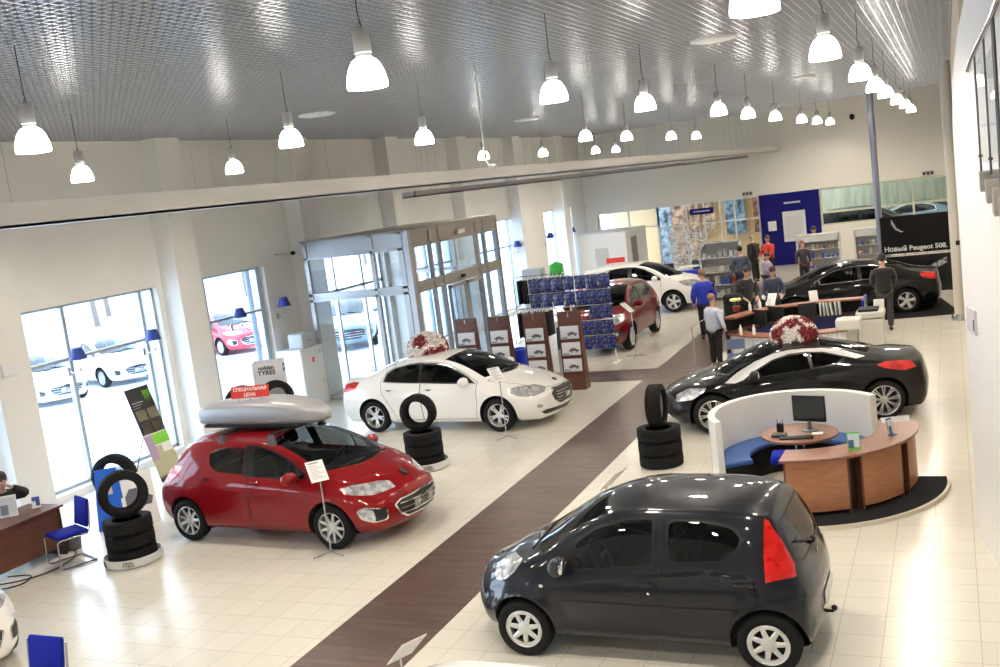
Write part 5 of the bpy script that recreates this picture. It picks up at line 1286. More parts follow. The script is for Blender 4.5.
tyre(-4.33, 15.02, .615, 'tyre with grey wrapped centre upright on the stack by the coupe', .33, .24, .24, up=True, rz=R(4), disc=pmat('wrap_grey', (.16, .165, .18), .3), sticker=(R(120), white))
# tyre display behind the red hatchback
tyre_base(-12.1, 15.4, 0, 'round grey base under the tyre display behind the red hatchback', False)
for k in range(4): tyre(-12.1, 15.4, .035+.205*k, 'tyre stacked behind the red hatchback, %s of four' % ['lowest', 'second', 'third', 'topmost'][k], .33, .2, group='tyres behind the red hatchback')
tyre(-12.32, 15.2, .87, 'upright tyre partly hidden by the red price sign, left of the tyre box', .33, .2, .2, up=True, rz=R(-60))
tyre(-11.80, 15.55, .87, 'upright tyre with a white sticker, right of the tyre box', .33, .2, .2, up=True, rz=R(-40), sticker=(.1, white))
e = empty('tyre_box', (-12.1, 15.85, .86), R(28), 'white tyre advertising box standing on the stack behind the red hatchback', 'box'); mb = MB()
mb.box(-.28, .28, -.2, .2, 0, .005)
for x0, x1, y0, y1 in ((-.28, .28, -.2, -.195), (-.28, .28, .195, .2), (-.28, -.275, -.2, .2), (.275, .28, -.2, .2)): mb.box(x0, x1, y0, y1, 0, 1.0)
mb.build('carton', [pmat('carton_white', (.68, .69, .74), .5)], e)
for t, z, s in (('nokian', .90, .11), ('TYRES', .80, .12)): text_mesh('lettering', t, s, black, e, (-.02, -.202, z), (R(90), 0, 0), .001, .003); text_mesh('lettering', t, s*.8, black, e, (.282, 0, z), (R(90), 0, R(90)), .001, .003)
# far left tyre and leaflet display by the window
tyre(-12.7, 12.2, .36, 'dark tyre upright on the blue stand beside the window', .36, .24, .23, up=True, rz=R(-70))
mb = MB(); mb.rbox(-.22, .22, -.2, .2, 0, .37, .02); o = mb.build('tyre_plinth', pmat('plinth_blue', (.05, .2, .75), .4)); o.location = (-12.75, 12.15, 0); o.rotation_euler = (0, 0, R(20)); tag(o, 'blue plinth carrying the dark upright tyre by the window', 'plinth')
e = empty('blue_leaflet_panel', (-12.42, 11.72, 0), R(45), 'bright blue leaflet panel between the blue chair and the dark tyre', 'display panel'); mb = MB(); mb.x = Matrix.Rotation(R(-6), 4, 'X'); mb.prism([(-.22, 0), (.24, 0), (.19, .96), (-.14, .96)], -.015, .015, 'y'); mb.build('panel', pmat('panel_blue', (.02, .16, .78), .4), e)
mb = MB(); mb.x = Matrix.Rotation(R(-6), 4, 'X'); mb.box(-.06, .08, -.03, -.016, .55, .78); mb.build('leaflet', white, e); mb = MB(); mb.box(-.2, .2, -.1, .15, 0, .02); mb.build('foot', steel, e)
e = empty('picture_board', (-12.0, 11.95, 0), R(50), 'sloping white board with a dark car picture beside the tyre', 'picture board'); mb = MB(); mb.x = Matrix.Rotation(R(-24), 4, 'X'); mb.box(-.26, .26, -.01, .01, 0, .85); mb.build('board', white, e)
mb = MB(); mb.x = Matrix.Rotation(R(-24), 4, 'X'); mb.prism([(-.2, .3), (.18, .3), (.22, .42), (.1, .5), (.02, .6), (-.12, .6), (-.2, .48)], -.015, -.011, 'y'); mb.build('printed_picture', pmat('print_car_dark', (.10, .11, .14), .3), e)
mb = MB(); mb.tube([(0, .3, 0), (0, .22, .55)], .012); mb.build('strut', steel, e)
# roll-up banner
e = empty('exhibition_banner', (-13.42, 14.27, 0), R(90), 'narrow banner with green block and photo squares before the window', 'banner'); W_, H_ = .60, 1.85
mb = MB(); mb.x = Matrix.Rotation(R(-17), 4, 'X'); mb.box(-W_/2, W_/2, -.006, 0, .03, H_)
def rect(x0, x1, z0, z1, mi): mb.mi = mi; mb.box(x0-W_/2, x1-W_/2, -.009, -.006, z0, z1)
rect(0, W_, .95, H_, 1); rect(.40, W_, 1.52, 1.76, 2)
for i in range(2):
    for j in range(2): rect(.06+.29*i, .30+.29*i, 1.22-.26*j, 1.42-.26*j, 3)
for j in range(3): rect(.06, .34-.05*j, 1.56-.05*j, 1.575-.05*j, 4)
rect(.2, W_, .72, .93, 2); rect(0, .2, .45, .93, 5); rect(0, W_, .1, .55, 6); rect(0, W_, .03, .14, 1); rect(.2, .34, .55, .7, 6)
mb.build('printed_sheet', [white, pmat('ban_black', (.02, .02, .02), .5), pmat('ban_green', (.22, .62, .05), .5), pmat('ban_photo', (.42, .36, .26), .5), white, pmat('ban_purple', (.42, .33, .50), .5), ramp_mat('ban_olive', [(.35, (.42, .45, .26)), (.65, (.55, .45, .33))], 'noise', 5, .5)], e, angle=None)
mb = MB(); mb.tube([(0, .02, .02), (-.0, .54, 1.72)], .010, 8); mb.tube([(0, .38, 1.2), (-.36, .62, .02)], .009, 8); mb.tube([(0, .38, 1.2), (.3, .62, .02)], .009, 8); mb.ell((-.36, .62, .02), (.02, .02, .02), 8, 6); mb.build('tripod', black, e)
# price stands
price_stand(-7.86, 11.0, R(48), 'price stand in front of the red hatchback wheel', 1.02, 48)
price_stand(-7.74, 16.80, R(50), 'price stand in front of the white saloon wheel', 1.08, 48)
price_stand(-7.40, 24.35, R(78), 'price stand at the nose of the dark red crossover', 1.15, 48)
price_stand(-5.38, 22.08, R(-95), 'price stand on the brown strip left of the black coupe', 1.0, 60)
price_stand(-4.12, 6.45, R(-115), 'price stand seen from behind beside the brown strip, nearest the viewer', 1.02, 48)
price_stand(-3.72, 10.55, R(-105), 'price stand seen over the windscreen of the dark grey car', 1.08, 48)
# brochure stands, packs
for k, (x, lab) in enumerate([(-10.24, 'leftmost of the four'), (-9.42, 'second from the left of the four'), (-8.56, 'third from the left of the four'), (-7.74, 'rightmost of the four')]):
    brochure_kiosk(x, 20.86, 0, 'dark wood brochure stand with pale car pictures, '+lab, 3+k)
e = empty('wire_display_rack', (-8.7, 23.62, 0), 0, 'white wire rack hung with blue patterned packs behind the brochure stands', 'display rack'); mb = MB()
for x in (-1.1, -.05, .98): mb.box(x-.02, x+.02, .10, .13, 0, 2.25)
for z in (2.24, 1.84, 1.46, 1.08, .70):
    mb.tube([(-1.15 if z > 1.4 else -.05, .10, z), (1.05, .10, z)], .008, 6)
for x in (-1.1, -.05, .98): mb.box(x-.05, x+.05, -.15, .35, 0, .02)
mb.build('wire_frame', pmat('wire_white', (.75, .76, .78), .35), e)
packm = ramp_mat('pack_pattern', [(0, (.015, .02, .14)), (.40, (.02, .03, .26)), (.52, (.05, .08, .10)), (.58, (.22, .24, .22)), (.66, (.02, .03, .18)), (.8, (.08, .12, .08))], 'noise', 14, .25, coat=.6, detail=2, const=True)
mb = MB(); mb.rbox(-.145, .145, -.018, .018, -.32, -.01, .015); mb.box(-.145, .145, -.003, .003, -.02, .02); pk = mb.build('blue_pack', packm)
tag(pk, 'flat blue patterned pack hanging on the white wire rack', 'pack', 'blue packs on the wire rack'); firstp = True
for z, xs in ((2.20, range(7)), (1.82, range(7)), (1.44, range(5, 7)), (1.06, range(4, 7)), (.68, range(4, 7))):
    for i in xs:
        o = pk if firstp else pk.copy()
        if not firstp: COL.objects.link(o)
        firstp = False; o.location = (-9.64+.305*i+random.uniform(-.01, .01), 23.68, z); o.rotation_euler = (0, random.uniform(-.03, .03), 0)
def garment_rack(x, y, rz, label, z, w):
    e = empty('clothes_rail', (x, y, 0), rz, label, 'clothes rail'); mb = MB()
    for s in (-1, 1): mb.tube([(s*w/2, 0, .02), (s*w/2, 0, z-.1), (s*(w/2-.1), 0, z)], .015, 8); mb.tube([(s*w/2, -.25, .02), (s*w/2, .25, .02)], .015, 8)
    mb.tube([(-w/2+.1, 0, z), (w/2-.1, 0, z)], .015, 8); mb.build('rail_frame', steel, e); n = 0
    g = MB(); g.rbox(-.035, .035, -.22, .22, -.80, -.10, .03); g0 = g.build('garment', black); tag(g0, 'black garment on a white hanger, '+label, 'garment', 'garments, '+label)
    hg = MB(); hg.tube([(0, -.2, -.12), (0, 0, -.03), (0, .2, -.12)], .008, 6); hg.tube([(0, 0, -.03), (0, 0, .02)], .004, 5); hg.box(-.003, .003, -.2, -.05, -.13, -.06); hg.build('hanger', white, g0); al = [o for o in COL.objects if o is g0 or o.parent is g0]
    for i in range(11):
        o = g0 if i == 0 else copy_tree(g0, None, al); v = Matrix.Rotation(rz, 4, 'Z') @ Vector((-w/2+.22+i*(w-.44)/10, 0, z)); o.location = (x+v.x, y+v.y, z); o.rotation_euler = (0, 0, rz+random.uniform(-.2, .2))
garment_rack(-11.0, 27.6, R(4), 'on the high clothes rail beside the vestibule', 1.95, 1.7)
garment_rack(-10.9, 26.6, R(4), 'on the low clothes rail beside the vestibule', 1.12, 1.3)
e = empty('umbrella_display', (-12.6, 33.2, 0), 0, 'bright green folded umbrella and grey case beyond the clothes rails', 'umbrella'); mb = MB(); mb.lathe([(.02, .6), (.16, .8), (.26, 1.3), (.24, 1.75), (.04, 1.85)], 14); mb.build('folded_canopy', pmat('green_cloth', (.03, .35, .05), .7), e, angle=30); mb = MB(); mb.tube([(0, 0, 0), (0, 0, 1.9)], .02); mb.lathe([(0, 0), (.25, 0), (.25, .05), (0, .05)], 20); mb.build('pole', steel, e)
small_box('suitcase_display', 'grey cupboard standing left of the green umbrella', 'cupboard', -13.8, -13.1, 32.9, 33.4, 0, 1.7, pmat('case_grey', (.40, .42, .45), .5), bevel=.03)
small_box('white_table', 'white table top glimpsed behind the blue packs', 'table', -10.2, -9.1, 29.2, 29.8, .72, .76, white)
mb = MB()
for x in (-10.15, -9.2):
    for y in (29.25, 29.75): mb.box(x-.02, x+.02, y-.02, y+.02, 0, .72)
e = [o for o in COL.objects if o.name.startswith('white_table')][0]; lg = mb.build('leg_frame', steel, e); lg.matrix_parent_inverse = Matrix.Translation((9.65, -29.5, -.72))
leaflet(-9.0, 21.6, .0, 0, 'tall white and blue poster stand between the two right brochure stands', .34, 1.35, (white, pmat('poster_navy', (.02, .05, .20), .4), pmat('poster_light', (.6, .64, .7), .4)), 3, .1)
leaflet(-8.15, 21.35, .0, 0, 'white and dark blue poster stand beside the rightmost brochure stand', .34, 1.45, (white, pmat('poster_teal', (.03, .10, .16), .4), pmat('poster_light', (.6, .64, .7), .4)), 3, .1)
mb = MB(); mb.lathe([(.18, 0), (.25, .6), (.25, .62), (.17, .62), (.15, .05), (0, .05)], 20); o = mb.build('blue_bin', pmat('bin_blue', (.01, .04, .6), .4), angle=30); o.location = (-9.95, 22.9, 0); tag(o, 'bright blue bin behind the brochure stands', 'bin')
# ---- round booth
B = Vector((-2.08, 14.0))
def arc(r, a0, a1, n=24): return [(r*cos(R(a0+(a1-a0)*k/n)), r*sin(R(a0+(a1-a0)*k/n))) for k in range(n+1)]
def ringpoly(r0, r1, a0, a1, n=28): return arc(r1, a0, a1, n)+arc(r0, a1, a0, n)
e = empty('booth_platform', (B.x, B.y, 0), 0, 'black carpeted platform with pale edge under the wooden counter', 'platform'); mb = MB(); mb.prism(arc(1.86, -142, 7, 40)+[(.2, .225), (-.6, -.9)], 0, .05, smooth=False); mb.build('edge', pmat('platform_edge', (.60, .57, .48), .5), e, angle=30)
mb = MB(); mb.prism(arc(1.82, -141, 6.5, 40)+[(.22, .205), (-.58, -.9)], .05, .056); mb.build('carpet', pmat('carpet_dark', (.020, .021, .024), .95, spec=.1), e, angle=30)
e = empty('booth_partition', (B.x, B.y, 0), 0, 'curved white booth wall around the round table', 'partition'); mb = MB(); mb.prism(ringpoly(1.10, 1.20, 36, 214), 0.0, 1.08, smooth=True); o = mb.build('curved_panel', pmat('booth_white', (.78, .78, .76), .45), e, angle=40, bevel=.01)
e = empty('booth_bench', (B.x, B.y, 0), 0, 'blue curved bench inside the white booth wall', 'bench'); mb = MB(); mb.prism(ringpoly(.68, 1.09, 39, 211), .40, .47, smooth=True); mb.build('seat', pmat('bench_blue', (.035, .10, .33), .5), e, angle=40, bevel=.02)
mb = MB(); mb.prism(ringpoly(.74, 1.08, 40, 210), 0.0, .40, smooth=True); mb.build('base', black, e, angle=40)
e = empty('round_table', (B.x, B.y+.02, 0), 0, 'round brown table with a computer inside the booth', 'table'); mb = MB(); mb.lathe([(0, .70), (.51, .70), (.515, .71), (.515, .725), (.51, .735), (0, .735)], 48); mb.build('tabletop', cherryt, e, angle=40)
for s in (-1, 1): mb = MB(); mb.tube([(s*.05, -.05, 0.0), (s*.05, -.05, .70)], .022, 10); mb.build('leg', pmat('chrome', (.75, .76, .78), .12, 1.), e)
e = empty('monitor', (-1.97, 14.06, .735), R(-14), 'black flat computer monitor on the round table', 'monitor'); mb = MB(); mb.x = Matrix.Translation((0, .1, .12)); mb.rbox(-.23, .23, -.02, .02, 0, .36, .01); s = mb.build('screen_case', black, e); mb = MB(); mb.box(-.215, .215, .078, .0795, .135, .465); mb.build('screen', pmat('screen_off', (.008, .009, .011), .12), s)
mb = MB(); mb.lathe([(0, 0), (.12, 0), (.12, .012), (.03, .02), (.025, .13), (0, .13)], 24, c=(0, .08, 0)); mb.build('stand', pmat('stand_grey', (.1, .1, .11), .4), e, angle=40)
e = empty('keyboard', (-2.08, 13.72, .737), R(6), 'black keyboard in front of the monitor on the round table', 'keyboard'); mb = MB(); mb.rbox(-.22, .22, -.075, .075, 0, .018, .008); mb.build('case', black, e); mb = MB()
for i in range(14):
    for j in range(5): mb.box(-.205+.029*i, -.205+.029*i+.023, -.065+.026*j, -.065+.026*j+.02, .018, .023)
mb.build('keys', pmat('key_dark', (.03, .03, .033), .5), e)
e = empty('pen_holder', (-2.34, 14.08, .737), 0, 'black pen holder with pens on the round table', 'pen holder'); mb = MB(); mb.lathe([(0, 0), (.05, 0), (.05, .11), (.044, .11), (.044, .01), (0, .01)], 20); mb.build('cup', black, e, angle=40)
for k in range(5): mb = MB(); mb.tube([(.02*cos(k*1.3), .02*sin(k*1.3), .01), (.045*cos(k*1.3), .045*sin(k*1.3), .17)], .004, 6); mb.build('pen', pmat('pen_%d' % (k % 3), [(.1, .1, .4), (.5, .5, .5), (.02, .02, .02)][k % 3], .4), e)
small_box('telephone_set', 'dark desk telephone left of the keyboard on the round table', 'telephone', -2.42, -2.22, 13.76, 13.92, .737, .775, pmat('phone_dark', (.03, .03, .035), .4), bevel=.015)
small_box('paper_stack', 'white note paper right of the monitor foot on the round table', 'paper', -1.9, -1.76, 13.86, 13.98, .737, .75, white, bevel=.002)
e = empty('booth_stool', (-2.12, 13.30, .056), R(5), 'low dark blue seat pushed up to the round table', 'stool'); mb = MB(); mb.rbox(-.24, .24, -.16, .2, .48, .60, .04); mb.build('seat', blue, e); mb = MB(); mb.lathe([(0, 0), (.2, 0), (.2, .02), (.03, .03), (.03, .49), (0, .49)], 24); mb.build('pedestal', steel, e, angle=40)
e = empty('curved_counter', (B.x, B.y, .056), 0, 'curved cherry wood counter on the black platform', 'counter'); mb = MB(); mb.prism(ringpoly(1.02, 1.52, -92, 12, 30), .70, .735, smooth=True); mb.build('countertop', cherryt, e, angle=40, bevel=.004)
for a0, a1 in ((-90, -60), (-53, -26), (-19, 9)):
    mb = MB(); mb.prism(ringpoly(1.44, 1.47, a0, a1, 10), .05, .70, smooth=True); mb.build('front_panel', cherry, e, angle=40)
for a in (-90, -60, -53, -26, -19, 9):
    mb = MB(); mb.prism([(c*cos(R(a))+d*sin(R(a)), c*sin(R(a))-d*cos(R(a))) for c, d in ((1.08, -.012), (1.47, -.012), (1.47, .012), (1.08, .012))], 0, .70); mb.build('side_panel', wood, e)
mb = MB(); mb.prism(ringpoly(1.30, 1.32, -90, 9, 24), .0, .70, smooth=True); mb.build('inner_panel', pmat('wood_dark', (.035, .015, .012), .4), e, angle=40)
leaflet(B.x+1.3*cos(R(-52)), B.y+1.3*sin(R(-52)), .791, R(12), 'green and white leaflet holder on the curved wooden counter', .15, .21, (pmat('leaf_green', (.15, .55, .08), .4), pmat('leaf_pale', (.55, .62, .68), .4), pmat('leaf_navy', (.05, .12, .25), .4)))
leaflet(B.x+1.27*cos(R(-18)), B.y+1.27*sin(R(-18)), .791, R(50), 'small blue leaflet holder at the right end of the curved counter', .085, .22, (pmat('leaf_blue', (.03, .09, .35), .4), pmat('leaf_pale', (.55, .62, .68), .4), pmat('leaf_navy', (.05, .12, .25), .4)))
e = empty('car_ramp_stand', (-.98, 16.72, 0), R(20), 'small grey sloping information plate beside the coupe rear wheel', 'information plate'); mb = MB(); mb.x = Matrix.Translation((0, 0, .10)) @ Matrix.Rotation(R(38), 4, 'X'); mb.box(-.22, .22, -.16, .16, .0, .02); mb.build('plate', pmat('plate_light', (.55, .56, .57), .3, .4), e); mb = MB()
for x in (-.2, .3):
    for y in (-.15, .15): mb.tube([(x*.8, y*.8, .0), (x*.8, y*.8, .10+y*.6)], .012, 6)
mb.build('leg_frame', steel, e)
# ---- left desk area
e = empty('office_desk', (-12.75, 9.2, 0), 0, 'dark brown desk at the left frame edge', 'desk'); mb = MB(); mb.box(-.22, .5, -.35, 1.5, .72, .755); mb.build('desktop', wood, e, bevel=.004); mb = MB(); mb.box(.42, .45, -.3, 1.45, .14, .72); mb.build('modesty_panel', wood, e); mb = MB(); mb.box(-.2, .46, 1.42, 1.46, 0, .72); mb.box(-.2, .46, -.34, -.30, 0, .72); mb.build('side_panel', pmat('wood_dark', (.035, .015, .012), .4), e)
leaflet(-12.72, 10.15, .755, R(38), 'white document holder standing on the brown desk', .24, .30, (white, pmat('poster_light', (.6, .64, .7), .4), pmat('print_grey', (.2, .22, .3), .6)), 10)
leaflet(-12.62, 10.55, .755, R(38), 'small blue and white card holder on the brown desk', .12, .17, (white, pmat('leaf_blue', (.03, .09, .35), .4), white), 10)
mb = MB(); mb.lathe([(0, 0), (.12, 0), (.15, .32), (.145, .32), (.115, .01), (0, .01)], 24); o = mb.build('waste_bin', pmat('bin_grey', (.12, .13, .14), .5), angle=40); o.location = (-12.38, 10.85, 0); tag(o, 'grey waste bin beside the end of the brown desk', 'waste bin')
for k, (pts, lab) in enumerate([([(-12.6, 9.3, .015), (-12.1, 9.6, .015), (-11.9, 10.0, .015), (-12.0, 10.5, .015), (-12.3, 10.8, .015)], 'black cable curling over the floor below the desk end'), ([(-12.7, 9.5, .015), (-12.2, 9.3, .015), (-11.95, 9.5, .015), (-12.1, 9.8, .015), (-12.5, 9.7, .015)], 'black cable lying in a loop under the desk front')]):
    mb = MB(); P = [Vector(p) for p in pts]; Q = []
    for i in range(len(P)-1):
        for t in range(6):
            t_ = t/6; p0 = P[max(i-1, 0)]; p1 = P[i]; p2 = P[i+1]; p3 = P[min(i+2, len(P)-1)]
            Q.append(.5*((2*p1)+(p2-p0)*t_+(2*p0-5*p1+4*p2-p3)*t_**2+(3*p1-p0-3*p2+p3)*t_**3))
    mb.tube(Q, .009, 6); tag(mb.build('floor_cable', black), lab, 'cable')
small_box('computer_tower', 'black computer case under the brown desk', 'computer', -12.85, -12.6, 9.0, 9.45, 0, .42, black)
cantilever_chair(-11.85, 10.32, R(-112), 'blue visitor chair beside the brown desk')
cantilever_chair(-8.05, 6.26, R(-90), 'blue chair at the bottom frame edge with only its back showing')
# ---- cabinet by the vestibule
e = empty('white_cabinet', (-14.35, 20.15, 0), 0, 'tall white cabinet left of the vestibule', 'cabinet'); mb = MB(); mb.box(-.42, .28, -.45, .48, 0, 1.42); mb.build('carcass', white, e, bevel=.01)
for z0, z1 in ((.06, .68), (.72, 1.38)):
    mb = MB(); mb.box(.28, .295, -.42, .45, z0, z1); d = mb.build('door', white, e, bevel=.003); mb = MB(); mb.ell((.305, .3, z1-.12), (.012, .02, .02)); mb.build('knob', steel, d)
mb = MB(); mb.box(.296, .299, -.05, .05, 1.05, 1.17); mb.build('red_label', pmat('label_red', (.7, .03, .05), .5), e)
e = empty('cash_machine', (-14.3, 20.15, 1.42), R(0), 'grey box with two dark sockets on top of the white cabinet', 'grey box'); mb = MB(); mb.rbox(-.22, .2, -.26, .26, 0, .36, .04); mb.build('case', pmat('box_palegrey', (.5, .52, .54), .4), e); mb = MB()
for y in (-.06, .06): mb.cbox((.203, y, .16), (.01, .03, .03))
mb.build('sockets', black, e)
small_box('black_case', 'black flat case on the floor in front of the white cabinet', 'case', -13.6, -13.0, 18.5, 18.9, 0, .12, black)
small_box('thermostat_box', 'white thermostat box on the pillar by the left frame edge', 'thermostat', -14.4, -14.34, 11.85, 12.15, 2.5, 2.72, white, bevel=.015)
e = empty('security_camera', (-14.4, 20.35, 3.62), 0, 'black security camera on the wall by the vestibule corner', 'camera'); mb = MB(); mb.ell((.16, -.1, .05), (.07, .05, .05)); mb.build('housing', black, e); mb = MB(); mb.tube([(-.44, 0, .05), (.12, -.05, .05)], .015); mb.build('arm', steel, e)
e = empty('security_camera', (-3.35, 43.42, 5.62), 0, 'small black security camera high on the far wall', 'camera'); mb = MB(); mb.ell((0, -.22, 0), (.10, .14, .12)); mb.build('housing', black, e); mb = MB(); mb.box(-.06, .06, -.04, .07, -.08, .08); mb.build('mount', white, e)
for k, (y, z, lab) in enumerate([(13.74, 2.55, 'first from the left, on the large left window'), (15.69, 2.55, 'second from the left, on the large left window'), (18.48, 2.55, 'in front of the second window'), (20.1, 2.55, 'above the white cabinet'), (34.87, 2.5, 'on the window beyond the vestibule'), (38.23, 2.5, 'on the pillar beside the farthest window'), (40.99, 2.5, 'on the farthest window')]):
    sconce(-14.95 if k not in (3, 5) else -14.85, y, z, 0, 'blue shaded wall lamp '+lab, .3 if k not in (3, 5) else .25)
# ---- far zone
e = empty('office_box', (-13.45, 41.9, 0), 0, 'white windowless office block in the far left corner', 'office block'); mb = MB(); mb.box(-.75, 1.3, -1.6, 1.5, 0, 2.25); mb.build('walls', pmat('office_white', (.74, .75, .77), .6), e); mb = MB(); mb.box(-.05, .5, -1.63, -1.6, .9, 1.65); mb.build('blind', pmat('blind_grey', (.5, .51, .50), .6), e); mb = MB(); mb.box(1.3, 1.32, -.9, -.1, .5, 1.95); mb.build('dark_poster', ramp_mat('poster_dark_pat', [(.3, (.04, .04, .045)), (.7, (.30, .31, .32))], 'noise', 9, .5), e)
e = empty('blue_wall_sign', (-9.64, 43.38, 2.45), 0, 'long dark blue sign over the shop windows', 'sign'); mb = MB(); mb.box(-.5, .5, -.06, .0, 0, .26); mb.build('board', navy, e); mb = MB()
for k in range(7): mb.box(-.33+.1*k, -.26+.1*k, -.064, -.06, .11, .16)
mb.build('pale_print', white, e)
e = empty('notice_poster', (-5.9, 43.42, .95), R(0), 'white poster on the dark blue wall', 'poster'); mb = MB(); mb.box(-.45, .45, -.02, 0, 0, 1.24); mb.build('sheet', pmat('sheet_white', (.66, .68, .70), .5), e); mb = MB()
for k in range(14): mb.box(-.34, .34, -.023, -.02, .15+.065*k, .175+.065*k)
mb.build('printed_lines', pmat('print_light', (.5, .52, .56), .6), e)
mb = MB()
for k in range(8): mb.box(-6.25+.085*k, -6.2+.085*k, 43.40, 43.42, 2.5, 2.58)
e2 = mb.build('wall_lettering', white); tag(e2, 'short row of pale lettering high on the dark blue wall', 'sign')
small_box('wall_leaflets', 'white leaflet pocket on the dark blue wall left of the poster', 'leaflet pocket', -6.95, -6.62, 43.36, 43.42, 1.45, 1.85, white)
for k, (x, lab) in enumerate([(-7.69, 'above the left edge of the dark blue wall'), (-.75, 'above the service bay window')]):
    e = empty('emergency_light', (x, 43.5, 3.1), 0, 'small twin emergency light '+lab, 'emergency light'); mb = MB(); mb.box(-.2, .2, -.06, 0, 0, .06); mb.build('body', pmat('em_grey', (.25, .25, .25), .5), e)
    mb = MB()
    for s in (-1, 0, 1): mb.ell((.15*s, -.07, -.03), (.045, .05, .045), 10, 8)
    mb.build('lamp_heads', black, e)
def alloy(x, y, z, label):
    e = empty('alloy_wheel', (x, y, z), 0, label, 'alloy wheel', 'alloy wheels on the far display'); mb = MB(); mb.lathe([(.225, -.02), (.265, -.03), (.265, .04), (.23, .02)], 28, 'y', cap=False); mb.build('rim_ring', pmat('alloy_bright', (.7, .7, .72), .35, .4), e)
    mb = MB()
    for k in range(7):
        a = 2*pi*k/7; mb.tube([(.03*cos(a), -.01, .03*sin(a)), (.24*cos(a), -.02, .24*sin(a))], [.03, .022], 6)
    mb.ell((0, -.02, 0), (.06, .02, .06)); mb.build('spokes', pmat('alloy_bright', (.7, .7, .72), .35, .4), e)
e = empty('wheel_display', (-10.1, 42.4, 0), 0, 'slim white display frame carrying the alloy wheels', 'display frame'); mb = MB()
for x in (-.75, 0, .75): mb.box(x-.02, x+.02, 0.06, .1, 0, 1.95)
for z in (.75, 1.25, 1.75): mb.box(-.75, .75, .05, .09, z-.015, z+.015)
mb.box(-.8, .8, -.2, .3, 0, .03); mb.build('frame', white, e)
for r_, z in enumerate((1.66, 1.10, .54)):
    for c_, x in enumerate((-10.68, -10.10, -9.52)): alloy(x, 42.38, z, 'alloy wheel on the far display, %s row, %s' % (['top', 'middle', 'bottom'][r_], ['left', 'centre', 'right'][c_]))
for k, (x, w, z0, z1, c, lab) in enumerate([(-11.3, 1.3, .1, 3.0, (.42, .30, .24), 'brown photo panel left of the alloy wheels'), (-9.0, .9, 1.2, 3.0, (.16, .30, .52), 'pale blue photo panel right of the sign'), (-7.9, .55, 1.2, 3.0, (.30, .16, .12), 'brown photo panel next to the dark blue wall'), (-12.3, .7, .1, 3.0, (.30, .42, .60), 'tall blue window panel left in the far shop'), (-10.2, .6, 1.4, 3.0, (.45, .36, .30), 'tall tan photo panel behind the alloy wheels')]):
    mb = MB(); mb.box(-w/2, w/2, -.02, 0, 0, z1-z0); o = mb.build('photo_panel', ramp_mat('photo_%d' % k, [(.36, tuple(q*.12 for q in c)), (.5, tuple(q*.8 for q in c)), (.62, tuple(min(.8, q*1.6) for q in c))], 'noise', 3.2, .5, detail=4), angle=None); o.location = (x, 47.3, z0); tag(o, lab, 'photo panel')
l_ = bpy.data.lights.new('shop_light', 'AREA'); l_.energy = 40; l_.size = 5; l_.size_y = 2; l_.shape = 'RECTANGLE'; l_.color = (1, .82, .55); o = bpy.data.objects.new('shop_light', l_); COL.objects.link(o); o.location = (-10.5, 45.6, 3.15)
l_ = bpy.data.lights.new('service_light', 'AREA'); l_.energy = 45; l_.size = 5; l_.size_y = 4; l_.shape = 'RECTANGLE'; l_.color = (.95, 1, .9); o = bpy.data.objects.new('service_light', l_); COL.objects.link(o); o.location = (-3, 47.5, 5.5)
def goods_cabinet(x, y, w, h, label, seed):
    rnd = random.Random(seed); e = empty('display_cabinet', (x, y, 0), 0, label, 'display cabinet'); mb = MB(); d = .4
    for s in (-1, 1): mb.box(s*w/2-.03, s*w/2+.03, -d/2, d/2, 0, h)
    mb.box(-w/2, w/2, -d/2, d/2, h-.26, h); mb.box(-w/2, w/2, -d/2, d/2, 0, .08); mb.box(-w/2, w/2, d/2-.02, d/2, 0, h); mb.build('carcass', pmat('cabinet_grey', (.62, .63, .63), .4), e)
    mb = MB()
    for z in (.45, .8, 1.12): mb.box(-w/2, w/2, -d/2+.02, d/2, z, z+.015)
    mb.build('shelves', white, e)
    cols = [(.5, .5, .5), (.12, .12, .14), (.05, .08, .3), (.35, .2, .15), (.7, .7, .7), (.3, .3, .32)]
    for z, n_ in ((.09, 'bottom'), (.465, 'second'), (.815, 'third'), (1.135, 'top')):
        xx = -w/2+.08; i = 0
        while xx < w/2-.12:
            ww = rnd.uniform(.07, .16); hh = rnd.uniform(.08, .2); m = MB(); c = cols[rnd.randrange(6)]
            if rnd.random() < .4: m.lathe([(0, 0), (ww*.42, 0), (ww*.45, hh*.6), (ww*.2, hh), (0, hh)], 12)
            else: m.rbox(-ww*.45, ww*.45, -.05, .05, 0, hh, .012)
            o = m.build('boxed_accessory', pmat('goods_%d' % cols.index(c), c, .4), angle=40); o.location = (x+xx+ww/2, y-.06, z); i += 1
            tag(o, 'small accessory on the %s shelf of the %s' % (n_, label.split(' behind')[0].split(' beside')[0]), 'accessory', 'accessories in the '+label.split(' behind')[0].split(' beside')[0]); xx += ww+.03
goods_cabinet(-4.28, 37.0, 1.4, 1.66, 'wide grey display cabinet behind the black saloon', 5)
goods_cabinet(-2.5, 37.0, 1.15, 1.70, 'narrow grey display cabinet beside the steel column', 9)
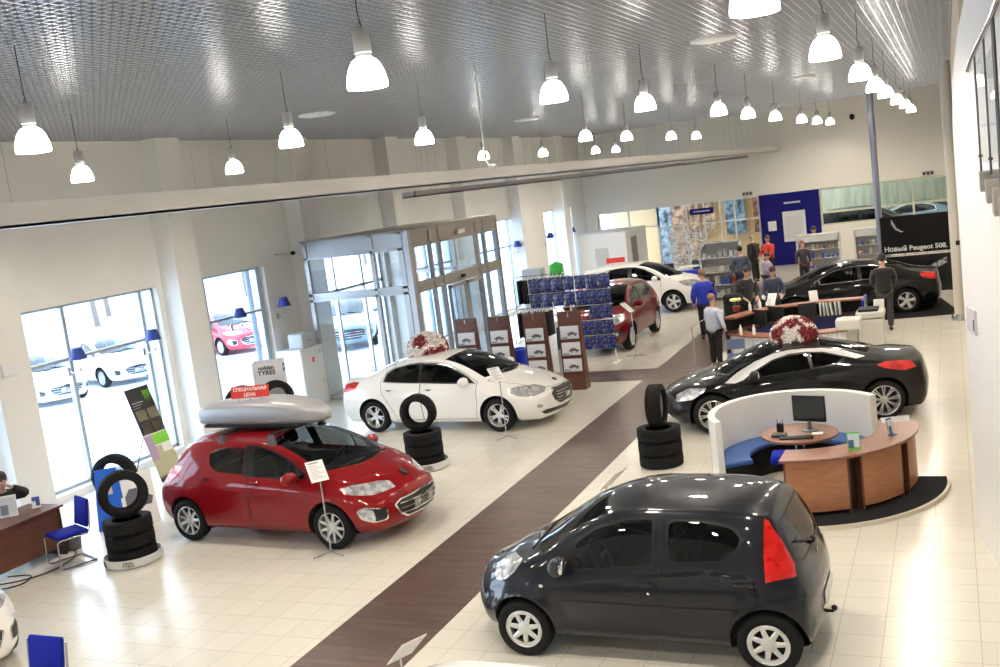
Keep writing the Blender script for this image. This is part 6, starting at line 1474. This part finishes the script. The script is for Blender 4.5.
# merchandise shelf with curved side
e = empty('merchandise_shelf', (-7.05, 34.0, 0), 0, 'grey shelf unit with curved side full of shop goods', 'shelf unit'); mb = MB()
mb.prism([(-.70, 0), (-.64, 0), (-.64, 1.55), (-.58, 1.78), (-.44, 1.90), (.66, 1.90), (.66, 1.94), (-.46, 1.94), (-.63, 1.81), (-.70, 1.56)], -.22, .22, 'y'); mb.box(.62, .66, -.22, .22, 0, 1.92); mb.box(-.68, .64, .2, .22, 0, 1.9); mb.build('carcass', pmat('shelf_grey', (.55, .56, .56), .4), e)
mb = MB()
for z in (.1, .5, .92, 1.4): mb.box(-.64, .62, -.22, .2, z, z+.02)
mb.build('shelves', white, e); rnd = random.Random(4)
cl = [(.75, .75, .72), (.7, .7, .7), (.5, .5, .5), (.03, .03, .03), (.02, .12, .6), (.65, .05, .02), (.3, .2, .15)]
for z, n_ in ((.12, 'lowest'), (.52, 'second'), (.94, 'third'), (1.42, 'top')):
    for i in range(7):
        c = cl[rnd.randrange(7) if z < .9 else rnd.randrange(4)] if not (z == .52 and i in (3, 4, 5)) else (cl[4] if i < 5 else cl[5]); m = MB()
        if z > .9 and z < 1: m.lathe([(.05, -.02), (.10, -.02), (.10, .02), (.05, .02)], 16, 'y', c=(0, 0, .1))
        else: m.rbox(-.07, .07, -.08, .08, 0, rnd.uniform(.12, .3), .02)
        o = m.build('shop_item', pmat('item_%d' % cl.index(c), c, .45), angle=40); o.location = (-7.6+.178*i, 33.95, z); tag(o, 'shop item on the %s shelf of the curved unit, %s from the left' % (n_, ords[i]), 'shop item', 'goods on the curved shelf unit')
mb = MB(); mb.prism(ringpoly(1.1, 1.5, 200, 300, 16), 0, .8, smooth=True); o = mb.build('blue_counter', pmat('counter_blue', (.01, .02, .45), .4), angle=40); o.location = (-8.9, 38.0, 0); tag(o, 'low curved bright blue counter behind the white crossover', 'counter')
for k, (x, y) in enumerate([(-10.3, 39.5), (-9.2, 40.2), (-8.2, 40.6), (-7.7, 39.4)]):
    e = empty('tub_chair', (x, y, 0), R(60*k), 'dark blue tub chair near the alloy wheel display, %s from the left' % ords[k], 'chair', 'dark chairs near the wheel display'); mb = MB(); mb.rbox(-.25, .25, -.25, .25, .35, .46, .05); mb.build('seat', pmat('tub_navy', (.02, .025, .06), .7), e); mb = MB(); mb.prism(ringpoly(.24, .31, 60, 300, 14), .40, .82, smooth=True); mb.build('backrest', pmat('tub_navy', (.02, .025, .06), .7), e, angle=40); mb = MB()
    for a in range(4): mb.tube([(.2*cos(a*pi/2+.7), .2*sin(a*pi/2+.7), .36), (.22*cos(a*pi/2+.7), .22*sin(a*pi/2+.7), 0)], .014, 6)
    mb.build('leg_frame', steel, e)
e = empty('low_table', (-9.4, 39.2, 0), 0, 'small pale round table near the dark blue tub chairs', 'table'); mb = MB(); mb.lathe([(0, .68), (.4, .68), (.4, .71), (0, .71)], 24); mb.build('tabletop', white, e, angle=40); mb = MB(); mb.tube([(0, 0, 0), (0, 0, .68)], .03); mb.lathe([(0, 0), (.22, 0), (.22, .02), (0, .03)], 20); mb.build('pedestal', steel, e, angle=40)
# launch banner
e = empty('launch_banner', (-1.02, 32.1, 0), 0, 'wide black banner with white lettering behind the black saloon', 'banner'); mb = MB(); mb.box(-.92, .92, -.02, .02, 1.22, 2.32); s = mb.build('upper_sheet', pmat('banner_black', (.004, .004, .005), .35, spec=.25), e)
text_mesh('banner_lettering', 'Новый Peugeot 508.', .195, pmat('letter_white', (.85, .85, .85), .5), s, (.0, -.023, 1.36), (R(90), 0, 0), .001, .005)
mb = MB(); mb.prism([(-.62, 2.24), (-.58, 2.2), (-.48, 1.98), (-.35, 1.88), (-.26, 1.86), (-.36, 1.84), (-.52, 1.93), (-.62, 2.1)], -.023, -.02, 'y'); mb.build('silver_sweep', steel, s)
mb = MB(); mb.box(-.92, .92, -.012, .012, .05, 1.14); s = mb.build('lower_sheet', pmat('banner_black2', (.012, .013, .016), .2), e)
mb = MB(); mb.prism([(.28, .78), (.80, 1.02), (.84, .88), (.62, .76), (.40, .72)], -.016, -.012, 'y'); mb.build('printed_headlamp', facet_mat('print_lamp', [(0, (.03, .03, .035)), (.5, (.2, .21, .22)), (1, (.5, .52, .54))], 14, 0), s)
mb = MB()
for x in (-.9, -.3, .3, .88): mb.tube([(x, .03, 0), (x, .03, 2.3)], .014, 6)
mb.tube([(-.92, .03, 1.18), (.92, .03, 1.18)], .014, 6); mb.build('frame', steel, e)
e = empty('fabric_column', (.04, 27.05, 0), 0, 'tall slim white fabric column on a round silver base', 'column banner'); mb = MB(); mb.lathe([(0, 0), (.20, 0), (.20, .10), (.18, .14), (0, .14)], 32); mb.build('round_base', steel, e, angle=40); mb = MB(); mb.lathe([(.125, .14), (.12, 3.0), (.125, 6.2), (0, 6.2)], 24); mb.build('fabric_tube', pmat('fabric_white', (.70, .66, .60), .8), e, angle=40)
e = empty('steel_column', (-2.20, 36.0, 0), 0, 'round brushed steel column rising to the ceiling', 'column'); mb = MB(); mb.lathe([(0, 0), (.105, 0), (.105, 6.38), (0, 6.38)], 24); mb.build('shaft', pmat('steel_blue', (.30, .31, .38), .3, .8), e, angle=40); mb = MB(); mb.lathe([(.105, 0), (.18, 0), (.18, .03), (.105, .04)], 24); mb.build('base_ring', steel, e, angle=40)
# stair side
mb = MB(); pl = [(0, 0), (4.2, 0), (4.2, 6.4), (2.6, 6.4), (1.2, 5.95), (.55, 5.5), (.12, 5.02), (0, 4.5)]
mb.prism(pl, 0, .10, 'y'); o = mb.build('wall_stair', pmat('stair_white', (.80, .79, .78), .5)); o.location = (.06, 12.17, 0); o.rotation_euler = (0, 0, R(-79.5)); struct(o)
e = empty('socket_panel', (.115, 11.86, 2.66), R(-79.5), 'pale grey panel with a socket on the white stair wall', 'wall panel'); mb = MB(); mb.box(-.08, .30, -.025, .01, -.26, .0); mb.build('plate', pmat('panel_palegrey', (.60, .58, .62), .5), e); mb = MB(); mb.box(.25, .28, -.03, -.02, -.22, -.1); mb.build('slots', black, e)
e = empty('stair_railing', (.28, 8.4, 4.2), 0, 'glass stair railing with curved steel handrail at the right frame edge', 'railing')
def rl(x, y, z): return (x-.28, y-8.4, z-4.2)
mb = MB(); mb.tube([rl(.19, 9.15, 4.98), rl(.22, 8.85, 5.06), rl(.28, 8.4, 5.16), rl(.335, 8.0, 5.25), rl(.385, 7.6, 5.38), rl(.45, 7.1, 5.6)], .028, 12); mb.build('handrail', pmat('chrome', (.75, .76, .78), .12, 1.), e)
for k, (x, y, z0, z1) in enumerate([(.225, 8.8, 4.18, 5.05), (.28, 8.4, 4.16, 5.14), (.33, 8.0, 4.12, 5.22)]):
    m = MB(); m.tube([rl(x, y, z0), rl(x, y, z1)], .008 if k < 2 else .014, 8); m.ell(rl(x, y, z0+.12), (.016, .016, .016)); m.build('post', pmat('post_steel', (.10, .10, .11), .4, .5), e)
for (x0, y0), (x1, y1) in (((.235, 8.74), (.27, 8.46)), ((.29, 8.34), (.325, 8.06))):
    mb = MB(); mb.add([rl(x0, y0, 4.25), rl(x1, y1, 4.25), rl(x1, y1, 5.08), rl(x0, y0, 5.0)], [(0, 1, 2, 3)]); mb.build('glass_panel', pane, e)
e = empty('stair_flight', (.28, 8.5, 3.9), 0, 'short flight of grey-brown steps below the glass railing', 'stairs'); mb = MB()
for k, (x, y, z0, z1) in enumerate([(.215, 8.9, 4.02, 4.17), (.245, 8.5, 3.95, 4.12), (.275, 8.1, 3.88, 4.07), (.305, 7.7, 3.80, 4.02)]): mb.box(x-.28, x+.30-.28, y-.02-8.5, y+.36-8.5, z0-3.9, z1-3.9)
mb.build('treads', pmat('tread_brown', (.36, .34, .31), .6), e)
small_box('door_handle_bracket', 'small black bracket on the beige right-hand wall', 'bracket', .03, .19, 20.0, 20.06, 2.52, 2.60, black)
# ---- reception
navyp = pmat('reception_navy', (.012, .014, .10), .45); darkp = pmat('reception_dark', (.022, .023, .025), .6, spec=.2); 
e = empty('reception_counter', (-3.2, 23.6, 0), 0, 'high reception counter with a reddish wood top behind the coupe', 'reception counter')
def path_prism(mb, pts, w, z0, z1, off=0):
    """ribbon of width w following pts, centred with offset"""
    P = [Vector(p) for p in pts]; L_, R__ = [], []
    for i, p in enumerate(P):
        t = (P[min(i+1, len(P)-1)]-P[max(i-1, 0)]).normalized(); n = Vector((-t.y, t.x)); L_.append(tuple(p+n*(w/2+off))); R__.append(tuple(p-n*(w/2-off)))
    poly = R__+L_[::-1]
    mb.prism(poly, z0, z1)
loc2 = lambda *ps: [(x+3.2, y-23.6) for x, y in ps]
back = loc2((-4.62, 22.5), (-4.35, 23.1), (-4.05, 23.55), (-3.6, 23.85), (-2.9, 24.15), (-1.9, 24.25))
mb = MB(); path_prism(mb, back, .34, 1.07, 1.11); mb.build('countertop', pmat('reception_wood', (.28, .11, .07), .35), e)
mb = MB(); path_prism(mb, back, .05, .0, 1.07, .12); mb.build('outer_panel', darkp, e)
mb = MB(); path_prism(mb, back, .30, .76, .79); mb.build('inner_shelf', wood, e)
mb = MB(); path_prism(mb, back, .04, .1, .76, -.1); mb.build('inner_panel', navyp, e)
mb = MB(); mb.box(1.26, 1.32, .1, 1.0, 0, 1.12); mb.build('end_panel', pmat('counter_blue2', (.012, .02, .30), .45), e); mb = MB(); mb.box(1.32, 1.36, .05, .12, 0, 1.16); mb.build('end_post', steel, e)
e = empty('front_desk', (-3.2, 22.2, 0), 0, 'low curved reception desk with wood top and white corrugated front', 'desk'); fr_ = [(x+3.2, y-22.2) for x, y in ((-4.78, 22.95), (-4.55, 22.45), (-4.2, 22.15), (-3.75, 21.9), (-3.2, 21.85), (-2.6, 22.0), (-2.15, 22.15))]
mb = MB(); path_prism(mb, fr_, .45, .72, .75, .12); mb.build('desktop', pmat('reception_wood', (.28, .11, .07), .35), e)
mb = MB()
P_ = [Vector(p) for p in fr_]; dens = []
for a, b in zip(P_, P_[1:]):
    for t in range(8): dens.append(a+(b-a)*t/8)
for i, p in enumerate(dens):
    mb.tube([(p.x, p.y-.02, 0.02), (p.x, p.y-.02, .72)], .038, 8)
mb.build('corrugated_front', pmat('corrugated_white', (.70, .72, .76), .4), e)
for k, (x, y, rz, w, h, lab) in enumerate([(-4.05, 23.0, -40, .46, .34, 'left'), (-3.75, 23.35, -35, .46, .34, 'middle'), (-3.1, 23.7, 15, .40, .32, 'right')]):
    e = empty('office_monitor', (x, y, .76), R(rz+180), 'dark office monitor behind the reception counter, %s of three' % lab, 'monitor'); m = MB(); m.rbox(-w/2, w/2, -.02, .02, .06, .06+h, .01); m.build('screen_case', darkp, e); m = MB(); m.lathe([(0, 0), (.1, 0), (.1, .01), (.02, .02), (.02, .1), (0, .1)], 16); m.build('stand', black, e)
for k in range(6):
    m = MB(); m.rbox(-.02, .02, -.12, .12, 0, .30, .006); o = m.build('office_folder', pmat('folder_white', (.6, .61, .62), .5)); o.location = (-2.85+.085*k, 24.02, .79); o.rotation_euler = (0, R(random.uniform(-8, 8)), 0); tag(o, 'white folder on the inner counter shelf, %s from the left' % ords[k], 'folder', 'white folders on the counter shelf')
small_box('desk_printer', 'white desk printer at the right end of the low desk', 'printer', -2.35, -1.85, 22.0, 22.4, .75, .98, pmat('printer_white', (.62, .62, .58), .45), bevel=.03)
e = empty('photocopier', (-1.72, 23.1, 0), R(0), 'tall off-white photocopier right of the reception', 'photocopier'); mb = MB(); mb.rbox(-.26, .26, -.28, .28, 0, .82, .02); mb.build('cabinet', pmat('copier_white', (.60, .60, .56), .45), e); mb = MB(); mb.rbox(-.29, .29, -.3, .3, .84, .98, .03); mb.build('scanner_head', pmat('copier_white', (.60, .60, .56), .45), e); mb = MB(); mb.box(-.24, .16, -.24, .24, .98, 1.03); mb.build('lid', darkp, e); mb = MB(); mb.x = Matrix.Rotation(R(-20), 4, 'X'); mb.rbox(.05, .27, -.1, -.06, 1.0, 1.2, .01); mb.build('panel', pmat('copier_white', (.60, .60, .56), .45), e)
small_box('paper_tray_unit', 'beige paper tray unit between the printer and photocopier', 'paper tray', -2.35, -2.0, 22.9, 23.3, 0, .85, pmat('tray_beige', (.52, .52, .48), .5), bevel=.02)
e = empty('flower_pot', (-4.62, 23.35, 1.11), 0, 'pale yellow flowers in a red pot on the high counter', 'flowers'); mb = MB(); mb.lathe([(0, 0), (.06, 0), (.09, .12), (.08, .12), (0, .1)], 16); mb.build('pot', pmat('pot_red', (.3, .03, .02), .5), e, angle=40)
for k in range(9): a = k*2.4; m = MB(); m.tube([(0, 0, .1), (.08*cos(a), .08*sin(a), .24)], .004, 5); st = m.build('stem', pmat('stem_green', (.05, .2, .04), .6), e); m = MB(); m.ell((.09*cos(a), .09*sin(a), .27), (.045, .045, .035), 10, 8); m.build('blossom', pmat('blossom_yellow', (.75, .78, .30), .6), st)
leaflet(-3.95, 23.95, 1.11, R(-20), 'white slanted notice on the high counter before the man in black', .22, .30, (white, white, pmat('poster_light', (.6, .64, .7), .4)), 30)
for k, (x, y, z, lab) in enumerate([(-4.3, 23.3, 1.11, 'on the high counter corner'), (-4.12, 23.55, 1.11, 'on the high counter, right of the corner'), (-4.35, 22.25, .75, 'on the low desk, left one'), (-4.05, 22.15, .75, 'on the low desk, right one')]):
    m = MB(); m.lathe([(0, 0), (.035, 0), (.035, .14), (.014, .18), (.014, .22), (0, .22)], 14); o = m.build('white_bottle', white, angle=40); o.location = (x, y, z); tag(o, 'small white bottle standing '+lab, 'bottle')
leaflet(-3.0, 24.2, 1.11, R(25), 'white folded paper card on the high wood counter top', .2, .24, (white, white, white), 14)
e = empty('clear_chair', (-4.35, 21.55, 0), R(100), 'pale blue transparent chair before the corrugated desk', 'chair'); mb = MB(); mb.rbox(-.2, .2, -.2, .2, .42, .45, .01); mb.build('seat', pmat('chair_blue_grey', (.12, .16, .28), .2), e); mb = MB()
for x in (-.19, .19):
    for y in (-.19, .19): mb.tube([(x, y, 0), (x, y, .44 if x > 0 else .82)], .012, 6)
mb.build('leg_frame', steel, e); mb = MB(); mb.rbox(-.2, -.18, -.19, .19, .6, .82, .008); mb.build('backrest', pmat('chair_blue_grey', (.12, .16, .28), .2), e)
small_box('coat_stand_bags', 'black bag hanging behind the counter left of the flowers', 'bag', -5.35, -4.95, 25.4, 25.7, .35, 1.25, black, bevel=.08)
# ---- people
bend = [((.12, .26, 1.12), (.38, .16, 1.02)), ((.12, -.26, 1.12), (.38, -.16, 1.02))]
person('person in a bright blue and grey jacket standing seen from behind', (-6.02, 26.37, 0), R(110), 1.80, .035, (.012, .03, .42), (.01, .01, .012), (.25, .15, .10), bald=False)
person('person in a pale blue shirt and black trousers seen from behind at the low desk', (-4.99, 22.55, 0), R(60), 1.62, .0, (.55, .62, .76), (.01, .01, .012), (.28, .18, .09), [((.05, .26, 1.12), (.28, .28, .98)), ((.0, -.25, 1.12), (.12, -.24, .92))])
person('person in a black jacket leaning over the high counter', (-4.95, 26.3, 0), R(-60), 1.80, .03, (.016, .017, .02), (.012, .012, .014), (.04, .03, .02), bend, .35)
person('person in a dark blue jacket bending beside the man at the counter', (-4.35, 26.9, 0), R(-70), 1.68, .0, (.03, .035, .08), (.02, .02, .03), (.05, .03, .02), bend, .3)
person('person in a red top standing before the dark blue wall', (-6.06, 37.5, 0), R(-120), 1.70, .01, (.55, .03, .02), (.015, .013, .014), (.12, .05, .03), bend, .05, hairlen=1)
person('person with light hair in a black coat beside the red top', (-6.72, 38.2, 0), R(150), 1.72, .02, (.014, .014, .016), (.02, .02, .02), (.45, .36, .22), coat=True, lean=.1)
person('person with black hair in a grey-blue vest beside the curved shelf', (-6.30, 33.3, 0), R(100), 1.74, .01, (.06, .08, .13), (.015, .017, .03), (.01, .01, .01))
person('person in a lilac jacket between the man in black and the red top', (-5.55, 33.4, 0), R(-20), 1.45, .0, (.36, .30, .48), (.05, .04, .07), (.06, .04, .03), bend, .15)
person('person in black standing in front of the black saloon', (-1.60, 26.1, 0), R(95), 1.82, .035, (.006, .006, .007), (.05, .05, .055), (.02, .015, .012), [((.04, .24, 1.14), (.20, .12, 1.0)), ((.04, -.24, 1.14), (.20, -.12, 1.0))])
person('person with dark hair behind the wide grey display cabinet', (-4.55, 38.2, 0), R(-90), 1.80, .0, (.05, .05, .07), (.02, .02, .02), (.02, .012, .01))
person('person in dark clothes standing left of the wide display cabinet', (-4.65, 35.6, 0), R(-60), 1.55, .0, (.03, .025, .03), (.03, .02, .03), (.3, .12, .10), hairlen=1)
oc = empty('office_chair', (-13.22, 10.45, 0), R(-20), 'dark office chair under the seated person at the desk', 'chair'); m = MB(); m.rbox(-.25, .25, -.25, .25, .38, .44, .03); m.build('seat', black, oc); m = MB(); m.rbox(-.3, -.25, -.22, .22, .5, .95, .02); m.build('backrest', black, oc); m = MB()
for a in range(5): m.tube([(0, 0, .1), (.28*cos(a*1.257), .28*sin(a*1.257), .04)], .018, 6)
m.tube([(0, 0, .08), (0, 0, .4)], .03, 8); m.build('star_base', steel, oc)
person('person in black seated behind the brown desk, cut by the frame edge', (-13.22, 10.45, 0), R(-20), 1.72, .02, (.012, .012, .014), (.015, .015, .02), (.02, .013, .01), [((.18, .30, 1.40), (.20, .05, 1.58)), ((.12, -.26, 1.14), (.36, -.16, 1.12))], .22, sit=True)
# ------------------------------------------------------------------ outside
mb = MB(); mb.box(-90, -15.3, -30, 110, -.2, -.1); struct(mb.build('ground', ramp_mat('snowy_asphalt', [(.40, (.55, .60, .68)), (.60, (.80, .82, .85))], 'noise', .35, .8, stretch=(1, 3, 1), detail=4)))
barkm = pmat('bark', (.16, .13, .11), .9); rnd = random.Random(11)
def tree(x, y, h, lab):
    e = empty('bare_tree', (x, y, -.1), rnd.uniform(0, 6), lab, 'tree', 'trees beyond the car park'); mb = MB()
    def br(p, d, l, r, n):
        q = p+d*l; mb.tube([p, p+d*l*.5+Vector((rnd.uniform(-.05, .05), rnd.uniform(-.05, .05), 0))*l, q], [r, r*.8, r*.6], 5, cap=False)
        if n:
            for _ in range(3): dd = (d+Vector((rnd.uniform(-.8, .8), rnd.uniform(-.8, .8), rnd.uniform(-.1, .5)))).normalized(); br(q, dd, l*.68, r*.55, n-1)
    br(Vector((0, 0, 0)), Vector((0, 0, 1)), h*.32, h*.022, 4); mb.build('branches', barkm, e, angle=None)
for k in range(10): tree(-40-rnd.uniform(0, 9), 27+5.2*k, rnd.uniform(6.5, 9), 'leafless tree beyond the car park')
e = empty('pale_building', (-62, 48, -.1), R(10), 'long pale grey building beyond the trees outside', 'building'); mb = MB(); mb.box(-4, 4, -32, 40, 0, 6.5); mb.build('walls', pmat('bldg_pale', (.45, .50, .56), .8), e)
for k in range(12): m = MB(); m.box(4, 4.05, -28+5.4*k, -25.6+5.4*k, 2.2, 4.4); m.build('window', pmat('bldg_window', (.12, .18, .25), .3), e)
e = empty('entrance_canopy', (-18.2, 24.2, 0), 0, 'grey entrance canopy outside the vestibule', 'canopy'); mb = MB(); mb.box(-2.6, 2.6, -2.6, 2.6, 3.3, 3.55); mb.build('roof', pmat('canopy_grey', (.22, .25, .30), .5), e)
for x, y in ((-2.3, -2.3), (-2.3, 2.3)): m = MB(); m.tube([(x, y, -.1), (x, y, 3.3)], .09, 10); m.build('post', pmat('canopy_grey', (.22, .25, .30), .5), e)
# ------------------------------------------------------------------ light
w = bpy.data.worlds.new('sky'); scn.world = w; w.use_nodes = True; nt = w.node_tree; bg = nt.nodes['Background']
tc = nt.nodes.new('ShaderNodeTexCoord'); sp_ = nt.nodes.new('ShaderNodeSeparateXYZ'); cr_ = nt.nodes.new('ShaderNodeValToRGB'); mr = nt.nodes.new('ShaderNodeMapRange'); mr.inputs['From Min'].default_value = -.05; mr.inputs['From Max'].default_value = .6
cr_.color_ramp.elements[0].color = (.86, .93, 1, 1); cr_.color_ramp.elements[1].color = (.62, .80, 1, 1)
nt.links.new(tc.outputs['Generated'], sp_.inputs[0]); nt.links.new(sp_.outputs[2], mr.inputs['Value']); nt.links.new(mr.outputs[0], cr_.inputs[0]); nt.links.new(cr_.outputs[0], bg.inputs['Color'])
bg.inputs['Strength'].default_value = 4.2
for a, b in holes:
    if b < -5 or (a, b) == (37.2, 38.0): continue
    l_ = bpy.data.lights.new('window_portal', 'AREA'); l_.shape = 'RECTANGLE'; l_.size = b-a; l_.size_y = 3.3; l_.cycles.is_portal = True
    o = bpy.data.objects.new('window_portal', l_); COL.objects.link(o); o.location = (-15.22, (a+b)/2, 1.8); o.rotation_euler = (R(90), 0, R(-90))
scn.cycles.use_denoising = True
try: scn.cycles.denoiser = 'OPENIMAGEDENOISE'; scn.cycles.denoising_input_passes = 'RGB_ALBEDO_NORMAL'
except Exception: pass
scn.cycles.max_bounces = 8; scn.cycles.diffuse_bounces = 4; scn.cycles.glossy_bounces = 4; scn.cycles.transparent_max_bounces = 16; scn.cycles.transmission_bounces = 4
scn.cycles.sample_clamp_indirect = 8; scn.cycles.caustics_reflective = False; scn.cycles.caustics_refractive = False; scn.cycles.use_light_tree = True
# ------------------------------------------------------------------ camera and colour management
cam = bpy.data.cameras.new('camera'); co = bpy.data.objects.new('camera', cam); COL.objects.link(co); scn.camera = co
yaw, pitch, roll, FPX = 4.25386677e-01, 1.37304646e-01, -1.27184297e-01, 1024.2056
fw = Vector((-sin(yaw)*cos(pitch), cos(yaw)*cos(pitch), -sin(pitch))); rt = Vector((cos(yaw), sin(yaw), 0)); up = rt.cross(fw)
r2 = rt*cos(roll)+up*sin(roll); u2 = -rt*sin(roll)+up*cos(roll)
m = Matrix((r2, u2, -fw)).transposed().to_4x4(); m.translation = Vector((0, 0, 4.5)); co.matrix_world = m
cam.sensor_width = 36; cam.sensor_fit = 'HORIZONTAL'; cam.lens = FPX*36/1000; cam.clip_start = .05; cam.clip_end = 400
vs_ = scn.view_settings; scn.display_settings.display_device = 'sRGB'; vs_.view_transform = 'Standard'; vs_.look = 'None'; vs_.gamma = 1; vs_.use_curve_mapping = False
vs_.exposure = .82
